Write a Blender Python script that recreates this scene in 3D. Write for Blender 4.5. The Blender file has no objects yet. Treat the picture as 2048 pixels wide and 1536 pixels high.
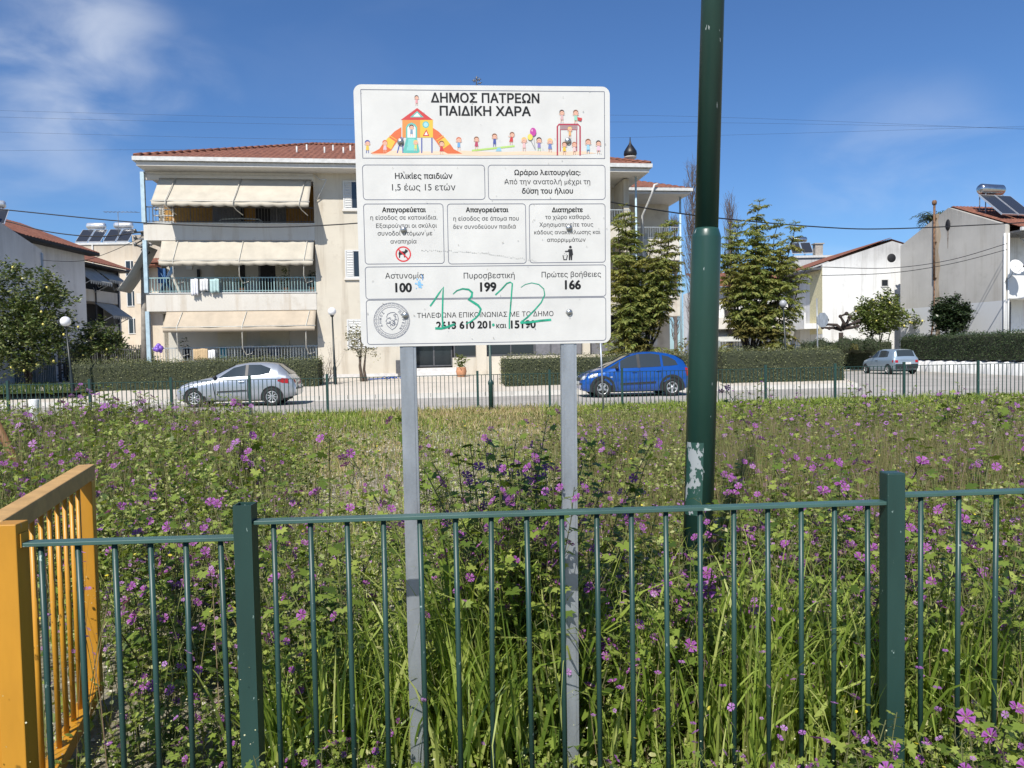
import bpy, bmesh, math, random
import numpy as np
from mathutils import Vector, Matrix, Euler
from mathutils.geometry import delaunay_2d_cdt
R = math.radians
random.seed(7); rng = np.random.default_rng(11)
scene = bpy.context.scene
col = scene.collection

# ------------------------------------------------------------------ camera
F, CX, CY, CH = 1500.0, 1024.0, 768.0, 1.55
cam_d = bpy.data.cameras.new('camera'); cam = bpy.data.objects.new('camera', cam_d); col.objects.link(cam)
cam_d.sensor_width = 36; cam_d.lens = 36 * F / 2048; cam_d.clip_start = 0.05; cam_d.clip_end = 6000
CM = Matrix.Rotation(R(90 - 2.3), 4, 'X') @ Matrix.Rotation(R(-1.06), 4, 'Z')
cam.matrix_world = Matrix.Translation((0, 0, CH)) @ CM
scene.camera = cam
CM3 = CM.to_3x3(); CO = Vector((0, 0, CH))
# ------------------------------------------------------------------ sun, sky, exposure
SUN_EL, SUN_AZ = 47, 19          # the sun stands behind the photographer, a little to the left
sun_d = bpy.data.lights.new('sun', 'SUN'); sun_d.energy = 5.0; sun_d.angle = R(0.53); sun_d.color = (1, .95, .87)
sun = bpy.data.objects.new('sun', sun_d); col.objects.link(sun); sun.location = (-10, -20, 30)
tosun = Vector((-math.sin(R(SUN_AZ)) * math.cos(R(SUN_EL)), -math.cos(R(SUN_AZ)) * math.cos(R(SUN_EL)), math.sin(R(SUN_EL))))
sun.rotation_euler = tosun.to_track_quat('Z', 'Y').to_euler()
scene.view_settings.view_transform = 'Standard'; scene.view_settings.look = 'None'
scene.view_settings.exposure = 0.26; scene.view_settings.gamma = 1
world = bpy.data.worlds.new('World'); scene.world = world; world.use_nodes = True
def build_world():
    nt = world.node_tree; n = nt.nodes; l = nt.links; n.clear()
    out = n.new('ShaderNodeOutputWorld'); bg = n.new('ShaderNodeBackground'); bg.inputs[1].default_value = 0.083
    sky = n.new('ShaderNodeTexSky'); sky.sky_type = 'NISHITA'; sky.sun_disc = False
    sky.sun_elevation = R(SUN_EL); sky.sun_rotation = R(180 + SUN_AZ); sky.altitude = 50
    sky.air_density = 1.0; sky.dust_density = 0.35; sky.ozone_density = 3.2
    tc = n.new('ShaderNodeTexCoord')
    def vmath(op, a, b=None):
        m = n.new('ShaderNodeVectorMath'); m.operation = op; l.new(a, m.inputs[0])
        if b is not None:
            if isinstance(b, (tuple, Vector)): m.inputs[1].default_value = b
            else: l.new(b, m.inputs[1])
        return m
    def mth(op, a, b=None, c=None):
        m = n.new('ShaderNodeMath'); m.operation = op
        for i, q in enumerate((a, b, c)):
            if q is None: continue
            if isinstance(q, (int, float)): m.inputs[i].default_value = q
            else: l.new(q, m.inputs[i])
        return m.outputs[0]
    def rng_(v, a, b, c=0, d=1):
        m = n.new('ShaderNodeMapRange'); m.interpolation_type = 'SMOOTHSTEP'; l.new(v, m.inputs[0])
        for i, q in enumerate((a, b, c, d)): m.inputs[i + 1].default_value = q
        return m.outputs[0]
    def blob(u, v, r0, r1):
        d = (CM3 @ Vector(((u - CX) / F, (CY - v) / F, -1))).normalized()
        dp = vmath('DOT_PRODUCT', tc.outputs['Generated'], d)
        return rng_(dp.outputs['Value'], math.cos(r1), math.cos(r0))
    mp = n.new('ShaderNodeMapping'); l.new(tc.outputs['Generated'], mp.inputs[0])
    mp.inputs['Rotation'].default_value = (0, R(-14), 0); mp.inputs['Scale'].default_value = (3.0, 3.0, 6.5)
    nz = n.new('ShaderNodeTexNoise'); nz.inputs['Scale'].default_value = 2.3; nz.inputs['Detail'].default_value = 8
    nz.inputs['Roughness'].default_value = .5; nz.inputs['Distortion'].default_value = .35; l.new(mp.outputs[0], nz.inputs[0])
    base = nz.outputs[0]
    cl = rng_(base, .33, .78)
    m1 = blob(100, 95, .01, .15); m2 = blob(30, 210, .02, .17); m5 = blob(370, 185, .0, .07)
    m3 = blob(1800, 380, .0, .15); m4 = blob(600, 60, .0, .35)
    a = mth('MULTIPLY', cl, mth('MAXIMUM', m1, mth('MAXIMUM', mth('MULTIPLY', m2, .6), mth('MULTIPLY', m5, .6))))
    b = mth('MULTIPLY', rng_(base, .35, .75), mth('MULTIPLY', mth('MAXIMUM', m3, mth('MULTIPLY', m4, .12)), .22))
    # a long thin streak low in the right of the sky
    tot = mth('MINIMUM', mth('ADD', mth('MULTIPLY', a, .56), b), .9)
    mix = n.new('ShaderNodeMix'); mix.data_type = 'RGBA'
    tint = n.new('ShaderNodeMix'); tint.data_type = 'RGBA'; tint.blend_type = 'MULTIPLY'; tint.inputs[0].default_value = 1
    l.new(sky.outputs[0], tint.inputs[6]); tint.inputs[7].default_value = (.66, .93, 1.26, 1)
    l.new(tot, mix.inputs[0]); l.new(tint.outputs[2], mix.inputs[6]); mix.inputs[7].default_value = (8.3, 8.9, 9.9, 1)
    l.new(mix.outputs[2], bg.inputs[0]); l.new(bg.outputs[0], out.inputs[0])
build_world()
scene.cycles.max_bounces = 6; scene.cycles.diffuse_bounces = 2; scene.cycles.glossy_bounces = 2
scene.cycles.transmission_bounces = 3; scene.cycles.transparent_max_bounces = 4; scene.cycles.caustics_reflective = False
scene.cycles.caustics_refractive = False; scene.cycles.sample_clamp_indirect = 6

# ------------------------------------------------------------------ helpers
def ray(u, v): return CM3 @ Vector(((u - CX) / F, (CY - v) / F, -1))
def P(u, v, d):
    r = ray(u, v); return CO + r * (d / r.y)
def Xat(u, d, v=760): return P(u, v, d).x
def Zat(u, v, d): return P(u, v, d).z
class Frame:
    """A facade: origin, turned about Z; loc() gives where a sight line meets the plane local y = off."""
    def __init__(s, x, y, ang): s.o = Vector((x, y, 0)); s.a = ang; s.ex = Vector((math.cos(ang), math.sin(ang), 0)); s.ey = Vector((-math.sin(ang), math.cos(ang), 0))
    def loc(s, u, v, off=0.0):
        r = ray(u, v); t = ((s.o - CO).dot(s.ey) + off) / r.dot(s.ey); p = CO + r * t
        return (p - s.o).dot(s.ex), p.z
    def w(s, x, y, z=0): return s.o + s.ex * x + s.ey * y + Vector((0, 0, z))
def tag(o, label=None, cat=None, group=None, kind=None):
    if label: o['label'] = label
    if cat: o['category'] = cat
    if group: o['group'] = group
    if kind: o['kind'] = kind
    return o
def empty(name, loc, rz=0, label=None, cat=None, group=None):
    o = bpy.data.objects.new(name, None); o.empty_display_size = .2; col.objects.link(o); o.location = loc; o.rotation_euler = (0, 0, rz)
    return tag(o, label, cat, group)
def dup(o, loc=None, rz=None, sc=None, label=None, group=None, parent=None):
    c = o.copy(); col.objects.link(c)
    if parent is not None: c.parent = parent
    if loc is not None: c.location = loc
    if rz is not None: c.rotation_euler = (c.rotation_euler[0], c.rotation_euler[1], rz)
    if sc is not None: c.scale = (sc, sc, sc) if isinstance(sc, (int, float)) else sc
    if label: c['label'] = label
    if group: c['group'] = group
    for ch in list(o.children): dup(ch, parent=c)
    return c
class MB:
    def __init__(s): s.v = []; s.f = []; s.m = []; s.sm = []; s.w = {}
    def face(s, pts, m=0, sm=False):
        if sm:      # neighbouring smooth faces share their corners
            ix = []
            for p in pts:
                k = (round(p[0], 5), round(p[1], 5), round(p[2], 5))
                if k not in s.w: s.w[k] = len(s.v); s.v.append(tuple(p))
                if s.w[k] not in ix: ix.append(s.w[k])
            if len(ix) < 3: return
            s.f.append(tuple(ix))
        else: i = len(s.v); s.v += [tuple(p) for p in pts]; s.f.append(tuple(range(i, i + len(pts))))
        s.m.append(m); s.sm.append(sm)
    def box(s, x0, x1, y0, y1, z0, z1, m=0, M=None):
        c = [(x0, y0, z0), (x1, y0, z0), (x1, y1, z0), (x0, y1, z0), (x0, y0, z1), (x1, y0, z1), (x1, y1, z1), (x0, y1, z1)]
        if M is not None: c = [tuple(M @ Vector(q)) for q in c]
        i = len(s.v); s.v += c
        for q in ((3, 2, 1, 0), (4, 5, 6, 7), (0, 1, 5, 4), (1, 2, 6, 5), (2, 3, 7, 6), (3, 0, 4, 7)):
            s.f.append(tuple(i + k for k in q)); s.m.append(m); s.sm.append(False)
        return s
    def prism(s, poly, y0, y1, m=0):
        """poly: (x,z) points counter-clockwise seen from -y; extruded from y0 to y1."""
        n = len(poly); i = len(s.v)
        s.v += [(x, y0, z) for x, z in poly] + [(x, y1, z) for x, z in poly]
        s.f.append(tuple(range(i, i + n))); s.f.append(tuple(range(i + 2 * n - 1, i + n - 1, -1))); s.m += [m, m]; s.sm += [False, False]
        for k in range(n):
            q = (k + 1) % n; s.f.append((i + q, i + k, i + n + k, i + n + q)); s.m.append(m); s.sm.append(False)
        return s
    def tube(s, pts, rad, n=8, m=0, cap=True):
        pts = [Vector(p) for p in pts]
        if isinstance(rad, (int, float)): rad = [rad] * len(pts)
        i0 = len(s.v); up = None
        for k, p in enumerate(pts):
            t = (pts[min(k + 1, len(pts) - 1)] - pts[max(k - 1, 0)])
            t = t.normalized() if t.length > 1e-9 else Vector((0, 0, 1))
            if up is None: up = Vector((1, 0, 0)) if abs(t.x) < .9 else Vector((0, 1, 0))
            a = (up - t * up.dot(t)).normalized(); b = t.cross(a); up = a
            for j in range(n):
                q = p + (a * math.cos(2 * math.pi * j / n) + b * math.sin(2 * math.pi * j / n)) * rad[k]; s.v.append(tuple(q))
        for k in range(len(pts) - 1):
            for j in range(n):
                a_ = i0 + k * n + j; b_ = i0 + k * n + (j + 1) % n
                s.f.append((a_, b_, b_ + n, a_ + n)); s.m.append(m); s.sm.append(True)
        if cap:
            s.f.append(tuple(range(i0 + n - 1, i0 - 1, -1))); s.m.append(m); s.sm.append(False)
            e = i0 + (len(pts) - 1) * n; s.f.append(tuple(range(e, e + n))); s.m.append(m); s.sm.append(False)
        return s
    def lathe(s, prof, c=(0, 0, 0), n=20, m=0, sx=1, sy=1):
        """prof: (radius, z)"""
        i0 = len(s.v)
        for r, z in prof:
            for j in range(n):
                s.v.append((c[0] + sx * r * math.cos(2 * math.pi * j / n), c[1] + sy * r * math.sin(2 * math.pi * j / n), c[2] + z))
        for k in range(len(prof) - 1):
            for j in range(n):
                a_ = i0 + k * n + j; b_ = i0 + k * n + (j + 1) % n
                s.f.append((a_, b_, b_ + n, a_ + n)); s.m.append(m); s.sm.append(True)
        return s
    def ball(s, c, r, m=0, n=14, sz=1):
        return s.lathe([(max(r * math.sin(t), 1e-4), -r * sz * math.cos(t)) for t in [math.pi * k / 9 for k in range(10)]], c, n, m)
    def build(s, name, mats, parent=None, loc=None, bevel=0, rot=None):
        me = bpy.data.meshes.new(name); me.from_pydata(s.v, [], s.f)
        for mt in (mats if isinstance(mats, (list, tuple)) else [mats]): me.materials.append(mt)
        me.polygons.foreach_set('material_index', s.m); me.polygons.foreach_set('use_smooth', s.sm); me.update()
        o = bpy.data.objects.new(name, me); col.objects.link(o)
        if parent is not None: o.parent = parent
        if loc is not None: o.location = loc
        if rot is not None: o.rotation_euler = rot
        if bevel:
            b = o.modifiers.new('bevel', 'BEVEL'); b.width = bevel; b.segments = 2; b.limit_method = 'ANGLE'; b.angle_limit = R(40)
        return o
class Leaves:
    """Many small faces baked into one mesh with a random value per piece."""
    def __init__(s): s.V = []; s.L = []; s.S = []; s.M = []; s.Rn = []; s.n = 0; s.sm = []
    def add(s, T, faces, fm, pos, rot, sc, smooth=False):
        T = np.asarray(T, float); pos = np.asarray(pos, float); n = len(pos)
        if n == 0: return
        sc = np.broadcast_to(np.asarray(sc, float), (n,)) if np.ndim(sc) < 2 else np.asarray(sc)
        S = T[None] * (sc[:, None, None] if sc.ndim == 1 else sc[:, None, :])
        V = np.einsum('nij,nkj->nki', rot, S) + pos[:, None, :]
        k = len(T); s.V.append(V.reshape(-1, 3)); base = s.n + np.arange(n) * k; s.n += n * k
        rn = rng.random(n)
        for f, m in zip(faces, fm):
            s.L.append((base[:, None] + np.asarray(f)[None]).ravel()); s.S.append(np.full(n, len(f))); s.M.append(np.full(n, m)); s.Rn.append(rn); s.sm.append(np.full(n, smooth))
    def raw(s, V, faces, m=0, smooth=False):
        V = np.asarray(V, float); s.V.append(V); b = s.n; s.n += len(V); r = random.random()
        for f in faces:
            s.L.append(np.asarray(f) + b); s.S.append(np.array([len(f)])); s.M.append(np.array([m])); s.Rn.append(np.array([r])); s.sm.append(np.array([smooth]))
    def stem(s, pts, rads, m=0, n=4):
        b = MB(); b.tube(pts, rads, n, cap=False); s.raw(b.v, b.f, m, True)
    def build(s, name, mats, parent=None, loc=None):
        V = np.concatenate(s.V); L = np.concatenate(s.L); S = np.concatenate(s.S)
        me = bpy.data.meshes.new(name); me.vertices.add(len(V)); me.vertices.foreach_set('co', V.astype(np.float32).ravel())
        me.loops.add(len(L)); me.loops.foreach_set('vertex_index', L.astype(np.int32))
        me.polygons.add(len(S)); st = np.concatenate([[0], np.cumsum(S)[:-1]]); me.polygons.foreach_set('loop_start', st.astype(np.int32))
        for mt in mats: me.materials.append(mt)
        me.polygons.foreach_set('material_index', np.concatenate(s.M).astype(np.int32))
        me.polygons.foreach_set('use_smooth', np.concatenate(s.sm).astype(bool))
        at = me.attributes.new('rnd', 'FLOAT', 'FACE'); at.data.foreach_set('value', np.concatenate(s.Rn).astype(np.float32))
        me.update(calc_edges=True)
        o = bpy.data.objects.new(name, me); col.objects.link(o)
        if parent is not None: o.parent = parent
        if loc is not None: o.location = loc
        return o
def rots(yaw, tilt, roll=None):
    """yaw about z after a tilt about x (and roll about y): (n,3,3)"""
    n = len(yaw); roll = np.zeros(n) if roll is None else roll
    cy, sy, ct, st, cr, sr = np.cos(yaw), np.sin(yaw), np.cos(tilt), np.sin(tilt), np.cos(roll), np.sin(roll)
    Z = np.zeros((n, 3, 3)); X = np.zeros((n, 3, 3)); Y = np.zeros((n, 3, 3))
    Z[:, 0, 0] = cy; Z[:, 0, 1] = -sy; Z[:, 1, 0] = sy; Z[:, 1, 1] = cy; Z[:, 2, 2] = 1
    X[:, 0, 0] = 1; X[:, 1, 1] = ct; X[:, 1, 2] = -st; X[:, 2, 1] = st; X[:, 2, 2] = ct
    Y[:, 0, 0] = cr; Y[:, 0, 2] = sr; Y[:, 2, 0] = -sr; Y[:, 2, 2] = cr; Y[:, 1, 1] = 1
    return Z @ X @ Y
def rrot(n, tmin=-.9, tmax=.9): return rots(rng.uniform(0, 6.283, n), rng.uniform(tmin, tmax, n), rng.uniform(-.6, .6, n))

# ------------------------------------------------------------------ materials
def nodes(name):
    m = bpy.data.materials.new(name); m.use_nodes = True; return m, m.node_tree.nodes, m.node_tree.links, m.node_tree.nodes['Principled BSDF']
def ramp(n, l, fac, stops):
    r = n.new('ShaderNodeValToRGB'); l.new(fac, r.inputs[0]); e = r.color_ramp.elements
    while len(e) < len(stops): e.new(.5)
    for q, (p, c) in zip(e, stops): q.position = p; q.color = (*c, 1)
    return r.outputs[0]
def noise(n, l, scale, detail=6, rough=.6, stretch=None, coord='Object'):
    tc = n.new('ShaderNodeTexCoord'); nz = n.new('ShaderNodeTexNoise'); nz.inputs['Scale'].default_value = scale; nz.inputs['Detail'].default_value = detail; nz.inputs['Roughness'].default_value = rough
    if stretch:
        mp = n.new('ShaderNodeMapping'); mp.inputs['Scale'].default_value = stretch; l.new(tc.outputs[coord], mp.inputs[0]); l.new(mp.outputs[0], nz.inputs[0])
    else: l.new(tc.outputs[coord], nz.inputs[0])
    return nz.outputs[0]
def mixc(n, l, fac, a, b, mode='MIX'):
    x = n.new('ShaderNodeMix'); x.data_type = 'RGBA'; x.blend_type = mode
    for i, q in ((0, fac), (6, a), (7, b)):
        if isinstance(q, (int, float)): x.inputs[i].default_value = q
        elif isinstance(q, tuple): x.inputs[i].default_value = (*q, 1)
        else: l.new(q, x.inputs[i])
    return x.outputs[2]
def bump(n, l, h, bs, strength, dist=.01):
    b = n.new('ShaderNodeBump'); b.inputs['Strength'].default_value = strength; b.inputs['Distance'].default_value = dist; l.new(h, b.inputs['Height']); l.new(b.outputs[0], bs.inputs['Normal'])
def M(name, c, rough=.6, metal=0, var=.12, scale=6, bmp=0, bscale=60, stretch=None, spec=.5, coat=0):
    m, n, l, bs = nodes(name); c = tuple(c)
    nz = noise(n, l, scale, stretch=stretch)
    lo = tuple(max(0, q * (1 - var * 1.6)) for q in c); hi = tuple(min(1, q * (1 + var)) for q in c)
    l.new(ramp(n, l, nz, [(.3, lo), (.7, hi)]), bs.inputs['Base Color'])
    bs.inputs['Roughness'].default_value = rough; bs.inputs['Metallic'].default_value = metal; bs.inputs['Specular IOR Level'].default_value = spec
    if coat: bs.inputs['Coat Weight'].default_value = coat; bs.inputs['Coat Roughness'].default_value = .04
    if bmp: bump(n, l, noise(n, l, bscale, 4), bs, bmp)
    return m
def Mwall(name, c, stain=(.30, .25, .19), amt=.45, top=None, patch=None):
    """Weathered plaster: broad blotches, vertical drip streaks, fine grain."""
    m, n, l, bs = nodes(name)
    base = ramp(n, l, noise(n, l, .55, 5), [(.3, tuple(q * .9 for q in c)), (.68, tuple(min(1, q * 1.05) for q in c))])
    streak = noise(n, l, 1.0, 7, .65, stretch=(2.2, 2.2, .16))
    f = n.new('ShaderNodeMapRange'); l.new(streak, f.inputs[0]); f.inputs[1].default_value = .52; f.inputs[2].default_value = .78; f.inputs[3].default_value = 0; f.inputs[4].default_value = amt
    colr = mixc(n, l, f.outputs[0], base, stain)
    blot = noise(n, l, .9, 8, .7)
    f2 = n.new('ShaderNodeMapRange'); l.new(blot, f2.inputs[0]); f2.inputs[1].default_value = .56; f2.inputs[2].default_value = .75; f2.inputs[3].default_value = 0; f2.inputs[4].default_value = amt * .6
    colr = mixc(n, l, f2.outputs[0], colr, tuple(q * .8 for q in stain))
    if top:   # dark run-off under the coping: (height, reach)
        tc = n.new('ShaderNodeTexCoord'); sx = n.new('ShaderNodeSeparateXYZ'); l.new(tc.outputs['Object'], sx.inputs[0])
        g = n.new('ShaderNodeMapRange'); l.new(sx.outputs[2], g.inputs[0]); g.inputs[1].default_value = top[0] - top[1]; g.inputs[2].default_value = top[0]; g.inputs[3].default_value = 0; g.inputs[4].default_value = .8
        mu = n.new('ShaderNodeMath'); mu.operation = 'MULTIPLY'; l.new(g.outputs[0], mu.inputs[0]); l.new(noise(n, l, 1.5, 6, .7, stretch=(2.5, 2.5, .25)), mu.inputs[1])
        colr = mixc(n, l, mu.outputs[0], colr, (.09, .085, .08))
    if patch:  # repainted lower band (height, colour)
        tc = n.new('ShaderNodeTexCoord'); sx = n.new('ShaderNodeSeparateXYZ'); l.new(tc.outputs['Object'], sx.inputs[0])
        g = n.new('ShaderNodeMath'); g.operation = 'LESS_THAN'; l.new(sx.outputs[2], g.inputs[0]); g.inputs[1].default_value = patch[0]
        g2 = n.new('ShaderNodeMath'); g2.operation = 'MULTIPLY'; l.new(g.outputs[0], g2.inputs[0]); g2.inputs[1].default_value = .75
        colr = mixc(n, l, g2.outputs[0], colr, patch[1])
    l.new(colr, bs.inputs['Base Color']); bs.inputs['Roughness'].default_value = .9; bs.inputs['Specular IOR Level'].default_value = .2
    bump(n, l, noise(n, l, 40, 5), bs, .25, .01)
    return m
def Mleaf(name, stops, trans=.35, rough=.5, patch=None):
    """Foliage: colour varies from piece to piece; thin, so light comes through."""
    m, n, l, bs = nodes(name); out = n['Material Output']
    at = n.new('ShaderNodeAttribute'); at.attribute_name = 'rnd'
    k = len(stops); c = ramp(n, l, at.outputs['Fac'], [(i / max(1, k - 1), s) for i, s in enumerate(stops)])
    if patch:
        nz = noise(n, l, patch[0], 4); fr = n.new('ShaderNodeMapRange'); l.new(nz, fr.inputs[0]); fr.inputs[1].default_value = patch[1]; fr.inputs[2].default_value = patch[2]
        c = mixc(n, l, fr.outputs[0], c, patch[3])
    l.new(c, bs.inputs['Base Color']); bs.inputs['Roughness'].default_value = rough; bs.inputs['Specular IOR Level'].default_value = .35
    if trans:
        tr = n.new('ShaderNodeBsdfTranslucent'); l.new(mixc(n, l, 1.0, c, (1.25, 1.2, .55), 'MULTIPLY'), tr.inputs[0])
        mx = n.new('ShaderNodeMixShader'); mx.inputs[0].default_value = trans; l.new(bs.outputs[0], mx.inputs[1]); l.new(tr.outputs[0], mx.inputs[2]); l.new(mx.outputs[0], out.inputs[0])
    return m
def Mglass(name, c=(.02, .025, .03), rough=.06):
    m, n, l, bs = nodes(name); bs.inputs['Base Color'].default_value = (*c, 1); bs.inputs['Roughness'].default_value = rough; bs.inputs['Specular IOR Level'].default_value = .7
    bump(n, l, noise(n, l, 1.5, 2), bs, .04, .02); return m
def Mchip(name, c, chip, thr=.7, rough=.4, scale=26, stretch=(1, 1, .5), metal=0):
    """Brushed gloss paint with scratches and chips through to what lies beneath."""
    m, n, l, bs = nodes(name)
    base = ramp(n, l, noise(n, l, 5, 5, stretch=(1, 1, .25)), [(.3, tuple(q * .8 for q in c)), (.7, tuple(q * 1.15 for q in c))])
    f = n.new('ShaderNodeMapRange'); l.new(noise(n, l, scale, 3, .6, stretch=stretch), f.inputs[0]); f.inputs[1].default_value = thr; f.inputs[2].default_value = thr + .02
    l.new(mixc(n, l, f.outputs[0], base, chip), bs.inputs['Base Color']); bs.inputs['Roughness'].default_value = rough; bs.inputs['Metallic'].default_value = metal
    bump(n, l, noise(n, l, 30, 4, stretch=(1, 1, .2)), bs, .15, .004); return m
def Mground(name, stops, scale, bscale=30, b=.6, rough=.95, stretch=None, fine=None):
    m, n, l, bs = nodes(name)
    c = ramp(n, l, noise(n, l, scale, 9, .65, stretch=stretch), stops)
    if fine: c = mixc(n, l, fine[0], c, ramp(n, l, noise(n, l, fine[1], 5, .7), [(.35, fine[2]), (.65, fine[3])]))
    l.new(c, bs.inputs['Base Color']); bs.inputs['Roughness'].default_value = rough; bs.inputs['Specular IOR Level'].default_value = .2
    bump(n, l, noise(n, l, bscale, 8, .7), bs, b, .03); return m
def Mtile(name):
    m, n, l, bs = nodes(name)
    c = ramp(n, l, noise(n, l, 3.5, 8, .75), [(.28, (.08, .04, .03)), (.5, (.21, .078, .047)), (.72, (.32, .145, .09))])
    tc = n.new('ShaderNodeTexCoord'); wv = n.new('ShaderNodeTexWave'); wv.bands_direction = 'Z'; wv.inputs['Scale'].default_value = 3.6; wv.inputs['Distortion'].default_value = .6
    l.new(tc.outputs['Object'], wv.inputs[0]); l.new(c, bs.inputs['Base Color']); bs.inputs['Roughness'].default_value = .85; bump(n, l, wv.outputs[0], bs, .8, .04); return m
MAT = dict(
    green=Mchip('green_paint', (.018, .054, .045), (.22, .30, .27), .70, .42, 48),
    green_rail=Mchip('green_rail_paint', (.05, .11, .092), (.34, .42, .38), .69, .42, 30, (.25, 1, 1)),
    pole=Mchip('pole_green', (.018, .058, .045), (.40, .45, .44), .70, .35, 34, (1, 1, .35)),
    yellow=Mchip('yellow_paint', (.53, .25, .022), (.28, .26, .24), .735, .42, 16),
    yellow_top=M('faded_top_rail', (.50, .30, .11), .75, var=.15, scale=14, stretch=(1, 1, 1), bmp=.15),
    galv=M('galvanised_steel', (.36, .39, .42), .45, .55, .18, 12, .06, 90, stretch=(1, 1, .3)),
    galv_dark=M('galvanised_band', (.05, .055, .07), .6, .2),
    bolt=M('bolt_steel', (.42, .43, .43), .35, .85, .25, 60),
    board=M('sign_board_white', (.63, .625, .595), .45, 0, .05, 9, .02, 60),
    black=M('print_black', (.012, .012, .013), .5, var=.02), navy=M('print_line', (.10, .11, .16), .5, var=.02),
    gramarker=M('marker_green', (.02, .36, .22), .5, var=.3, scale=40),
    white=M('white_paint', (.78, .78, .76), .55, var=.04), cream=M('cream_fabric', (.50, .455, .37), .85, var=.08, scale=2, bmp=.1, bscale=8),
    cream2=M('beige_fabric', (.46, .385, .29), .85, var=.08, scale=2, bmp=.1, bscale=8), greyfab=M('grey_fabric', (.42, .42, .39), .85, var=.1, scale=3),
    plaster=Mwall('cream_plaster', (.60, .55, .455), (.33, .27, .20), .8), plaster_w=Mwall('white_plaster', (.64, .61, .56), (.42, .36, .28), .3),
    band=Mwall('balcony_plaster', (.64, .605, .54), (.40, .31, .21), .7), shade_in=Mwall('inner_plaster', (.55, .53, .48), (.4, .36, .3), .3),
    arm=M('awning_arm_paint', (.55, .53, .47), .5), soffit=M('soffit_white', (.62, .60, .56), .8, var=.06), ochre=M('ochre_wall', (.42, .22, .05), .85, var=.15),
    house=Mwall('white_house_plaster', (.76, .76, .74), (.36, .34, .31), .75, top=(8.6, 1.6)), house_l=Mwall('left_house_plaster', (.80, .81, .81), (.30, .30, .29), .4, top=(8.0, 2.2)),
    grey=Mwall('grey_plaster', (.50, .48, .44), (.33, .30, .25), .6, top=(10.4, 2.4), patch=(4.15, (.62, .64, .66))), creamflat=Mwall('flat_plaster', (.62, .54, .43), (.45, .33, .22), .5, top=(11, 2)),
    yellowwall=M('pale_yellow_plaster', (.72, .66, .42), .85), tile=Mtile('clay_tile'), gutter=M('gutter_paint', (.58, .58, .56), .5), blue_pipe=M('pale_blue_pipe', (.42, .55, .62), .5),
    shutter=M('white_shutter', (.62, .62, .60), .55, var=.03), shutter_c=M('cream_shutter', (.55, .51, .40), .6, var=.05), glass=Mglass('window_glass'), dark=M('dark_interior', (.012, .012, .014), .7), frame_d=M('dark_aluminium', (.12, .12, .125), .45, .3),
    greypanel=M('grey_panel', (.17, .17, .185), .6), rail=M('balcony_rail_grey', (.40, .43, .43), .45, .3), rail_d=M('rail_dark', (.10, .10, .10), .5), teal=M('teal_rail', (.28, .42, .42), .5),
    marble=M('marble_step', (.62, .60, .57), .4, var=.12, scale=5), terracotta=M('terracotta', (.52, .25, .13), .8, var=.15), antenna=M('antenna_metal', (.2, .2, .2), .5, .6), chimney_k=M('chimney_black', (.012, .011, .012), .45),
    concrete=M('concrete_pole', (.36, .33, .29), .9, var=.2, scale=5, bmp=.2), wire=M('cable_black', (.01, .01, .012), .6), lamp_k=M('lamp_post_black', (.012, .018, .016), .4), globe=M('opal_globe', (.80, .80, .80), .25, var=.02), globe_g=M('smoked_globe', (.33, .34, .36), .25, var=.05),
    panel=Mglass('solar_glass', (.03, .033, .04), .18), tank=M('solar_tank', (.70, .71, .72), .3, .6, .1), steel=M('polished_tank', (.55, .55, .55), .18, .95, .1), bark=M('bark', (.10, .075, .055), .95, var=.35, scale=14, bmp=.8, bscale=40), bark_d=M('dark_bark', (.05, .036, .03), .95, var=.35, scale=14, bmp=.8, bscale=30), twig=M('bare_twig', (.17, .135, .12), .9, var=.2),
    wood=M('brown_wood', (.22, .10, .04), .7, var=.25, scale=10, stretch=(1, 1, .2)), tyre=M('tyre_rubber', (.014, .014, .015), .8), rim=M('alloy_rim', (.62, .62, .61), .35, .75, .05), rim_d=M('wheel_well', (.008, .008, .008), .8), plastic=M('black_plastic', (.02, .021, .023), .5), tail=M('tail_red', (.36, .015, .02), .2), headl=M('headlight_glass', (.55, .57, .58), .12), orange=M('indicator', (.7, .25, .03), .3),
    silver=M('silver_paint', (.42, .45, .49), .32, .55, .02, coat=.8), bluecar=M('blue_paint', (.009, .088, .38), .28, .35, .03, coat=1), palecar=M('pale_blue_paint', (.33, .42, .50), .32, .45, .02, coat=.7), carglass=Mglass('car_glass', (.035, .045, .05), .04), plate=M('plate_white', (.75, .75, .7), .5), fp=M('faded_wood_plank', (.2, .18, .15), .9))
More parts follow.
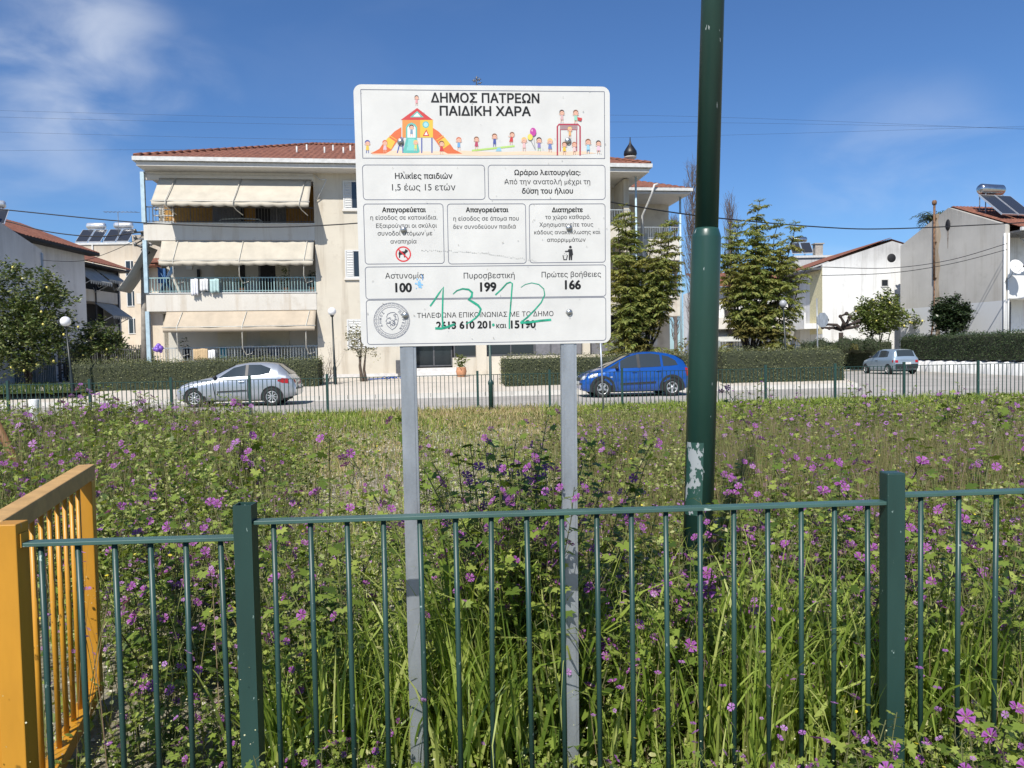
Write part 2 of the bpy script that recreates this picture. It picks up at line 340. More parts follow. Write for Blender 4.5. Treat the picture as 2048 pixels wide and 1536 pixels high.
LEAF = dict(
    mallow=Mleaf('mallow_leaf', [(.06, .105, .017), (.13, .195, .03), (.21, .285, .048), (.34, .40, .09)], .34),
    cover=Mleaf('ground_cover_leaf', [(.055, .09, .017), (.13, .175, .032), (.23, .27, .06), (.34, .37, .11), (.46, .45, .22)], .3),
    grass=Mleaf('grass_blade', [(.10, .165, .025), (.21, .30, .042), (.34, .43, .08), (.50, .54, .18)], .42),
    dry=Mleaf('dry_grass_blade', [(.28, .24, .09), (.46, .37, .18), (.56, .45, .25), (.26, .26, .08)], .25),
    petal=Mleaf('mallow_petal', [(.33, .11, .40), (.44, .18, .52), (.54, .28, .60), (.38, .12, .42)], .35),
    petal_in=Mleaf('mallow_petal_vein', [(.20, .02, .20), (.26, .03, .26)], .2),
    yellowf=Mleaf('yellow_petal', [(.70, .55, .03), (.75, .65, .10)], .2), pale=Mleaf('pale_floret', [(.40, .42, .20), (.50, .50, .28), (.58, .56, .40)], .2),
    stemg=M('green_stem', (.13, .14, .05), .7, var=.3, scale=4), bud=Mleaf('calyx', [(.12, .15, .045), (.22, .22, .08), (.24, .17, .11)], .2),
    hedge=Mleaf('hedge_leaf', [(.07, .085, .035), (.13, .15, .06), (.19, .205, .09), (.26, .26, .14)], .2),
    hedge_d=Mleaf('dark_hedge_leaf', [(.022, .045, .018), (.045, .075, .028), (.065, .10, .035)], .15),
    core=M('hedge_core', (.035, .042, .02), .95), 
    jaca=Mleaf('jacaranda_leaf', [(.13, .175, .05), (.20, .245, .065), (.27, .30, .09), (.33, .315, .10)], .35, patch=(.5, .5, .72, (.24, .19, .05))),
    jaca_low=Mleaf('jacaranda_old_leaf', [(.14, .13, .035), (.20, .17, .05), (.10, .12, .035)], .25),
    lemon=Mleaf('citrus_leaf', [(.035, .06, .018), (.07, .105, .028), (.13, .16, .05), (.24, .26, .11)], .15, .35),
    lemon_r=Mleaf('citrus_leaf_bright', [(.06, .095, .022), (.11, .15, .035), (.16, .20, .05), (.20, .22, .08)], .2, .35),
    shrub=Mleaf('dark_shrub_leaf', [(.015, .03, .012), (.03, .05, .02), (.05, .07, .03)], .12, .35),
    varieg=Mleaf('variegated_leaf', [(.10, .10, .05), (.42, .40, .28), (.55, .52, .38), (.08, .08, .04)], .15),
    fruit=M('lemon_fruit', (.72, .62, .16), .5, var=.1), palm=Mleaf('palm_leaf', [(.04, .06, .02), (.07, .09, .03)], .15))

MAT.update(LEAF)
# ------------------------------------------------------------------ ground, road, pavement
K = .11                                   # the street runs slightly away to the right
def strip(name, x0, x1, f0, f1, z, mt, n=1, zn=0.0, ny=1):
    b = MB()
    def zz(x, y): return z + zn * (math.sin(x * 1.7 + y * .9) * math.sin(y * 1.3 - x * .6) + .6 * math.sin(x * 3.9 + 1) * math.sin(y * 4.3))
    for i in range(n):
        xa, xb = x0 + (x1 - x0) * i / n, x0 + (x1 - x0) * (i + 1) / n
        for j in range(ny):
            ya0, ya1 = f0(xa) + (f1(xa) - f0(xa)) * j / ny, f0(xa) + (f1(xa) - f0(xa)) * (j + 1) / ny
            yb0, yb1 = f0(xb) + (f1(xb) - f0(xb)) * j / ny, f0(xb) + (f1(xb) - f0(xb)) * (j + 1) / ny
            b.face([(xa, ya0, zz(xa, ya0)), (xb, yb0, zz(xb, yb0)), (xb, yb1, zz(xb, yb1)), (xa, ya1, zz(xa, ya1))], 0, True)
    o = b.build(name, mt); return tag(o, kind='structure')
m_earth = Mground('lot_earth', [(.25, (.18, .145, .085)), (.42, (.36, .30, .20)), (.55, (.27, .24, .13)), (.72, (.56, .52, .43))], .8, 50, .9, fine=(.45, 22, (.15, .12, .075), (.66, .62, .53)))
m_road = Mground('pale_concrete_road', [(.3, (.27, .25, .225)), (.5, (.37, .345, .31)), (.7, (.46, .435, .40))], .45, 70, .3, fine=(.22, 30, (.22, .20, .18), (.66, .62, .57)))
m_pave = Mground('paving', [(.3, (.50, .45, .38)), (.7, (.62, .56, .48))], .7, 40, .3, fine=(.2, 30, (.25, .22, .18), (.7, .65, .58)))
m_kerb = Mground('kerb_stone', [(.3, (.50, .475, .43)), (.7, (.60, .575, .53))], 1.2, 40, .2)
m_lawn = Mground('lawn_soil', [(.3, (.04, .06, .02)), (.7, (.08, .10, .03))], 2, 40, .8)
strip('ground', -1500, 1500, lambda x: -1500, lambda x: 2500, -.08, m_earth, 1)
strip('lot_ground', -30, 30, lambda x: -4, lambda x: 20.5 + K * x, 0, m_earth, 60, .02, 60)
strip('road', -45, 45, lambda x: 20.5 + K * x, lambda x: 28.0 + K * x, .004, m_road)
KX1 = 13.75
strip('side_street', KX1, 25.4, lambda x: 28.0 + K * x, lambda x: 49.5, .006, m_road, 6, 0, 1)
b = MB()   # kerb and the pavement sloping up to the building
y0 = lambda x: 28.0 + K * x
def kerbpiece(b, x0, x1, ya, yb, z0, z1):
    b.face([(x0, y0(x0) + ya, z0), (x1, y0(x1) + ya, z0), (x1, y0(x1) + ya, z1), (x0, y0(x0) + ya, z1)]); b.face([(x0, y0(x0) + ya, z1), (x1, y0(x1) + ya, z1), (x1, y0(x1) + yb, z1), (x0, y0(x0) + yb, z1)])
x = -44.0
while x < KX1 - .12:
    kerbpiece(b, x, min(x + .985, KX1 - .1), 0, .16, 0, .15); x += 1.0
b.face([(KX1 - .1, y0(KX1), .14), (KX1 - .1, 48, .14), (KX1 - .1, 48, 0), (KX1 - .1, y0(KX1), 0)])
xe, ye = KX1 - .1, y0(KX1)
for (ya, za, yb, zb) in ((ye + .16, .145, ye + 2.0, .42), (ye + 2.0, .42, ye + 5.4, .60), (ye + 5.4, .60, 75, .60)): b.face([(xe + .002, ya, 0), (xe + .002, yb, 0), (xe + .002, yb, zb), (xe + .002, ya, za)])
tag(b.build('kerb', m_kerb), kind='structure')
b = MB(); b.face([(-44, y0(-44) + .16, .145), (KX1 - .1, y0(KX1) + .16, .145), (KX1 - .1, y0(KX1) + 2.0, .42), (-44, y0(-44) + 2.0, .42)])
tag(b.build('pavement', m_pave), kind='structure')
b = MB(); b.face([(-44, y0(-44) + 2.0, .42), (KX1 - .1, y0(KX1) + 2.0, .42), (KX1 - .1, y0(KX1) + 5.4, .60), (-44, y0(-44) + 5.4, .60)]); b.face([(-44, y0(-44) + 5.4, .60), (KX1 - .1, y0(KX1) + 5.4, .60), (KX1 - .1, 75, .60), (-44, 75, .60)])
tag(b.build('building_forecourt', m_pave), kind='structure')
strip('lawn', -42, -15.6, lambda x: 28.6 + K * x, lambda x: 34 + K * x, .46, m_lawn)
strip('road_gutter', -44, KX1, lambda x: 27.2 + K * x, lambda x: 28.0 + K * x, .009, m_kerb)

# ------------------------------------------------------------------ roofs, windows and other building pieces
def tiles(b, e0, ex, L, up, a=0.0, c=0.0, m=0, amp=.05, per=.26):
    """Corrugated tile slope. e0: eave start, ex: unit vector along the eave, up: vector eave->ridge; a / c: run of the hips at the two ends."""
    e0, ex, up = Vector(e0), Vector(ex), Vector(up); nrm = ex.cross(up).normalized()
    if nrm.z < 0: nrm = -nrm
    N = int(L / per * 6); prev = None
    for i in range(N + 1):
        s = L * i / N; t = 1.0
        if a: t = min(t, s / a)
        if c: t = min(t, (L - s) / c)
        t = max(t, .002); h = abs(math.sin(math.pi * s / per)) * amp
        q0 = e0 + ex * s + nrm * h; q1 = e0 + ex * s + up * t + nrm * h; q2 = e0 + ex * s - nrm * .02
        if prev:
            b.face([prev[0], q0, q1, prev[1]], m, True); b.face([prev[2], q2, q0, prev[0]], m)
        prev = (q0, q1, q2)
    b.face([e0 - nrm * .03, e0 + ex * L - nrm * .03, e0 + ex * max(L - c, 0) + up - nrm * .03, e0 + ex * a + up - nrm * .03], m)
def window(parent, x0, x1, z0, z1, y, shut=0.0, name='window', pane=True, mull=True, fm=None, louv=True):
    """Framed window on a wall facing local -y; shut: share of the width behind a louvred shutter on the left."""
    fm = fm or MAT['shutter']; b = MB(); t = .06
    b.box(x0, x1, y - .05, y, z1 - t, z1); b.box(x0, x1, y - .05, y, z0, z0 + t); b.box(x0, x0 + t, y - .05, y, z0 + t, z1 - t); b.box(x1 - t, x1, y - .05, y, z0 + t, z1 - t)
    xs = x0 + t + (x1 - x0 - 2 * t) * shut
    if mull and shut == 0: b.box((x0 + x1) / 2 - .03, (x0 + x1) / 2 + .03, y - .045, y, z0 + t, z1 - t)
    w = b.build(name, fm, parent)
    if shut < 1 and pane:
        g = MB(); g.box(xs, x1 - t, y - .02, y - .004, z0 + t, z1 - t); g.build('pane', MAT['glass'], w)
    if shut > 0:
        s = MB(); s.box(x0 + t, xs, y - .03, y - .004, z0 + t, z1 - t); z = z0 + t + .03
        if louv:
            while z < z1 - t - .04:
                s.face([(x0 + t + .03, y - .034, z), (xs - .03, y - .034, z), (xs - .03, y - .06, z + .015), (x0 + t + .03, y - .06, z + .015)]); s.face([(x0 + t + .03, y - .06, z + .015), (xs - .03, y - .06, z + .015), (xs - .03, y - .034, z + .06), (x0 + t + .03, y - .034, z + .06)]); z += .075
        s.build('shutter', fm, w)
    return w
def railing(parent, x0, x1, z0, z1, y, mt, step=.11, name='balcony_railing', bar=.008, top=.022):
    b = MB(); b.box(x0, x1, y - top, y + top, z1 - .03, z1 + .012); b.box(x0, x1, y - .012, y + .012, z0 + .06, z0 + .085)
    n = int((x1 - x0) / step)
    for i in range(n + 1):
        x = x0 + (x1 - x0) * i / n; r = bar * (2 if i % 14 == 0 else 1); b.box(x - r, x + r, y - r, y + r, z0, z1 - .03)
    return b.build(name, mt, parent)
def awning(parent, x0, x1, zt, zb, yo, mt, arms=3, xin=.0, scallop=True, rodm=None, bend=True, drop=.32):
    """Roller awning let down over a balcony: cloth from (zt, y=-.05) out to (zb, y=-yo), with a scalloped valance and bent arms."""
    rodm = rodm or MAT['arm']; b = MB(); nx, nz = 40, 8
    def pt(i, j):
        x = x0 + (x1 - x0) * i / nx; t = j / nz; xs = x - xin * (1 - t) * (1 - i / nx) * -1
        s = .03 * math.sin(i * .9) * t * (1 - t) * 2 - .05 * math.sin(math.pi * t)
        return (xs, -.05 - yo * t + s * .5, zt + (zb - zt) * t + s * .6)
    for i in range(nx):
        for j in range(nz): b.face([pt(i, j), pt(i, j + 1), pt(i + 1, j + 1), pt(i + 1, j)], 0, True)
    o = b.build('awning', mt, parent)
    sol = o.modifiers.new('solid', 'SOLIDIFY'); sol.thickness = .012
    v = MB(); N = 160
    for i in range(N):
        xa, xb = x0 + (x1 - x0) * i / N, x0 + (x1 - x0) * (i + 1) / N
        f = lambda x: (.19 + (.045 * abs(math.sin((x - x0) * math.pi / .5)) if scallop else .03))
        g = lambda x: -.05 - yo - .02 - .015 * math.sin(x * 4)
        v.face([(xa, g(xa), zb - .02), (xa, g(xa) + .015, zb - f(xa)), (xb, g(xb) + .015, zb - f(xb)), (xb, g(xb), zb - .02)], 0, True)
    vo = v.build('valance', mt, o); vo.modifiers.new('solid', 'SOLIDIFY').thickness = .008
    fb = MB(); fb.tube([(x0 - .03, -.06 - yo, zb), (x1 + .03, -.06 - yo, zb)], .025, 8); fb.build('front_bar', rodm, o)
    for k in range(arms):
        xa = x0 + (x1 - x0) * (.09 + .85 * k / max(1, arms - 1))
        a = MB()
        if bend: a.tube([(xa + .12, -.10, zt - .02), (xa + .06, -.13 - yo * .5, (zt + zb) / 2 + .03), (xa, -.12 - yo, zb + .02), (xa - .02, -.13 - yo * .96, zb - .18), (xa + .06, -.1 - yo * .75, zb - drop), (xa + .26, -.08 - yo * .5, zb - drop - .16)], .021, 7)
        else: a.tube([(xa + .10, -.10, zt - .02), (xa, -.13 - yo * .9, zb), (xa - .05, -.08 - yo * .55, zb - drop - .6), (xa + .02, -.06, zb - drop - .9), (xa + .28, -.03, zb - drop - .82)], .021, 7)
        a.build('awning_arm', rodm, o)
    return o

# ------------------------------------------------------------------ the three-storey block of flats
ANG = math.atan(.13); BF = Frame(-15.9, 33.0, ANG)
bld = empty('apartment_building', BF.w(0, 0, 0), ANG, 'cream three storey block with a red tiled roof and three balconies under cream awnings', 'building')
L = lambda u, v, o=0: BF.loc(u, v, o)
xW = L(632, 560)[0]; xE = L(1262, 450)[0]; XR = L(1300, 330, -.9)[0]
Z1t, Z1b, Z2t, Z2b, ZE = 4.46, 3.70, 7.52, 6.80, 10.05
GZ = .55
w = MB()      # walls
w.box(xW, xE - 5.4, 0, .3, GZ + 1.9, ZE - .25)                       # blank front wall with the windows
w.box(-.02, xW, 2.0, 2.3, GZ, ZE - .25); w.box(xW - .001, xW + .25, .3, 2.0, GZ, ZE - .25)
w.box(0.02, .2, 2.0, 11, GZ, ZE - .25); w.box(.2, xE, 10.7, 11, GZ, ZE - .25)
w.box(xE - .3, xE, 2.3, 10.7, GZ, ZE - .25)
w.box(xE - 5.4, xE - .35, 2.0, 2.3, GZ + 3, ZE - .25)
xD0, xD1 = L(826, 700)[0], L(905, 700)[0]; xP0, xP1 = L(952, 700)[0], L(973, 700)[0]
zS = L(800, 712)[1]
w.box(xW, xD0, -.03, .3, GZ - .1, GZ + 1.9); w.box(xD1, xP0, -.02, .3, GZ - .1, L(930, 715)[1]); w.box(xP0, xP1, -.04, .3, GZ - .1, GZ + 3.2)
w.box(xP1, xE - .2, -.01, .3, GZ - .1, L(1020, 712)[1]); w.box(xD0, xE, -.001, .3, GZ + 2.75, GZ + 3.2)
w.box(L(1166, 700)[0], L(1180, 700)[0], -.05, .3, L(1020, 712)[1], GZ + 2.75)
w.box(xE - 5.4, xE, -.02, 1.9, Z1b, Z1t); w.box(xE - 5.4, xE, -.02, 1.9, Z2b, Z2t); w.box(xE - .28, xE - .02, .2, 1.9, Z1t, ZE - .3)
w.build('wall', MAT['plaster'], bld)
s = MB()
s.box(-.05, xW, -.02, 2.0, Z1b, Z1t - .0); s.build('balcony_parapet', MAT['band'], bld)
s = MB(); s.box(-.05, xW, -.02, 2.0, Z2b, Z2t); s.build('balcony_parapet', MAT['band'], bld)
s = MB(); s.box(-.06, xW + .02, -.05, 1.99, Z1t + .002, Z1t + .05); s.box(-.06, xW + .02, -.05, 1.99, Z2t + .002, Z2t + .05); s.build('parapet_coping', MAT['gutter'], bld)
s = MB(); s.box(-.03, xW - .01, -.0, 1.99, GZ - .2, 1.25); s.build('terrace_base', MAT['plaster_w'], bld)
s = MB(); s.box(.0, xW, .02, 1.98, ZE - .38, ZE - .26); s.build('balcony_ceiling', MAT['soffit'], bld)
s = MB(); s.box(0, xW, 0.0, .16, ZE - .62, ZE - .39); s.build('lintel', MAT['plaster_w'], bld)
# what shows of the back walls of the balconies
def backwall(z0, z1, mt): 
    q = MB(); q.box(.22, xW - .02, 1.985, 1.998, z0, z1); return q.build('balcony_back_wall', mt, bld)
backwall(Z2t + .05, ZE - .4, MAT['ochre']); backwall(Z1t + .05, Z2b - .01, MAT['shade_in']); backwall(1.26, Z1b - .01, MAT['shade_in'])
for (ua, ub, zz, zt, mt) in ((792, 0, 0, 0, None),):
    pass
def door_at(ua, ub, v, z0, z1, mt, name='balcony_door', lou=False):
    xa, xb = L(ua, v, 1.98)[0], L(ub, v, 1.98)[0]; q = MB(); q.box(xa, xb, 1.95, 1.98, z0, z1, 0)
    if lou:
        z = z0 + .05
        while z < z1 - .05: q.box(xa + .02, xb - .02, 1.93, 1.949, z, z + .05); z += .085
    return q.build(name, mt, bld)
door_at(426, 482, 430, Z2t + .06, Z2t + 2.2, MAT['greypanel'], 'balcony_shutter', True); door_at(512, 541, 430, Z2t + .06, Z2t + 2.2, MAT['dark']); door_at(541, 572, 430, Z2t + .06, Z2t + 2.1, MAT['greypanel'], 'balcony_shutter', True); door_at(482, 489, 430, Z2t + .06, Z2t + 2.2, MAT['dark'])
door_at(429, 480, 540, Z1t + .06, Z1t + 2.1, MAT['shutter_c'], 'balcony_shutter', True); door_at(480, 490, 540, Z1t + .06, Z1t + 2.1, MAT['dark']); door_at(521, 551, 540, Z1t + .06, Z1t + 2.1, MAT['dark']); door_at(551, 578, 540, Z1t + .06, Z1t + 2.1, MAT['shutter_c'], 'balcony_shutter', True); door_at(517, 521, 540, Z1t + .06, Z1t + 2.15, MAT['frame_d'], 'door_frame')
door_at(436, 494, 690, 1.28, 3.4, MAT['shutter_c'], 'terrace_shutter', True); door_at(521, 580, 690, 1.28, 3.4, MAT['shutter_c'], 'terrace_shutter', True)
q = MB(); q.box(L(394, 535, 1.9)[0], L(399, 535, 1.9)[0], 1.85, 1.98, 5.3, 5.75); q.build('wall_lamp', MAT['dark'], bld)
q = MB(); q.box(L(372, 530, 1.9)[0], L(384, 530, 1.9)[0], 1.9, 1.98, 5.75, 6.1); q.build('electric_box', MAT['shutter'], bld)
# awnings and railings
zb3 = L(460, 403, -1.15)[1]; zb2 = L(460, 521, -.5)[1]; zb1 = L(480, 653, -.6)[1]
awning(bld, L(304, 400, -1.1)[0], L(618, 400, -1.1)[0], ZE - .55, zb3, 1.15, MAT['cream'])
awning(bld, L(318, 520, -.5)[0], L(626, 520, -.5)[0], Z2b - .03, zb2, .5, MAT['cream'], bend=False, drop=.05)
awning(bld, L(326, 655, -.6)[0], L(630, 655, -.6)[0], Z1b - .03, zb1, .6, MAT['cream2'], scallop=False, bend=False, drop=.35)
railing(bld, .06, xW - .05, Z2t + .05, L(460, 414, 0)[1], .05, MAT['rail_d'], .13)
railing(bld, .06, xW - .05, Z1t + .05, L(460, 555, 0)[1], .0, MAT['teal'], .125, bar=.011)
railing(bld, .06, xW + .3, 1.26, L(460, 694, 0)[1], .0, MAT['rail'], .125)
s = MB()
for (za, zb) in ((GZ, Z1b), (Z1t + .05, Z2b), (Z2t + .05, ZE - .3)): s.box(-.09, .07, -.1, .06, za, zb)
s.build('corner_post', MAT['blue_pipe'], bld)
# roof
EO = 1.0; rise, run = 2.4, 6.6
xL0, xR0 = L(268, 320, -EO)[0], XR; RL = xR0 - xL0
r = MB(); tiles(r, (xL0, -EO, ZE + .12), (1, 0, 0), RL, (0, run, rise), 6.6, 6.6)
tiles(r, (xL0, -EO + 2 * run, ZE + .12), (0, -1, 0), 2 * run, (6.6, 0, rise), 6.59, 6.59); tiles(r, (xR0, -EO, ZE + .12), (0, 1, 0), 2 * run, (-6.6, 0, rise), 6.59, 6.59)
r.face([(xL0, -EO + 2 * run, ZE + .1), (xR0, -EO + 2 * run, ZE + .1), (xR0 - 6.6, run - EO, ZE + rise + .1), (xL0 + 6.6, run - EO, ZE + rise + .1)])
p0, p1 = Vector((xL0, -EO, ZE + .17)), Vector((xL0 + 6.6, run - EO, ZE + rise + .17))
n = 26
for k in range(n): a, c = p0.lerp(p1, k / n), p0.lerp(p1, (k + .97) / n); r.tube([a, c], [.075, .10], 8)
n = 46; q0, q1 = p1, Vector((xR0 - 6.6, run - EO, ZE + rise + .17))
for k in range(n): a, c = q0.lerp(q1, k / n), q0.lerp(q1, (k + .97) / n); r.tube([a, c], [.08, .105], 8)
p0 = Vector((xR0, -EO, ZE + .17)); n = 26
for k in range(n): a, c = p0.lerp(q1, k / n), p0.lerp(q1, (k + .97) / n); r.tube([a, c], [.075, .10], 8)
ro = r.build('roof', MAT['tile'], bld)
g = MB(); g.box(xL0 - .05, xR0 + .05, -EO - .12, -EO + .02, ZE - .06, ZE + .11); g.box(xL0 - .06, xL0 + .06, -EO + .02, 2 * run - EO, ZE - .06, ZE + .11); g.box(xR0 - .06, xR0 + .06, -EO + .02, 2 * run - EO, ZE - .06, ZE + .11)
g.build('gutter', MAT['gutter'], bld)
g = MB(); g.box(xL0 + .07, xR0 - .07, -EO + .021, 11.5, ZE - .25, ZE - .08); g.build('eave_soffit', MAT['soffit'], bld)
for (u, v) in ((592, 302), (605, 296), (648, 304), (660, 298), (686, 305), (696, 299)):
    g = MB(); gx, gz = L(u, v + 8, 1.0); g.tube([(gx, 1.3 + (v < 300) * 1.2, ZE + .8), (gx, 1.3 + (v < 300) * 1.2, ZE + 1.27 + (v < 300) * .42)], .04, 8); g.build('vent_pipe', MAT['gutter'], bld)
# chimney with an onion cap
cx, cz = L(1263, 315, 1.0)
g = MB(); g.lathe([(.2, ZE + .3), (.2, cz), (.30, cz + .02), (.30, cz + .08)], (cx, 1.2, 0), 14); ch = g.build('chimney', MAT['plaster_w'], bld)
g = MB(); z = cz + .08; g.lathe([(.26, z), (.33, z + .12), (.31, z + .26), (.19, z + .45), (.07, z + .62), (.03, z + .78), (.02, z + .95)], (cx, 1.2, 0), 14); g.build('chimney_cap', MAT['chimney_k'], ch)
# front wall windows: half a louvred shutter, half glass
for (u0, u1, v0, v1) in ((687, 745, 362, 419), (691, 749, 500, 556)):
    xa, za = L(u0, v1); xb, zb_ = L(u1, v0); window(bld, xa, xb, za, zb_, 0, .27)
    q = MB(); q.box(xa - .05, xb + .05, -.09, 0, za - .09, za - .003); q.build('window_sill', MAT['plaster_w'], bld)
xa, za = L(695, 697); xb, zb_ = L(752, 638); window(bld, xa, xb, za, zb_, 0, .999, pane=False)
# entrance of dark glass, grey panels, marble steps
def glassbay(ua, ub, v0, v1, y=.25, fm='frame_d', gm='glass', bars=1, name='shop_window'):
    xa, za = L(ua, v1); xb, zb_ = L(ub, v0); t = .06
    f = MB(); f.box(xa, xb, y - .05, y, zb_ - t, zb_); f.box(xa, xb, y - .05, y, za, za + t)
    for k in range(bars + 1): xx = xa + (xb - xa - t) * k / bars; f.box(xx, xx + t, y - .05, y, za + t, zb_ - t)
    o = f.build(name, MAT[fm], bld); q = MB(); q.box(xa + t, xb - t, y - .02, y - .005, za + t, zb_ - t); q.build('pane', MAT[gm], o); return o
glassbay(831, 905, 668, 734, .6, bars=2, name='entrance_door'); glassbay(908, 955, 668, 715, .2, bars=1); glassbay(974, 1070, 668, 712, .2, bars=2)
glassbay(1070, 1166, 668, 712, .22, gm='greypanel', bars=3, name='grey_panel_front'); glassbay(1180, 1256, 668, 713, .22, gm='greypanel', bars=2, name='grey_panel_front')
s = MB(); s.box(xD0 - .02, xD1 + .1, .7, .72, GZ, 3.6); s.box(xP1, xE, .9, .92, GZ, 3.6); s.build('lobby_interior', MAT['dark'], bld)
for k in range(3):
    s = MB(); s.box(xD0 - .1, xD1 + .15, -1.15 + .36 * k, .6, GZ + .14 * k - .05, GZ + .14 * (k + 1)); s.build('entrance_step', MAT['marble'], bld, bevel=.012)
s = MB(); s.box(xW + .02, xD0, -.045, -.031, GZ - .05, GZ + .22); s.build('plinth', MAT['marble'], bld)
# the right end: post, inner walls of the corner balconies
s = MB(); x_, _ = L(1273, 500, -.1); s.tube([(x_, -.1, GZ), (x_, -.1, ZE - .1)], .05, 8); s.build('corner_pipe', MAT['blue_pipe'], bld)
railing(bld, xE - 5.3, xE - .03, Z2t, Z2t + .75, .03, MAT['rail'], .125); railing(bld, xE - 5.3, xE - .03, Z1t, Z1t + .75, .03, MAT['rail'], .125)
# telephone wire conduit on the wall
s = MB(); xa, za = L(628, 350); xb, zb_ = L(655, 363); xc, zc = L(632, 405); s.tube([(xa, -.03, za), ((xa + xb) / 2, -.25, (za + zb_) / 2 - .12), (xb, -.4, zb_)], .02, 6); s.tube([(xb, -.4, zb_), (xc, -.03, zc)], .018, 6); s.build('awning_crank', MAT['gutter'], bld)

# rear wing, set back to the right
wing = empty('rear_wing', BF.w(0, 0, 0), ANG, 'set back wing of the cream block half hidden by feathery trees', 'building')
O2 = 4.2; xa2 = xE + .05; xb2 = L(1362, 500, O2)[0]; ZE2 = L(1380, 380, O2 - .9)[1]
s = MB(); s.box(xa2, xb2, O2 + 1.9, O2 + 2.2, GZ, ZE2 - .2); s.box(xb2 - .3, xb2, O2 + 2.2, O2 + 10, GZ, ZE2 - .2); s.box(xa2, xa2 + 1.0, O2, O2 + 1.9, GZ, ZE2 - .2); s.build('wall', MAT['plaster'], wing)
for (v0, v1) in ((478, 520), (592, 632)):
    s = MB(); s.box(xa2 + 1.0, xb2, O2, O2 + 1.89, L(1340, v1, O2)[1], L(1340, v0, O2)[1]); s.build('balcony_parapet', MAT['band'], wing)
    railing(wing, xa2 + 1.02, xb2 - .02, L(1340, v0, O2)[1], L(1340, v0 - 24, O2)[1], O2 + .05, MAT['rail'], .125)
for (v0, v1) in ((540, 590), (640, 690)): 
    s = MB(); s.box(xa2 + 1.8, xa2 + 3.2, O2 + 1.86, O2 + 1.89, L(1340, v1, O2)[1], L(1340, v0, O2)[1]); s.build('balcony_shutter', MAT['shutter'], wing)
s = MB(); s.tube([(xb2 - .06, O2 - .1, GZ), (xb2 - .06, O2 - .1, ZE2 - .1)], .06, 8); s.build('corner_pipe', MAT['blue_pipe'], wing)
xr2 = L(1383, 378, O2 - .9)[0]; r = MB(); tiles(r, (xa2 - 2.5, O2 - .9, ZE2 + .1), (1, 0, 0), xr2 - xa2 + 2.5, (0, 6, 2.3), 0, 6); tiles(r, (xr2, O2 - .9, ZE2 + .1), (0, 1, 0), 12, (-6, 0, 2.3), 6, 6); r.build('roof', MAT['tile'], wing)
g = MB(); g.box(xa2 - 2.5, xr2 + .05, O2 - 1.0, O2 - .88, ZE2 - .06, ZE2 + .09); g.box(xr2 - .05, xr2 + .06, O2 - .879, O2 + 11, ZE2 - .06, ZE2 + .09); g.build('gutter', MAT['gutter'], wing)
g = MB(); g.box(xa2 - 2.5, xr2 - .06, O2 - .87, O2 + 10, ZE2 - .2, ZE2 - .08); g.build('eave_soffit', MAT['soffit'], wing)
g = MB(); px, pz = L(1302, 382, O2 - 1.0); g.tube([(px + .35, O2 - 1.05, ZE2 + .25), (px + .15, O2 - 1.12, ZE2 + .2), (px + .02, O2 - 1.0, ZE2 - .3), (px - .2, O2 - .1, ZE2 - 1.2), (px - .2, O2 - .1, GZ)], .06, 8); g.build('downpipe', MAT['gutter'], wing)

# ------------------------------------------------------------------ solar water heaters
def solar(name, loc, rz, s, label, steel=False, panels=2):
    t = empty(name, loc, rz, label, 'solar heater', 'solar water heaters on the roofs'); t.scale = (s, s, s)
    W = 1.05 * panels + .08
    for k in range(panels):
        x0 = -W / 2 + 1.13 * k; f = MB(); TM = Matrix.Translation((0, 0, 0)) @ Matrix.Rotation(R(42), 4, 'X')
        f.box(x0, x0 + 1.05, 0, 1.95, 0, .08, 0, TM); p = f.build('collector_panel', MAT['tank'], t)
        g = MB(); g.box(x0 + .04, x0 + 1.01, .04, 1.91, .081, .087, 0, TM); g.build('collector_glass', MAT['panel'], p)
    b = MB(); y, z, r = 1.62, 1.72, .29; 
    n = 18; xs = [-.85, -.80, -.7, .7, .80, .85]; rs = [.08, .22, r, r, .22, .08]
    b.tube([(x, y, z) for x in xs], rs, n); b.build('tank', MAT['steel' if steel else 'tank'], t)
    b = MB()
    for x in (-.6, .6): b.box(x - .02, x + .02, 1.40, 1.44, -.25, 1.45); b.box(x - .02, x + .02, 1.78, 1.82, -.25, 1.48); b.box(x - .02, x + .02, -.02, 1.82, -.26, -.22)
    b.build('stand', MAT['galv'], t); return t

# ------------------------------------------------------------------ houses on the left
hl = empty('gabled_house', (-22, 27.5, 0), 0, 'shaded white house nearest the left edge with a stained sloping gable', 'house')
b = MB(); prof = [(8.0, GZ - 1), (8.0, 6.85), (4.0, 8.0), (0, 7.1), (0, GZ - 1)]
# prism in (y,z): build directly
def yprism(b, poly, x0, x1, m=0):
    n = len(poly); i = len(b.v); b.v += [(x0, y, z) for y, z in poly] + [(x1, y, z) for y, z in poly]
    b.f.append(tuple(range(i, i + n))); b.f.append(tuple(range(i + 2 * n - 1, i + n - 1, -1))); b.m += [m, m]; b.sm += [False, False]
    for k in range(n): q = (k + 1) % n; b.f.append((i + q, i + k, i + n + k, i + n + q)); b.m.append(m); b.sm.append(False)
yprism(b, prof, -9, 0); b.build('wall', MAT['house_l'], hl)
r = MB(); tiles(r, (-.3, 8.2, 6.88), (-1, 0, 0), 9, (0, -4.2, 1.2)); tiles(r, (-9, -.3, 7.06), (1, 0, 0), 8.7, (0, 4.3, 1.02)); r.build('roof', MAT['tile'], hl)
g = MB(); c0 = P(18, 448, 34.2) - Vector((-22, 27.5, 0)); cx_ = -1.2; g.box(cx_ - .25, cx_ + .25, 5.6, 6.1, 7, 8.35); g.box(cx_ - .3, cx_ + .3, 5.55, 6.15, 8.35, 8.45); g.build('chimney', MAT['concrete'], hl)
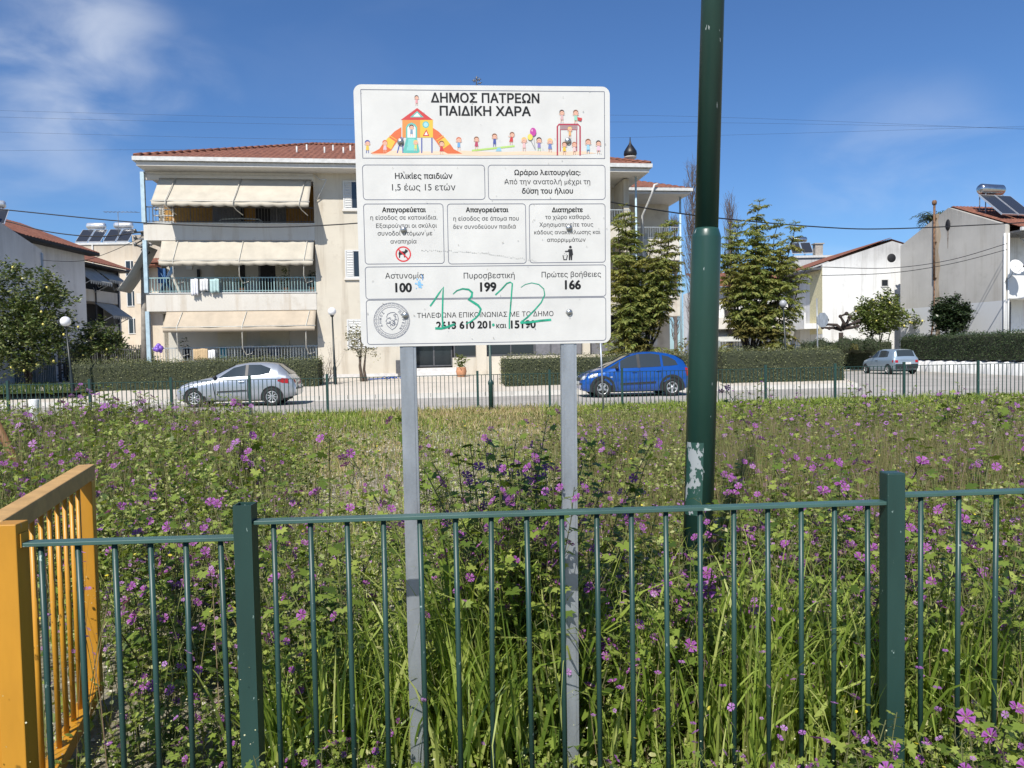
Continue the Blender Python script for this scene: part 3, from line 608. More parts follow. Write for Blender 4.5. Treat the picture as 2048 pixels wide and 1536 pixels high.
g = MB(); g.tube([(.03, 7.98, 0), (.03, 7.98, 6.7)], .05, 6); g.build('downpipe', MAT['gutter'], hl)
hl2 = empty('eaved_house', (-23.6, 35.6, 0), 0, 'shaded pale house with a long red tiled eave behind the stained gable', 'house')
b = MB(); b.box(-8, 0, 0, 6.3, -.4, 7.55); b.build('wall', MAT['house_l'], hl2)
r = MB(); tiles(r, (.55, -.1, 7.62), (0, 1, 0), 6.9, (-4.4, 0, 1.75)); r.face([(-8.3, -.1, 7.6), (-8.3, 6.8, 7.6), (-3.85, 6.8, 9.37), (-3.85, -.1, 9.37)]); r.build('roof', MAT['tile'], hl2)
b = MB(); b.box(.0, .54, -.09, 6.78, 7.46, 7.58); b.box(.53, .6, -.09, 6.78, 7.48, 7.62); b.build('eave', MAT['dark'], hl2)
b = MB(); b.face([(0.001, 0, 7.56), (0.001, 6.3, 7.56), (-3.85, 6.3, 9.3), (-3.85, 0, 9.3)]); b.face([(-3.85, 6.31, 9.3), (0, 6.31, 7.56), (-8, 6.31, 7.56)]); b.build('gable_end', MAT['house_l'], hl2)
hb = empty('balcony_house', (-25.0, 42.3, 0), 0, 'small shaded house with grey balcony awnings behind the pale eaved house', 'house')
b = MB(); b.box(-7, -.9, 0, 6.0, -.4, 7.2); b.box(-.9, 0, 0, .25, -.4, 7.2); b.box(-.9, 0, 5.7, 6.0, -.4, 7.2); b.build('wall', MAT['shade_in'], hb)
for (z0, z1) in ((2.9, 3.75), (5.15, 5.85)): b = MB(); b.box(-.88, .05, .26, 5.69, z0, z1 if z0 < 4 else z1); b.build('balcony_parapet', MAT['band'], hb)
r = MB(); tiles(r, (.7, -.1, 7.35), (0, 1, 0), 6.6, (-4, 0, 1.5)); r.build('roof', MAT['tile'], hb)
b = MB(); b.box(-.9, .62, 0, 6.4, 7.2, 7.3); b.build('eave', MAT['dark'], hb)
b = MB(); b.box(-.92, -.86, .4, 5.5, 3.8, 5.1); b.box(-.92, -.86, .4, 5.5, 5.9, 7.1); b.build('balcony_glazing', MAT['dark'], hb)
def side_awning(parent, y0, y1, zt, zb, xo):
    b = MB(); b.face([(.0, y0, zt), (.0, y1, zt), (xo, y1, zb), (xo, y0, zb)])
    for k in range(10): ya = y0 + (y1 - y0) * k / 10; yb = ya + (y1 - y0) / 10; b.face([(xo, ya, zb), (xo, yb, zb), (xo, (yb * 2 + ya) / 3, zb - .2), (xo, (ya * 2 + yb) / 3, zb - .2)])
    o = b.build('awning', MAT['greyfab'], parent); o.modifiers.new('solid', 'SOLIDIFY').thickness = .015
    for y in (y0 + .1, y1 - .1): c = MB(); c.tube([(xo, y, zb), (.1, y, zb - .5), (.0, y, zb - .2)], .025, 6); c.build('awning_arm', MAT['white'], o)
side_awning(hb, .6, 3.0, 7.1, 6.2, 1.1); side_awning(hb, 3.2, 5.2, 7.1, 6.5, .8); side_awning(hb, 2.9, 5.2, 5.1, 4.3, 1.1)
for y in (.3, 3.0, 5.6): b = MB(); b.tube([(.08, y, 0), (.08, y, 7.3)], .05, 6); b.build('downpipe', MAT['frame_d'], hb)
ha = empty('flat_roofed_block', (-34.6, 58, 0), 0, 'flat roofed cream block with two solar heaters behind the left houses', 'building')
ztop = Zat(230, 489, 58)
b = MB(); b.box(0, 13, 0, 10, 0, ztop); cq = P(277, 470, 57.6).x + 34.6; b.box(cq - .45, cq + .45, -.5, 0, 0, Zat(277, 470, 57.6)); b.build('wall', MAT['creamflat'], ha)
b = MB(); b.box(-.08, 13.1, -.08, 10.1, ztop, ztop + .16); b.build('parapet_coping', MAT['gutter'], ha)
for (u, v) in ((262, 537), (265, 597), (268, 652)):
    p = P(u, v, 58); xx = p.x + 34.6; window(ha, xx - .42, xx + .42, p.z - .62, p.z + .62, 0)
b = MB(); b.tube([(2.6, -.05, 0), (2.6, -.05, ztop)], .06, 6); b.build('downpipe', MAT['gutter'], ha)
b = MB(); q = P(283, 530, 57); b.box(q.x + 34.6 - .2, q.x + 35.9, -1.6, 0, q.z - .1, q.z + .05); tiles(b, (q.x + 34.4, -1.7, q.z + .1), (1, 0, 0), 2.4, (0, 1.6, .5)); b.build('porch_roof', MAT['tile'], ha)
b = MB(); q = P(285, 595, 57); b.box(q.x + 34.6 - .3, q.x + 36.2, -1.4, -.01, q.z - .5, q.z + .3); b.build('balcony_parapet', MAT['band'], ha)
p = P(172, 488, 58.6); solar('solar_water_heater', (p.x + .1, 58.7, ztop + .30), R(3), .88, 'left one of two white tank solar heaters on the flat cream roof')
p = P(228, 488, 58.6); solar('solar_water_heater', (p.x + .1, 58.7, ztop + .30), R(3), .88, 'right one of two white tank solar heaters on the flat cream roof, beside the aerial')
p = P(-2, 432, 34); solar('solar_water_heater', (-23.2, 33.6, 7.75), R(20), .62, 'white tank solar heater cut off by the left edge of the photo')
b = MB(); p = P(238, 480, 59); q = P(240, 425, 59); b.tube([(p.x, 59, ztop), (p.x, 59, q.z)], .025, 6)
b.tube([(p.x - 1.1, 59, q.z + .08), (p.x + 1.7, 59, q.z - .02)], .018, 5)
for k in range(9): x = p.x - 1.0 + .3 * k; b.tube([(x, 58.7, q.z + .04), (x, 59.3, q.z + .04)], .012, 4)
tag(b.build('tv_aerial', MAT['antenna']), 'thin television aerial above the flat cream roof', 'aerial')
b = MB(); p = P(953, 170, 40); b.tube([(p.x, 40, 12.6), (p.x, 40, P(953, 158, 40).z)], .03, 6); zz = P(953, 166, 40).z
for dx, dz, s_ in ((-.12, .05, .16), (.16, .1, .14), (.02, .18, .2), (.2, -.08, .1)): b.tube([(p.x, 40, zz + dz), (p.x + dx, 39.8, zz + dz)], .015, 4); b.tube([(p.x + dx, 39.8, zz + dz - s_ / 2), (p.x + dx, 39.8, zz + dz + s_ / 2)], .03, 5); b.tube([(p.x + dx - .1, 39.8, zz + dz), (p.x + dx + .1, 39.8, zz + dz + .03)], .02, 4)
tag(b.build('tv_aerial', MAT['antenna']), 'small aerial tip standing up behind the top of the notice board', 'aerial')

# ------------------------------------------------------------------ houses on the right
e2a = math.atan2(.196, .98)
GO = Vector((28.9, 44.0, 0)); hg = empty('grey_house', GO, e2a, 'weathered grey gable house with a rust streaked pipe and a round vent', 'house')
gl = 8.67; ezz, rzz = 8.54, 10.35
b = MB()
yprism(b, [(0, -.2), (gl, -.2), (gl, ezz), (gl / 2, rzz), (0, ezz)], 0, .3)
b.box(.3, 12, gl - .3, gl, -.2, ezz); b.box(11.7, 12, 1.5, gl - .3, -.2, ezz); b.build('wall', MAT['grey'], hg)
b = MB(); b.box(.3, 12, 1.5, 1.8, -.2, ezz - .2); b.build('front_wall', MAT['house'], hg)
for (z0, z1) in ((4.25, 5.6),): b = MB(); b.box(.28, 8, -.02, 1.49, z0, z1); b.build('balcony_parapet', MAT['house'], hg)
b = MB(); b.box(.28, 8, .0, 1.49, 1.0, 1.6); b.build('porch_wall', MAT['house'], hg)
r = MB(); tiles(r, (.25, -.75, ezz - .22), (1, 0, 0), 12.4, (0, gl / 2 + .75, rzz - ezz + .3)); tiles(r, (12.4, gl + .3, ezz - .1), (-1, 0, 0), 12.15, (0, -gl / 2 - .3, rzz - ezz + .15)); r.build('roof', MAT['tile'], hg)
b = MB(); b.box(.3, 12.3, -.85, -.7, ezz - .45, ezz - .25); b.build('gutter', MAT['gutter'], hg)
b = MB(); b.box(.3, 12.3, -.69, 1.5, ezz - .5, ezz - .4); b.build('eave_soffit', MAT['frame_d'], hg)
def gy(u, v): # point on the gable plane (local x = 0): returns local y, z
    r_ = ray(u, v); n_ = Vector((math.cos(e2a), math.sin(e2a), 0)); t = (GO - CO).dot(n_) / r_.dot(n_); p = CO + r_ * t
    return (p - GO).dot(Vector((-math.sin(e2a), math.cos(e2a), 0))), p.z
ya, za = gy(1872, 410); yb, zb_ = gy(1870, 690); ym, zm = gy(1872, 560); 
b = MB(); b.tube([(-.12, ya, za), (-.12, ya, zm)], .07, 10); b.tube([(-.1, ya, zm), (-.1, ya + .02, zm - 2.4), (-.08, ya + .5, zb_ - .5)], .045, 8); b.lathe([(.07, za), (.13, za + .02), (.15, za + .2), (.1, za + .3), (.001, za + .31)], (-.12, ya, 0), 10)
for z in (zm + .1, (za + zm) / 2, za - .9): b.box(-.1, .0, ya - .1, ya + .1, z, z + .05)
b.build('flue_pipe', M('rusty_pipe', (.20, .11, .06), .8, .2, .5, 6), hg)
b = MB(); yr = ya - .16
for k in range(16): # the rust run under the pipe, a stain on the plaster
    z1 = za - .6 - (za - zb_ - 1.2) * k / 16; z0 = z1 - (za - zb_ - 1.2) / 16; f = lambda z: .16 + .1 * math.sin(z * 3.1) + .05 * math.sin(z * 9)
    b.face([(-.003, yr - f(z0), z0), (-.003, yr + .16, z0), (-.003, yr + .16, z1), (-.003, yr - f(z1), z1)])
b.build('rust_stain', M('rust_stain', (.45, .36, .26), .95, var=.28, scale=3, stretch=(1, 1, .2)), hg)
yv, zv = gy(1896, 450); b = MB(); b.lathe([(.001, -.012), (.26, -.012), (.26, .0)], (0, 0, 0), 18); o = b.build('round_vent', MAT['dark'], hg); o.location = (-.002, yv, zv); o.rotation_euler = (0, R(90), 0); o.scale = (1.4, .8, 1)
b = MB(); b.face([(-.004, yv - .08, zv - .3), (-.004, yv + .1, zv - .3), (-.004, yv + .03, zv - 1.5), (-.004, yv - .02, zv - 1.5)]); b.build('drip_stain', M('drip_stain', (.3, .26, .22), .95, var=.4), hg)
b = MB(); b.tube([(-.05, -.03, .5), (-.05, -.03, ezz - .5)], .06, 8); b.tube([(.18, -.07, .5), (.18, -.07, ezz - .5)], .05, 8); b.build('downpipe', MAT['white'], hg)
HGF = Frame(28.9, 44.0, e2a); X = lambda u, v, o=0: HGF.loc(u, v, o)
xa, za = X(2012, 553, 1.5); b = MB(); b.box(.5, 1.7, 1.46, 1.5, 5.62, 7.6); b.build('balcony_door', MAT['dark'], hg)
xa, zt_ = X(2014, 604, 1.5); b = MB(); b.box(.45, 1.9, 1.46, 1.5, 1.2, zt_); b.build('house_door', MAT['frame_d'], hg)
b = MB(); b.box(.6, 1.6, 1.44, 1.459, 1.3, zt_ - .12); b.build('door_panel', MAT['shade_in'], hg)
b = MB(); b.lathe([(.06, .0), (.16, .05), (.17, .13), (.02, .2)], (1.1, 1.35, zt_ + .25), 12); b.build('porch_lamp', MAT['terracotta'], hg)
xa, zt_ = X(2040, 480, .1); b = MB(); b.tube([(1.3, .5, ezz - .5), (2.2, -.4, 6.6)], .03, 6); b.tube([(2.2, -.4, 6.6), (2.7, .1, 5.7)], .03, 6); b.build('awning_arm', MAT['white'], hg)
dishp = P(2031, 535, 43.3); dd = empty('satellite_dish', dishp, R(18), 'white satellite dish fixed to the right hand balcony', 'satellite dish')
b = MB(); prof = [(.001, 0), (.15, .015), (.3, .05), (.42, .1), (.44, .1)]; b.lathe(prof, (0, 0, 0), 24); o = b.build('dish', MAT['white'], dd); o.rotation_euler = (R(72), 0, R(-12)); o.modifiers.new('s', 'SOLIDIFY').thickness = .015
b = MB(); b.tube([(0, .05, -.05), (-.05, .25, -.5), (-.05, .6, -.75)], .022, 6); b.build('mount', MAT['galv'], dd)
b = MB(); b.tube([(-.05, -.05, -.38), (-.02, -.5, -.02)], .014, 6); b.box(-.05, .03, -.56, -.48, -.05, .06); b.build('feed_arm', MAT['plastic'], dd)
p = HGF.loc(2010, 437, 1.8); solar('solar_water_heater', HGF.w(1.75, .9, ezz + .72), e2a + R(4), 1.12, 'polished steel tank solar heater on the red roof at the right edge', True)
hw = empty('white_house', (22.8, 55, 0), 0, 'bright white gable house with a small square window and a round vent', 'house')
zr, ze = 9.25, 7.65; gw = 10.2
b = MB(); b.prism([(0, -.2), (gw, -.2), (gw, ze), (gw / 2, zr), (0, ze)], 0, .3); b.box(0.002, .3, .3, 12, -.2, ze - .05); b.box(gw - .3, gw, .3, 12, -.2, ze); b.build('wall', MAT['house'], hw)
b = MB(); b.box(-.012, .0, .0, 2.3, 2.6, ze - .2); b.build('corner_strip', MAT['yellowwall'], hw)
b = MB(); b.box(-1.1, -.013, .6, 5, 3.0, 3.4); b.box(-1.1, -1.0, .6, 5, 3.4, 4.2); b.build('side_balcony', MAT['house'], hw)
r = MB(); tiles(r, (-.75, 12, ze - .14), (0, -1, 0), 11.9, (gw / 2 + .75, 0, zr - ze + .38)); tiles(r, (gw + .5, .1, ze - .05), (0, 1, 0), 11.9, (-gw / 2 - .5, 0, zr - ze + .2)); r.build('roof', MAT['tile'], hw)
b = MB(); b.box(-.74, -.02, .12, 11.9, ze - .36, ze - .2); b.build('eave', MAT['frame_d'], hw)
q = P(1783, 516, 55); b = MB(); b.lathe([(.001, -.015), (.3, -.015), (.32, 0)], (0, 0, 0), 18); o = b.build('round_vent', MAT['dark'], hw); o.location = (q.x - 22.8, -.002, q.z); o.rotation_euler = (R(-90), 0, 0)
q = P(1769, 566, 55); xx = q.x - 22.8; window(hw, xx - .28, xx + .28, q.z - .28, q.z + .28, -.01, mull=False, name='small_window')
hm = empty('terraced_house', (15.5, 60.5, 0), 0, 'white house with a red roof glimpsed between the feathery trees', 'house')
b = MB(); b.box(0, 6.8, 0, 7, 0, 6.6); b.build('wall', MAT['house'], hm)
r = MB(); tiles(r, (-.5, -.8, 6.6), (1, 0, 0), 7.8, (0, 4.5, 1.5)); r.build('roof', MAT['tile'], hm)
for (u, v) in ((1462, 640), (1520, 640)): q = P(u, v, 60.5); window(hm, q.x - 16.1, q.x - 14.6, q.z - .9, q.z + .9, 0, name='window')
b = MB(); b.box(.2, 6.6, -1.3, 0, 3.2, 4.1); b.build('balcony_parapet', MAT['band'], hm)
b = MB(); b.face([(.6, -.05, 3.1), (3.0, -.05, 3.1), (3.0, -1.3, 2.2), (.6, -1.3, 2.2)]); o = b.build('awning', MAT['greyfab'], hm); o.modifiers.new('s', 'SOLIDIFY').thickness = .02
hr = empty('roof_block', (25.9, 68.5, 0), 0, 'flat white upper storey behind the red roof, carrying a solar heater', 'building')
zz = Zat(1615, 517, 69); b = MB(); b.box(0, 3.4, 0, 5, 0, zz); b.build('wall', MAT['house'], hr); b = MB(); b.box(-.15, 3.55, -.15, 5.1, zz, zz + .2); b.build('roof_slab', MAT['gutter'], hr); b = MB(); b.box(2.1, 2.8, .6, 1.2, zz + .2, zz + 1.3); b.box(2.0, 2.9, .5, 1.3, zz + 1.3, zz + 1.4); b.build('chimney', MAT['concrete'], hr)
solar('solar_water_heater', (26.8, 69.0, zz + .45), R(-8), .85, 'solar heater on the flat white upper storey beyond the feathery tree', True)

# ------------------------------------------------------------------ hedges
LF = np.array([(-.5, 0, 0), (0, -.28, .05), (.5, 0, 0), (0, .28, .05)]); LFF = [[0, 1, 2, 3]]
def hedge(name, pts, wd, z0, z1, mt, label, dens=420, leaf=.055, rough=.075, cat='hedge', cap=True):
    """Clipped hedge along a ground line pts [(x,y),...]: a dark core under a skin of small leaves."""
    lv = Leaves(); core = MB(); P_, N_ = [], []
    for (xa, ya), (xb, yb) in zip(pts[:-1], pts[1:]):
        a, c = Vector((xa, ya, 0)), Vector((xb, yb, 0)); d = (c - a); Ln = d.length; d.normalize(); nr = Vector((d.y, -d.x, 0))
        r_ = .22
        prof = [(-wd / 2 + .06, z0), (-wd / 2 + .06, z1 - r_), (-wd / 2 + r_, z1 - .06), (wd / 2 - r_, z1 - .06), (wd / 2 - .06, z1 - r_), (wd / 2 - .06, z0)]
        q0 = [a + d * .06 + nr * (-o) + Vector((0, 0, z)) for o, z in prof]; q1 = [c - d * .06 + nr * (-o) + Vector((0, 0, z)) for o, z in prof]
        for k in range(5): core.face([q0[k], q1[k], q1[k + 1], q0[k + 1]])
        core.face(q0[::-1]); core.face(q1)
        def put(n, fs, ft, normal):
            s, t = rng.random(n), rng.random(n)
            for i in range(n): 
                o, z, n3 = fs(t[i]); p = a + d * (s[i] * Ln) + nr * (-o) + Vector((0, 0, z)); P_.append(p); N_.append(n3)
        Hh = z1 - z0
        for side in (1, -1):
            n = int(Ln * Hh * dens)
            s, t = rng.random(n), rng.random(n)
            for i in range(n):
                z = z0 + Hh * t[i]; ins = max(0, (z - (z1 - r_)) / r_) ** 2 * r_ * .7
                w_ = .035 * math.sin(s[i] * Ln * 2.1 + z * 3) + random.gauss(0, rough * .6)
                P_.append(a + d * (s[i] * Ln) + nr * (side * (wd / 2 - ins + w_)) + Vector((0, 0, z)))
        n = int(Ln * wd * dens * 1.1); s, t = rng.random(n), rng.random(n)
        for i in range(n):
            o = (t[i] - .5) * wd; ed = max(0, abs(o) - (wd / 2 - r_)) / r_
            P_.append(a + d * (s[i] * Ln) + nr * o + Vector((0, 0, z1 - ed ** 2 * r_ * .7 + random.gauss(0, rough) + .03 * math.sin(s[i] * Ln * 1.3))))
        for e, ds in ((a, -1), (c, 1)):
            n = int(wd * Hh * dens)
            for i in range(n):
                z = z0 + Hh * random.random(); o = (random.random() - .5) * wd
                ins = max(0, (z - (z1 - r_)) / r_) ** 2 * r_
                P_.append(e + nr * o + d * ds * (-ins - (abs(o) / wd * 2) ** 4 * .2 + random.gauss(0, rough * .6)) + Vector((0, 0, z)))
    pos = np.array([tuple(p) for p in P_]); n = len(pos)
    lv.add(LF, LFF, [0], pos, rrot(n, -1.5, 1.5), rng.uniform(.7, 1.3, n) * leaf)
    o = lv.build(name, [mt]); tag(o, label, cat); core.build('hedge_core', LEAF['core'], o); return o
hd = lambda u, v, d: (Xat(u, d, v), d)
hedge('hedge', [hd(152, 750, 28.9), hd(644, 750, 29.9)], 1.3, .30, Zat(500, 719, 29.6), LEAF['hedge'], 'clipped grey green hedge behind the silver car', dens=360)
hedge('hedge', [hd(1003, 750, 29.6), hd(1430, 750, 31.0)], 1.2, .30, Zat(1100, 713, 30.2), LEAF['hedge'], 'clipped hedge behind the blue car', dens=330)
hedge('hedge', [hd(1432, 750, 30.2), hd(1676, 750, 30.8)], 1.2, .12, Zat(1560, 698, 30.5), LEAF['hedge'], 'clipped hedge right of the green pole, ending at the side street', dens=330)
hedge('hedge', [(25.9, 37.0), (26.0, 49.4)], .95, .75, 2.2, LEAF['hedge_d'], 'long dark hedge on a rough white kerb wall along the right hand houses', dens=260, leaf=.075)
hedge('hedge', [(25.4, 50.4), (19.5, 50.4)], .9, .1, 1.95, LEAF['hedge_d'], 'dark hedge behind the small pale blue car', dens=200, leaf=.08)
hedge('hedge', [(12.9, 46), (19.3, 50.2)], .9, .1, 1.5, LEAF['hedge_d'], 'low dark hedge at the far corner of the side street', dens=160, leaf=.08)
b = MB(); N = 180
for k in range(N):
    ya, yb = 36.5 + 13 * k / N, 36.5 + 13 * (k + 1) / N; f = lambda y: .60 + .035 * math.sin(y * 5.1) + .03 * math.sin(y * 13.7 + 1)
    g = lambda y: 25.32 + .05 * math.sin(y * 3.3)
    b.face([(g(ya) - .12, ya, 0), (g(yb) - .12, yb, 0), (g(yb), yb, f(yb)), (g(ya), ya, f(ya))], 0, True); b.face([(g(ya), ya, f(ya)), (g(yb), yb, f(yb)), (26.4, yb, f(yb) + .12), (26.4, ya, f(ya) + .12)], 0, True)
tag(b.build('kerb_wall', MAT['house']), 'rough whitewashed low wall under the long dark hedge', 'wall')
def bush(name, c, r, mt, label, n=900, leaf=.08, cat='bush', flat=1.0, core=True):
    lv = Leaves(); ph = rng.uniform(0, 6.283, n); ct = rng.uniform(-.5, 1, n); st = np.sqrt(1 - ct ** 2); rr = r * rng.uniform(.82, 1.06, n) * (1 + .12 * np.sin(ph * 3 + ct * 4))
    pos = np.stack([c[0] + rr * st * np.cos(ph), c[1] + rr * st * np.sin(ph), c[2] + r * .5 * flat + rr * ct * flat], 1)
    pos[:, 2] = np.maximum(pos[:, 2], c[2] + .02); lv.add(LF, LFF, [0], pos, rrot(n, -1.5, 1.5), rng.uniform(.7, 1.3, n) * leaf)
    o = lv.build(name, [mt]); tag(o, label, cat)
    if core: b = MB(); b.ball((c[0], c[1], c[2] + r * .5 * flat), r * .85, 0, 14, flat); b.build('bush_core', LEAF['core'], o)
    return o
for (u, v, d, r, lab) in ((1640, 695, 47, .55, 'small round clipped bush left of the pruned tree'), (1690, 694, 48.5, .62, 'round clipped bush under the pruned tree'), (1714, 692, 49.2, .55, 'clipped bush right of the pruned tree, half behind its neighbour'), (1741, 690, 49.0, .55, 'clipped bush under the bright lemon tree')):
    q = P(u, v, d); bush('clipped_bush', (q.x, d, 1.35), r, LEAF['hedge_d'], lab, 700, .09)
q = P(1707, 694, 48.0); bush('yellow_bush', (q.x, 48.0, 1.4), .26, LEAF['jaca_low'], 'tiny yellowish bush between the round clipped bushes', 220, .09)
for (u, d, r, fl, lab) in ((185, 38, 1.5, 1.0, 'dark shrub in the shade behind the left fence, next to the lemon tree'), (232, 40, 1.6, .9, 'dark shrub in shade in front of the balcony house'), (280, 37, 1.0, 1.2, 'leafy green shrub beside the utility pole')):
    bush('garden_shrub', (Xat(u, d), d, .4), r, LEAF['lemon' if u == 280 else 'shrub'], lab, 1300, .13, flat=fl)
bush('ground_shrub', (Xat(1390, 31.5), 31.7, .55), 1.0, LEAF['jaca_low'], 'low yellow green shrub between the feathery tree and the green pole', 900, .12, core=False)

# ------------------------------------------------------------------ fences
def dist2(a, c): return math.hypot(c[0] - a[0], c[1] - a[1])
ff = empty('playground_fence', (0, 0, 0), 0, 'thin green metal fence across the far side of the overgrown lot', 'fence')
px_ = [-148, 15, 179, 342, 499, 654, 806, 955, 1099, 1244, 1389, 1531, 1670, 1808, 1956, 2102]
fy = lambda x: 18.75 + .111 * (x + 10.5)
fp = []
for u in px_:
    d = 19.5
    for _ in range(6): d = fy(Xat(u, d))
    fp.append((Xat(u, d), d))
for i, (x, y) in enumerate(fp):
    b = MB(); b.box(x - .03, x + .03, y - .03, y + .03, -.02, 1.12); b.build('post', MAT['green'], ff)
    if i + 1 < len(fp):
        x1, y1 = fp[i + 1]; a, c = Vector((x, y, 0)), Vector((x1, y1, 0)); d = (c - a).normalized(); Ln = (c - a).length
        TM = Matrix.Translation(a) @ Matrix.Rotation(math.atan2(d.y, d.x), 4, 'Z'); b = MB()
        b.box(.03, Ln - .03, -.02, .02, 1.005, 1.02, 0, TM); b.box(.03, Ln - .03, -.015, .015, .10, .115, 0, TM)
        n = 18
        for k in range(1, n): s = Ln * k / n; b.box(s - .008, s + .008, -.008, .008, .05, 1.005, 0, TM)
        b.build('panel', MAT['green'], ff)
nf = empty('metal_fence', (0, 2.3, 0), 0, 'dark green metal railing close in front of the notice board', 'fence')
nf_o = Vector((0, 2.3, 0))
pA, pB, pC, pD = P(25, 1100, 2.13), P(493, 1100, 2.26), P(1784, 1100, 2.41), P(3040, 1100, 2.56)
def npost(p, z1, w=.035, hollow=True):
    b = MB(); x, y = p.x, p.y - 2.3; t = .004
    if hollow:
        b.box(x - w, x + w, y - w, y - w + t, -.05, z1); b.box(x - w, x + w, y + w - t, y + w, -.05, z1); b.box(x - w, x - w + t, y - w + t, y + w - t, -.05, z1); b.box(x + w - t, x + w, y - w + t, y + w - t, -.05, z1)
    else: b.box(x - w, x + w, y - w, y + w, -.05, z1)
    return b.build('post', MAT['green'], nf, bevel=0 if hollow else .004)
npost(pB, P(493, 1010, 2.24).z, .0275); npost(pC, P(1783, 946, 2.39).z, .029, False)
def nrail(a, c, za, zc, n):
    a, c = Vector((a.x, a.y - 2.3, za)), Vector((c.x, c.y - 2.3, zc)); d = (c - a); Ln = d.length; ang = math.atan2(d.y, d.x); sl = math.asin(d.z / Ln)
    TM = Matrix.Translation(a) @ Matrix.Rotation(ang, 4, 'Z') @ Matrix.Rotation(-sl, 4, 'Y')
    b = MB(); b.box(.029, Ln - .029, -.021, .021, -.012, 0, 0, TM); b.build('rail', MAT['green_rail'], nf, bevel=.002)
    b = MB(); b.box(.029, Ln - .029, -.018, .018, -.94, -.93, 0, TM); b.build('rail', MAT['green_rail'], nf)
    for k in range(n):
        p = a.lerp(c, (k + .75) / (n + .5)); b = MB(); b.tube([(p.x + random.gauss(0, .004), p.y + random.gauss(0, .004), p.z - .985), (p.x, p.y, p.z - .012)], .0082, 10); b.build('bar', MAT['green'], nf)
nrail(pA, pB, P(50, 1083, 2.13).z, P(470, 1071, 2.26).z, 6)
nrail(pB, pC, P(515, 1041, 2.25).z, P(1760, 1002, 2.40).z, 18)
nrail(pC, pD, P(1810, 986, 2.41).z, P(1810, 986, 2.41).z, 17)
# ------------------------------------------------------------------ yellow gate and its post
gp = empty('gate_post', (pA.x, pA.y, 0), R(4), 'yellow square gate post at the left end of the green railing', 'gate post')
b = MB(); zt_ = P(30, 1049, 2.1).z; b.box(-.037, .03, -.032, .032, -.05, zt_); b.build('post', MAT['yellow'], gp, bevel=.003)
b = MB(); b.box(.03, .036, -.02, .02, zt_ - .07, zt_ - .03); b.build('rail_bracket', MAT['yellow'], gp)
gA = Vector((pA.x - .085, pA.y + .05, 0)); gB = Vector((P(172, 1000, 3.28).x, 3.28, 0)); gd = gB - gA
gt = empty('yellow_gate', gA, math.atan2(gd.y, gd.x), 'yellow barred gate with a faded tan top rail standing open into the weeds', 'gate'); gLn = gd.length; zg = 1.095
b = MB(); b.box(-.036, gLn + .035, -.034, .034, zg - .065, zg); b.build('top_rail', MAT['yellow_top'], gt, bevel=.005)
b = MB(); b.box(-.034, .034, -.032, .032, .06, zg - .066); b.build('stile', MAT['yellow'], gt, bevel=.004)
b = MB(); b.box(gLn - .034, gLn + .034, -.032, .032, .06, zg - .066); b.build('stile', MAT['yellow'], gt, bevel=.004)
b = MB(); b.box(.034, gLn - .034, -.03, .03, .06, .12); b.build('bottom_rail', MAT['yellow'], gt, bevel=.004)
for k in range(9):
    x = .034 + (gLn - .068) * (k + 1) / 10; b = MB(); b.tube([(x, 0, .12), (x, 0, zg - .065)], .0095, 10); b.build('bar', MAT['yellow'], gt)
b = MB(); b.box(gLn + .034, gLn + .045, -.012, .012, .75, .86); b.build('latch', MAT['galv_dark'], gt)
# ------------------------------------------------------------------ tall green lamp pole near the camera
q0, q1 = P(1391, 1250, 3.72), P(1430, -160, 3.72); ax = (q1 - q0).normalized()
base = q0 + ax * ((0 - q0.z) / ax.z); tp = empty('lamp_pole', base, 0, 'tall thick dark green lamp pole with chipped paint, leaning slightly', 'lamp pole')
at_ = lambda z: ax * (z / ax.z); zc = P(1415, 462, 3.72).z
b = MB(); b.tube([at_(-.1), at_(zc - .035), at_(zc - .03), at_(zc), at_(zc + .012)], [.073, .0712, .0712, .062, .0575], 32); b.build('lower_tube', MAT['pole'], tp)
b = MB(); b.tube([at_(zc + .005), at_(zc + 3.4)], [.0568, .052], 32); b.build('upper_tube', MAT['pole'], tp)
b = MB(); zs0, zs1 = P(1386, 1032, 3.65).z, P(1386, 886, 3.65).z; nn = 12
mp, n_, l_, bs_ = nodes('torn_notice')
fr = n_.new('ShaderNodeMapRange'); l_.new(noise(n_, l_, 15, 5, .6, stretch=(1, 1, .55)), fr.inputs[0]); fr.inputs[1].default_value = .475; fr.inputs[2].default_value = .49
l_.new(mixc(n_, l_, fr.outputs[0], (.30, .33, .34), (.014, .06, .045)), bs_.inputs['Base Color']); bs_.inputs['Roughness'].default_value = .6
for k in range(nn):
    for j in range(10):
        a0, a1 = R(-166 + 74 * k / nn), R(-166 + 74 * (k + 1) / nn); za, zb_ = zs0 + (zs1 - zs0) * j / 10, zs0 + (zs1 - zs0) * (j + 1) / 10
        f = lambda a, z: at_(z) + Vector((.0737 * math.cos(a), .0737 * math.sin(a), 0)); b.face([f(a0, za), f(a1, za), f(a1, zb_), f(a0, zb_)], 0, True)
b.build('torn_notice', mp, tp)

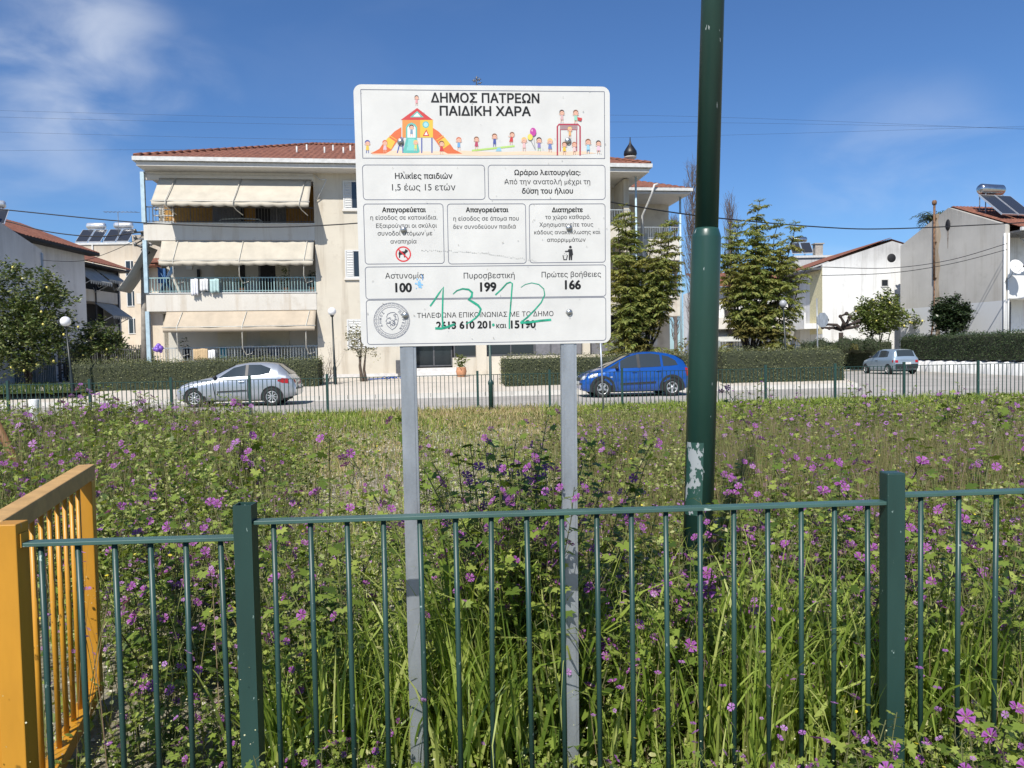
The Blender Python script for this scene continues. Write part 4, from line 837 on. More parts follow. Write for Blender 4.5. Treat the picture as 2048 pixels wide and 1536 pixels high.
# ------------------------------------------------------------------ the notice board
SW, SH, SD = .843, .852, 2.52
sc_ = P(971, 434, SD); sg = empty('notice_board', sc_, 0, 'white playground notice board on two galvanised posts with green pen scrawl', 'notice board')
sg.rotation_euler = Euler((R(2.4), 0, math.atan(.078)), 'XYZ')
def sl(u, v):
    """photo pixel on the board -> board-local (x, z)"""
    uL = 713 + (v - 190) * .03; uR = 1222.5 + (v - 190) * .003; vT = 176 + (u - 720) * .006; vB = 691 - (u - 720) * .014
    return ((u - uL) / (uR - uL) - .5) * SW, (.5 - (v - vT) / (vB - vT)) * SH
PX = SW / 503.0
def rrect(x0, x1, z0, z1, r, n=8):
    p = []
    for cx_, cz_, a in ((x1 - r, z1 - r, 0), (x0 + r, z1 - r, 90), (x0 + r, z0 + r, 180), (x1 - r, z0 + r, 270)):
        for k in range(n + 1): t = R(a + 90 * k / n); p.append((cx_ + r * math.cos(t), cz_ + r * math.sin(t)))
    return p
b = MB(); b.prism(rrect(-SW / 2, SW / 2, -SH / 2, SH / 2, .026)[::1], 0, .004); b.build('board', MAT['board'], sg)
class Flat:
    """Printing on the board: flat coloured shapes, each a hair in front of the last."""
    def __init__(s, y0=0): s.b = MB(); s.k = 0; s.mats = []; s.ix = {}; s.y0 = y0
    def mi(s, c):
        key = c if isinstance(c, str) else tuple(round(q, 3) for q in c)
        if key not in s.ix: s.ix[key] = len(s.mats); s.mats.append(MAT[c] if isinstance(c, str) else M('print_ink', c, .5, var=.03))
        return s.ix[key]
    def y(s): s.k += 1; return -.0004 - s.y0 - .000012 * s.k
    def poly(s, pts, c, y=None): yy = y if y is not None else s.y(); s.b.face([(x, yy, z) for x, z in pts], s.mi(c))
    def pp(s, uv, c): s.poly([sl(u, v) for u, v in uv], c)
    def ell(s, u, v, ru, rv, c, n=16, a0=0, a1=360):
        cx_, cz_ = sl(u, v); s.poly([(cx_ + ru * PX * math.cos(R(a0 + (a1 - a0) * k / n)), cz_ + rv * PX * math.sin(R(a0 + (a1 - a0) * k / n))) for k in range(n + (a1 - a0 < 360))], c)
    def line(s, pts, w, c, y=None, closed=False, wf=None):
        y = y if y is not None else s.y(); n = len(pts); P2 = [Vector(p) for p in pts]; off = []
        for k in range(n):
            a, d = P2[(k - 1) % n if closed else max(k - 1, 0)], P2[(k + 1) % n if closed else min(k + 1, n - 1)]; t = (d - a); t = t.normalized() if t.length > 0 else Vector((1, 0)); nr = Vector((-t.y, t.x)); ww = w * (wf(k / (n - 1)) if wf else 1); off.append((P2[k] + nr * ww / 2, P2[k] - nr * ww / 2))
        for k in range(n if closed else n - 1):
            q = (k + 1) % n; s.b.face([(off[k][0].x, y, off[k][0].y), (off[k][1].x, y, off[k][1].y), (off[q][1].x, y, off[q][1].y), (off[q][0].x, y, off[q][0].y)], s.mi(c))
    def pl(s, uv, w, c, **kw): s.line([sl(u, v) for u, v in uv], w * PX, c, **kw)
    def text(s, body, u, v, wpx, c='black', bold=0, hpx=None, rot=0, at=None, size=None):
        """centred on pixel (u, v), wpx pixels wide"""
        cu = bpy.data.curves.new('lettering', 'FONT'); cu.body = body; cu.align_x = 'CENTER'; cu.align_y = 'CENTER'; cu.resolution_u = 4; cu.fill_mode = 'NONE'
        ob = bpy.data.objects.new('lettering', cu); col.objects.link(ob); bpy.context.view_layer.update()
        ev = ob.evaluated_get(bpy.context.evaluated_depsgraph_get()); me = ev.to_mesh(); V0 = [Vector((q.co.x, q.co.y)) for q in me.vertices]; E0 = [tuple(e.vertices) for e in me.edges]; ev.to_mesh_clear()
        # letters made of overlapping outlines: triangulate everything, keep what has a non-zero winding number
        V_, _, F_, _, _, _ = delaunay_2d_cdt(V0, E0, [], 0, 1e-5); V = [(q.x, q.y) for q in V_]; va = np.array(V); ea = np.array([(V0[i].x, V0[i].y, V0[j].x, V0[j].y) for i, j in E0])
        cen = np.array([va[list(q)].mean(0) for q in F_]); cxx, cyy = cen[:, 0, None], cen[:, 1, None]; x0, y0_, x1, y1_ = ea.T; left = (x1 - x0) * (cyy - y0_) - (cxx - x0) * (y1_ - y0_); wn = ((y0_ <= cyy) & (y1_ > cyy) & (left > 0)).sum(1) - ((y0_ > cyy) & (y1_ <= cyy) & (left < 0)).sum(1)
        Fc = [tuple(q) for q, k_ in zip(F_, wn) if k_ != 0]
        bpy.data.objects.remove(ob); bpy.data.curves.remove(cu)
        xs = [q[0] for q in V]; w0 = max(xs) - min(xs); mx = (max(xs) + min(xs)) / 2
        k = size if size else wpx * PX / w0; kz = k if hpx is None else hpx * PX / .72; cx_, cz_ = at if at else sl(u, v); y = s.y(); i = len(s.b.v); cr, sr = math.cos(rot), math.sin(rot)
        for q in V:
            x, z = (q[0] - mx) * k, q[1] * kz; s.b.v.append((cx_ + x * cr - z * sr, y, cz_ + x * sr + z * cr))
        for f in Fc: s.b.f.append(tuple(i + j for j in f)); s.b.m.append(s.mi(c)); s.b.sm.append(False)
        hw = (bold * 1.15 + .004)
        for a_, b_ in E0:   # weight: thicken the outline
            p, q = V0[a_], V0[b_]; d = q - p
            if d.length < 1e-6: continue
            d.normalize(); nr = Vector((-d.y, d.x)) * hw; p = p - d * hw * .5; q = q + d * hw * .5; i = len(s.b.v)
            for w_ in (p + nr, p - nr, q - nr, q + nr): x, z = (w_.x - mx) * k, w_.y * kz; s.b.v.append((cx_ + x * cr - z * sr, y, cz_ + x * sr + z * cr))
            s.b.f.append((i, i + 1, i + 2, i + 3)); s.b.m.append(s.mi(c)); s.b.sm.append(False)
    def done(s, name): return s.b.build(name, s.mats, sg)
f = Flat()   # frames
for (u0, u1, v0, v1, r) in ((727, 1212, 186, 318, .001), (730, 971, 331, 398, .011), (977, 1213, 331, 398, .011), (732, 890, 407, 524, .010), (896, 1053, 407, 524, .010), (1059, 1213, 407, 522, .010), (735, 1214, 531, 590, .010), (737, 1214, 597, 679, .010)):
    x0, z1 = sl(u0, v0); x1, z0 = sl(u1, v1); f.line(rrect(x0, x1, z0, z1, r), 1.15 * PX, 'navy', closed=True)
f.done('panel_frame')
f = Flat()
f.text('ΔΗΜΟΣ ΠΑΤΡΕΩΝ', 972, 203, 212, bold=.022, hpx=17.5); f.text('ΠΑΙΔΙΚΗ ΧΑΡΑ', 972, 228, 178, bold=.022, hpx=17.5); f.done('title_lettering')
f = Flat(); f.text('Ηλικίες παιδιών', 850, 353, 112, bold=.014); f.text('1,5 έως 15 ετών', 850, 375, 124); f.done('lettering')
f = Flat(); f.text('Ωράριο λειτουργίας:', 1096, 346, 132, bold=.016); f.text('Από την ανατολή μέχρι τη', 1096, 364, 172); f.text('δύση του ήλιου', 1096, 382, 102, bold=.016); f.done('lettering')
f = Flat(); f.text('Απαγορεύεται', 811, 419, 85, bold=.026)
for t, v, u, w_ in (('η είσοδος σε κατοικίδια.', 434, 811, 131), ('Εξαιρούνται οι σκύλοι', 450, 816, 119), ('συνοδοί ατόμων με', 465, 813, 107), ('αναπηρία', 481, 810, 51)): f.text(t, u, v, w_)
f.done('lettering')
f = Flat(); f.text('Απαγορεύεται', 975, 419, 84, bold=.026); f.text('η είσοδος σε άτομα που', 973, 436, 130); f.text('δεν συνοδεύουν παιδιά', 970, 452, 125); f.done('lettering')
f = Flat(); f.text('Διατηρείτε', 1136, 419, 62, bold=.026)
for t, v, u, w_ in (('το χώρο καθαρό.', 433, 1137, 92), ('Χρησιμοποιείτε τους', 448, 1134, 109), ('κάδους ανακύκλωσης και', 463, 1136, 134), ('απορριμμάτων', 478, 1134, 78)): f.text(t, u, v, w_)
f.done('lettering')
f = Flat()
for t, n_, u, v, w_, v2 in (('Αστυνομία', '100', 812, 549, 76, 573), ('Πυροσβεστική', '199', 979, 549, 102, 572), ('Πρώτες βοήθειες', '166', 1144, 547, 121, 568)):
    f.text(t, u, v, w_); f.text(n_, u + (3 if u > 1000 else -2), v2, 31, bold=.03)
f.done('lettering')
f = Flat(); f.text('ΤΗΛΕΦΩΝΑ ΕΠΙΚΟΙΝΩΝΙΑΣ ΜΕ ΤΟ ΔΗΜΟ', 972, 627, 274); f.text('2613 610 201', 928, 648, 108, bold=.028); f.text('και', 1003, 649, 20, bold=.012); f.text('15190', 1047, 647, 49, bold=.028); f.done('lettering')
# round seal: two rings, a key pattern, letters and a bearded head in profile
f = Flat(); cx_, cz_ = sl(787, 638); ring = lambda r: [(cx_ + r * PX * math.cos(2 * math.pi * k / 48), cz_ + r * PX * math.sin(2 * math.pi * k / 48)) for k in range(48)]
for r in (35.5, 27.0): f.line(ring(r), .8 * PX, 'navy', closed=True)
for k in range(26):
    a = 2 * math.pi * k / 26; pts = [(28.5, -.10), (34, -.10), (34, .07), (30.2, .07), (30.2, -.03), (32.2, -.03)]
    f.line([(cx_ + r * PX * math.cos(a + t), cz_ + r * PX * math.sin(a + t)) for r, t in pts], .75 * PX, 'navy')
for t, a0, st in (('ΔΗΜΟΣ', 205, -17), ('ΠΑΤΡΕΩΝ', 48, -15)):
    for k, chh in enumerate(t): a = R(a0 + st * k); f.text(chh, 0, 0, 0, 'navy', rot=a - math.pi / 2, at=(cx_ + 22.5 * PX * math.cos(a), cz_ + 22.5 * PX * math.sin(a)), size=6.2 * PX)
hp = [(-2, 16), (5, 16.5), (11, 12), (13, 5), (12, -2), (10, -9), (6, -14), (0, -18), (-4, -14), (-8, -11), (-11, -6), (-9, -3), (-12, -1), (-9, 4), (-10, 8), (-8, 13)]
f.line([(cx_ + x * PX, cz_ + z * PX) for x, z in hp], .9 * PX, 'navy', closed=True)
for k in range(15):
    x, z = random.uniform(-5, 10), random.uniform(-12, 14); f.line([(cx_ + (x + 2.3 * math.cos(t)) * PX, cz_ + (z + 2.0 * math.sin(t)) * PX) for t in [.4 * q + k for q in range(11)]], .7 * PX, 'navy')
f.line([(cx_ - 8 * PX, cz_ + 5 * PX), (cx_ - 4 * PX, cz_ + 5.5 * PX)], 1.0 * PX, 'navy'); f.line([(cx_ - 9 * PX, cz_ - 5 * PX), (cx_ - 3 * PX, cz_ - 4 * PX)], 1.0 * PX, 'navy'); f.done('round_seal')
# no dogs
f = Flat(); f.pp([(800, 505), (802, 498), (803, 500), (812, 500), (814, 495), (816, 497), (819, 499), (817, 502), (814, 504), (813, 512), (811, 512), (810, 506), (804, 507), (803, 513), (801, 513), (801, 507)], 'black')
cx_, cz_ = sl(809.5, 505.5); f.line([(cx_ + 14 * PX * math.cos(2 * math.pi * k / 40), cz_ + 14 * PX * math.sin(2 * math.pi * k / 40)) for k in range(40)], 2.6 * PX, (.62, .03, .04), closed=True); f.pl([(800, 496), (819, 515)], 2.6, (.62, .03, .04)); f.done('no_dogs_symbol')
# litter bin figure
f = Flat(); f.ell(1142, 492, 2.8, 2.8, 'black'); f.pp([(1138, 496), (1146, 496), (1147.5, 508), (1146, 508), (1145.4, 518), (1142.7, 518), (1142.3, 508), (1141.6, 518), (1138.8, 518), (1138.8, 502), (1131, 501.5), (1131, 499.4), (1137, 499)], 'black')
f.pp([(1126, 508), (1128, 508), (1129.5, 516), (1133.4, 516), (1135, 508), (1137, 508), (1134.8, 518), (1128, 518)], 'black')
for u, v in ((1130, 505), (1133, 503), (1131, 509), (1134, 507)): f.ell(u, v, .7, .7, 'black', 6)
f.done('litter_bin_symbol')
# green pen scrawl over the lower panels, a blue smudge, scratches
f = Flat(.0005); G = 'gramarker'; tw = lambda t: .55 + .6 * math.sin(math.pi * min(1, t + .15))
f.pl([(862, 609), (870, 598), (879, 584), (888, 571), (887, 590), (886.5, 610), (886, 630), (887, 652)], 3.2, G); f.pl([(872, 653.5), (884, 654), (896, 651), (911, 645)], 4.6, G); f.done('pen_scrawl'); f = Flat(.0005)
f.pl([(907, 585), (915, 578), (926, 574.5), (938, 576), (945, 582), (944, 590), (938, 596), (948, 602), (957, 608), (962, 615), (959, 625), (952, 633), (942, 640), (933, 645)], 3.4, G, wf=lambda t: .5 + .9 * math.sin(math.pi * t)); f.done('pen_scrawl'); f = Flat(.0005)
f.pl([(991, 587), (1003, 576), (1014, 564), (1021, 561.5), (1025, 564), (1023, 590), (1021, 615), (1019, 635), (1019, 655)], 2.8, G); f.done('pen_scrawl'); f = Flat(.0005)
f.pl([(1042, 572), (1051, 566), (1064, 563), (1078, 566), (1088, 575), (1090, 587), (1083, 602), (1070, 617), (1055, 632), (1041, 643)], 2.6, G, wf=lambda t: .4 + .9 * t); f.pl([(1041, 643), (1060, 642), (1080, 639), (1103, 637)], 4.4, G); f.done('pen_scrawl'); f = Flat(.0005); f.ell(987, 647, 2.8, 3, G); f.done('pen_scrawl')
f = Flat(.0003)
for k in range(26): a, r = random.uniform(0, 6.28), abs(random.gauss(0, 4)); f.ell(841 + r * math.cos(a), 565 + r * 1.15 * math.sin(a), random.uniform(1, 2.2), random.uniform(1, 2.4), (.22, .48, .74), 8)
f.pl([(845, 546), (848, 552), (847, 557)], 1.6, (.12, .3, .6)); f.done('blue_smudge')
f = Flat(.0009)
for k in range(60): t = k / 60; u, v = 846 + t * 230, 498 + 2 * t + 20 * t * t + random.gauss(0, 1); f.ell(u, v, random.uniform(.6, 1.8), random.uniform(.4, .9), (.42, .42, .40), 6)
for k in range(70):
    u, v = random.uniform(722, 1216), random.uniform(182, 684); f.ell(u, v, random.uniform(.4, 1.5), random.uniform(.3, 1.0), (.40, .39, .36), 6)
for k in range(16): u, v = random.uniform(735, 1205), random.choice((random.uniform(325, 680), random.uniform(530, 680))); a = random.uniform(0, 3.1); f.pl([(u, v), (u + 4 * math.cos(a), v + 4 * math.sin(a))], random.uniform(.6, 1.4), (.36, .35, .33))
f.done('scuff_mark')
# the playground picture: two tube slides, a house, a seesaw, a climbing frame and small children
f = Flat(); RD, OR, YE, TE, BLU, SK, SAND = (.55, .05, .05), (.66, .15, .05), (.72, .48, .06), (.12, .46, .40), (.06, .09, .33), (.74, .42, .30), (.70, .46, .26)
f.pp([(745, 305), (800, 303), (860, 305), (925, 303), (990, 306), (1060, 304), (1120, 305), (1175, 304), (1195, 308), (1140, 312), (1050, 311), (960, 313), (880, 311), (800, 313), (750, 311)], (.76, .58, .42))
for sgn, ox in ((1, 0), (-1, 0)):
    mu = (lambda u: u) if sgn == 1 else (lambda u: 837 + (837 - u) - 2)
    seg = [(746, 309), (763, 300), (770, 290), (781, 278), (793, 266), (806, 258), (806, 276), (799, 284), (792, 294), (786, 303), (775, 309)]
    f.pp([(mu(u), v) for u, v in (seg if sgn == 1 else seg[::-1])], OR)
    f.pp([(mu(u), v) for u, v in ((770, 290), (781, 277), (794, 286), (786, 301))][::sgn], YE); f.pl([(mu(783), 274), (mu(797), 283)], 1.2, YE)
f.pl([(806, 277), (798, 308)], 2, BLU); f.pl([(809, 277), (809, 308)], 2, BLU); f.pl([(846, 277), (846, 308)], 2.2, BLU); f.pl([(866, 277), (866, 308)], 2.2, BLU)
f.pp([(808, 243), (843, 243), (843, 278), (808, 278)], (.68, .27, .07)); f.pp([(843, 243), (868, 243), (868, 278), (843, 278)], YE)
f.pp([(805, 244), (837, 221), (868, 244)], RD); f.pp([(823, 239), (837, 227), (850, 239)], TE); f.pp([(829, 237.5), (837, 230), (844, 237.5)], (.72, .74, .70))
f.pp([(815, 278), (815, 258), (819, 252), (826, 249), (833, 252), (837, 258), (837, 278)], TE); f.pp([(818, 278), (818, 259), (822, 254), (826, 252), (830, 254), (834, 259), (834, 278)], (.76, .76, .74))
f.ell(854, 253, 6.5, 6.5, TE); f.ell(854, 253, 4.4, 4.4, (.35, .62, .78)); f.pp([(848, 275), (855, 262), (861, 275)], RD); f.pp([(851, 273), (855, 266), (858, 273)], (.76, .76, .74))
f.pp([(816, 278), (836, 278), (842, 306), (838, 308), (812, 308), (809, 306)], TE); f.pp([(820, 280), (832, 280), (835, 303), (816, 303)], (.22, .58, .52))
f.pl([(945, 303), (1030, 294)], 3.4, (.42, .62, .16)); f.pp([(992, 304), (996, 297), (1002, 297), (1004, 304)], (.28, .50, .62))
for a in ([(1116, 312), (1116, 256), (1119, 252), (1158, 252), (1162, 256), (1162, 312)], ): f.pl(a, 3, (.42, .05, .08))
f.pl([(1122, 304), (1122, 262), (1155, 262), (1155, 304)], 2, (.36, .05, .08))
for k in range(5): f.pl([(1120 + 1, 253.6 + k * 2), (1157, 253.6 + k * 2)], .7, (.36, .05, .08))
def kid(u, v, h, hair, top, leg=None, dress=False, arms=1, lean=0):
    s_ = h / 34; hd_ = (u + lean * 2, v - 26 * s_)
    for q in (-1, 1): f.pl([(u + q * 2 * s_, v - 8 * s_), (u + q * 3 * s_, v)], 1.5 * s_, leg or SK); f.pl([(u + lean, v - 18 * s_), (u + q * 8 * s_, v - (19 + 3 * arms) * s_)], 1.3 * s_, SK)
    f.pp([(u - 3 * s_ + lean, v - 19 * s_), (u - (5 if dress else 4) * s_, v - 7 * s_), (u + (5 if dress else 4) * s_, v - 7 * s_), (u + 3 * s_ + lean, v - 19 * s_)], top)
    f.ell(hd_[0], hd_[1] - .6 * s_, 6.6 * s_, 6.3 * s_, hair); f.ell(hd_[0] + .3, hd_[1] + 1.4 * s_, 5.6 * s_, 4.8 * s_, SK)
    for q in (-2, 2): f.ell(hd_[0] + q * s_, hd_[1] + 1 * s_, .7 * s_, .8 * s_, 'black', 6)
BR, BK, BLN = (.22, .10, .05), (.05, .035, .03), (.72, .50, .16)
kid(740, 308, 26, (.06, .08, .3), YE, BLU); kid(774, 307, 25, (.6, .14, .07), (.65, .45, .5), dress=True); kid(826, 276, 24, BK, (.2, .3, .4)); kid(834, 304, 22, BLN, (.6, .6, .15)); kid(885, 310, 27, BR, RD, dress=True); kid(919, 302, 26, (.55, .16, .08), (.16, .36, .62)); kid(836, 216, 20, BK, (.7, .3, .32))
kid(954, 300, 25, BR, (.45, .06, .12), dress=True); kid(990, 295, 26, BR, BLU, BLU); kid(1023, 291, 25, BR, RD, dress=True, lean=1); kid(1049, 303, 27, BLN, (.72, .45, .44)); kid(1079, 303, 27, BK, (.25, .2, .45), (.4, .6, .3)); kid(1101, 305, 27, BLN, (.15, .2, .45), dress=True)
kid(1125, 248, 25, BK, (.62, .4, .4)); kid(1153, 250, 27, BR, (.3, .6, .45)); f.pp([(1156, 238), (1166, 240), (1164, 246), (1157, 244)], RD); kid(1141, 278, 22, BLN, (.72, .4, .15)); kid(1130, 309, 24, BR, YE, dress=True); kid(1150, 309, 24, (.4, .15, .08), (.72, .5, .48)); kid(1178, 307, 28, BR, (.3, .55, .7), (.15, .3, .5)); kid(1199, 308, 26, BK, (.72, .5, .58), dress=True)
f.pl([(1071, 300), (1068, 276)], .7, (.3, .3, .3)); f.pl([(1071, 300), (1062, 282)], .7, (.3, .3, .3)); f.ell(1067, 267, 6.2, 8.2, (.50, .06, .32)); f.ell(1061, 277, 5.2, 6, (.72, .62, .12)); f.ell(1065, 264, 1.6, 2.4, (.7, .35, .55)); f.done('playground_picture')
for u, v in ((804.5, 286), (1137.5, 284), (810, 457.5), (1139.5, 454), (813, 627), (1139.5, 622)):
    x, z = sl(u, v); b = MB(); b.lathe([(.001, -.0075), (.006, -.0068), (.0098, -.004), (.0112, 0)], (0, 0, 0), 18); o = b.build('bolt', MAT['bolt'], sg); o.location = (x, -.0012, z); o.rotation_euler = (R(-90), 0, 0); o.data.flip_normals()
for ut, ub in ((808, 828), (1136.5, 1139)):
    x0, z0 = sl(ut, 280); x1, z1 = sl(ub if ub > 1000 else 818, 690); slope = (x1 - x0) / (z1 - z0); zb_ = -sc_.z - .12; zt_ = SH / 2 - .05; wd = .0265
    b = MB(); TM = Matrix(((1, 0, slope, x0 - slope * z0), (0, 1, 0, 0), (0, 0, 1, 0), (0, 0, 0, 1)))
    b.box(-wd, wd, .0042, .0072, zb_, zt_, 0, TM); b.box(-wd, -wd + .003, .0072, .032, zb_, zt_, 0, TM); b.box(wd - .003, wd, .0072, .032, zb_, zt_, 0, TM); b.box(-wd + .003, -wd + .013, .029, .032, zb_, zt_, 0, TM); b.box(wd - .013, wd - .003, .029, .032, zb_, zt_, 0, TM)
    b.box(-wd + .009, wd - .009, .0022, .0042, zb_, -SH / 2 - .003, 0, TM)
    b.build('post', MAT['galv'], sg)

# ------------------------------------------------------------------ street lamps, poles, cables
def globe_lamp(ut, vt, ub, vb, d, r, mt, label, z0=0.0, k=1.0):
    p = P(ut, vt, d); q = P(ub, vb, d); t = empty('globe_lamp', (q.x, d, z0), 0, label, 'street lamp', 'globe lamps along the street'); h = p.z - z0; dx = p.x - q.x
    f = lambda z: (dx * z / h, 0, z)
    b = MB(); b.tube([f(0), f(.05), f(.75), f(.85), f(h - r)], [.09 * k, .075 * k, .07 * k, .045 * k, .03 * k], 10); b.build('pole', MAT['lamp_k'], t)
    b = MB(); b.ball((dx, 0, h), r, 0, 20); b.build('globe', MAT[mt], t); b = MB(); b.lathe([(.04, 0), (.08, .03), (.07, .07)], (dx, 0, h - r - .05), 12); b.build('collar', MAT['lamp_k'], t); return t
globe_lamp(131, 643, 146, 772, 27.5, .185, 'globe', 'white globe lamp in front of the lemon tree on the left', .35)
globe_lamp(664, 623, 671, 771, 30.0, .165, 'globe', 'white globe lamp in front of the blank cream wall', .37)
globe_lamp(1566, 607, 1574, 700, 30.8, .15, 'globe_g', 'grey globe lamp half hidden in the right feathery tree', .5)
t = empty('green_lamp_post', (Xat(982, 19.4, 800), 19.4, 0), 0, 'slim green lamp post at the far fence, its top behind the notice board', 'street lamp')
b = MB(); b.tube([(0, 0, -.05), (0, 0, .74), (0, 0, .80), (0, 0, .86), (0, 0, .9), (0, 0, 3.0)], [.062, .06, .075, .06, .036, .03], 12); b.build('pole', MAT['green'], t)
b = MB(); b.ball((0, 0, 3.15), .17, 0, 18); b.build('globe', MAT['globe'], t)
b = MB(); p = P(1202, 700, 18.9); q = P(1207, 800, 18.9); b.tube([(q.x, 18.9, -.05), (q.x + (p.x - q.x) * (2.0 - q.z) / (p.z - q.z), 18.9, 2.0)], .024, 8); tag(b.build('sign_pole', MAT['galv']), 'thin bare grey metal pole in front of the blue car', 'pole')
t = empty('road_sign', (Xat(1636, 37), 37, 0), 0, 'grey back of a road sign on a thin pole by the pale house', 'road sign'); q = P(1644, 640, 37)
b = MB(); b.tube([(0, 0, 0), (-.05, 0, 4.0)], .035, 8); b.build('pole', MAT['galv'], t)
b = MB(); b.prism([(q.x - t.location.x + .3 * math.cos(R(22.5 + 45 * k)), q.z + .38 * math.sin(R(22.5 + 45 * k))) for k in range(8)], -.06, -.045); b.build('sign_plate', MAT['galv'], t)
b = MB(); p, q = P(291, 462, 34.2), P(289, 728, 34.2); p2 = P(274, 462, 34.2); b.tube([(q.x, 34.2, .3), (p2.x + .28, 34.2, p.z)], [.17, .10], 12); up_ = empty('utility_pole', (0, 0, 0), 0, 'pale concrete utility pole at the left corner of the block', 'utility pole'); b.build('pole', MAT['concrete'], up_)
b = MB(); 
for dz in (0, -.3, -.6): b.box(p2.x - .1, p2.x + .7, 34.05, 34.12, p.z + dz - .1, p.z + dz - .03); b.ball((p2.x + .0, 34.0, p.z + dz), .08, 0, 8); b.ball((p2.x + .55, 34.0, p.z + dz), .08, 0, 8)
b.build('cross_arm', MAT['antenna'], up_)
b = MB(); pts = [P(286 + 14 * math.sin(k * .9), 465 + k * 4.5, 34.0) for k in range(12)]; b.tube(pts, .03, 6); b.build('cable_loop', MAT['wire'], up_)
def cable(pts, d0, d1, r, label, name='overhead_cable', cat='cable'):
    c = []; n = len(pts)
    for k in range(n - 1):
        for j in range(8):
            t = j / 8; p0, p1, p2, p3 = [pts[max(0, min(n - 1, k + q))] for q in (-1, 0, 1, 2)]
            h = lambda a0, a1, a2, a3: .5 * (2 * a1 + (a2 - a0) * t + (2 * a0 - 5 * a1 + 4 * a2 - a3) * t * t + (3 * a1 - a0 - 3 * a2 + a3) * t ** 3)
            c.append((h(p0[0], p1[0], p2[0], p3[0]), h(p0[1], p1[1], p2[1], p3[1])))
    c.append(pts[-1]); u0, u1 = pts[0][0], pts[-1][0]; b = MB(); b.tube([P(u, v, d0 + (d1 - d0) * (u - u0) / (u1 - u0)) for u, v in c], r, 6); tag(b.build(name, MAT['wire']), label, cat)
cable([(-60, 412), (25, 421), (250, 443), (420, 452), (560, 454), (720, 446), (900, 428)], 27, 25, .021, 'thick black cable crossing in front of the top balcony')
cable([(-60, 430), (10, 442), (100, 464), (200, 473), (290, 463)], 34, 34, .026, 'black cable from the left edge to the concrete pole')
cable([(80, 520), (160, 522), (230, 500), (290, 470)], 35.5, 34, .012, 'thin slack wire between the left gable and the concrete pole')
cable([(1100, 380), (1226, 405), (1400, 432), (1640, 454), (1800, 457), (2110, 442)], 31, 41, .028, 'thick black cable sagging across the right half of the sky')
cable([(1643, 534), (1780, 536), (1900, 520), (2014, 487)], 40, 43.4, .019, 'upper of two wires slung across the grey gable'); cable([(1643, 551), (1780, 546), (1900, 528), (2014, 499)], 40, 43.4, .019, 'lower of two wires slung across the grey gable')
for (va, vb, w_, lab) in ((219, 262, .010, 'faint topmost power line high in the sky'), (232, 258, .010, 'faint second power line high in the sky'), (262, 250, .010, 'faint third power line, crossing its neighbours'), (302, 288, .010, 'faint lowest power line above the left houses')):
    cable([(-80, va), (420, (va * .6 + vb * .4) + 2)] if va > 300 else [(-80, va), (700, va + 18), (1300, va + 12), (2130, vb)], 90, 90, w_, lab, 'power_line')
t = P(68, 800, 17); b = MB(); b.lathe([(.105, -.05), (.105, 1.0 * t.z + .0), (.10, t.z + .015), (.001, t.z + .018)], (t.x, 17, 0), 20); tag(b.build('white_bollard', MAT['white']), 'short white pipe bollard in the weeds on the left', 'bollard')
p, q = P(-34, 795, 8), P(6, 872, 8); b = MB(); b.tube([p, q + (q - p) * 2.2], .04, 10); tag(b.build('leaning_timber', MAT['wood']), 'brown round timber leaning in at the left edge', 'timber')
# left garden fence and far railings
def slat_fence(name, a, c, z0, z1, step, mt, label, w=.03):
    a, c = Vector(a), Vector(c); d = c - a; Ln = d.length; TM = Matrix.Translation(a) @ Matrix.Rotation(math.atan2(d.y, d.x), 4, 'Z'); t = empty(name, (0, 0, 0), 0, label, 'fence'); b = MB(); s = 0
    while s < Ln: b.box(s, s + w, -.012, .012, z0, z1, 0, TM); s += step
    b.box(0, Ln, .013, .04, z0 + .12, z0 + .17, 0, TM); b.box(0, Ln, .013, .04, z1 - .25, z1 - .2, 0, TM); b.build('slat_panel', mt, t); s = 0
    while s < Ln: q = MB(); q.box(s - .04, s + .04, .041, .10, z0 - .2, z1 + .05, 0, TM); q.build('post', mt, t); s += 2.2
slat_fence('garden_fence', (Xat(-40, 33), 33, 0), (Xat(112, 33.4), 33.4, 0), .5, Zat(60, 712, 33), .075, M('fence_blue_grey', (.12, .145, .155), .6), 'blue grey slatted garden fence behind the lemon tree', .055)
slat_fence('garden_fence', (Xat(118, 36), 36, 0), (Xat(305, 36), 36, 0), .5, Zat(250, 690, 36), .11, MAT['rail_d'], 'dark railings behind the left hedge, near the concrete pole', .03)
slat_fence('garden_fence', (Xat(1440, 33.5), 33.5, 0), (Xat(1600, 33.8), 33.8, 0), .5, Zat(1500, 682, 33), .12, MAT['rail'], 'pale railings behind the right feathery tree', .03)

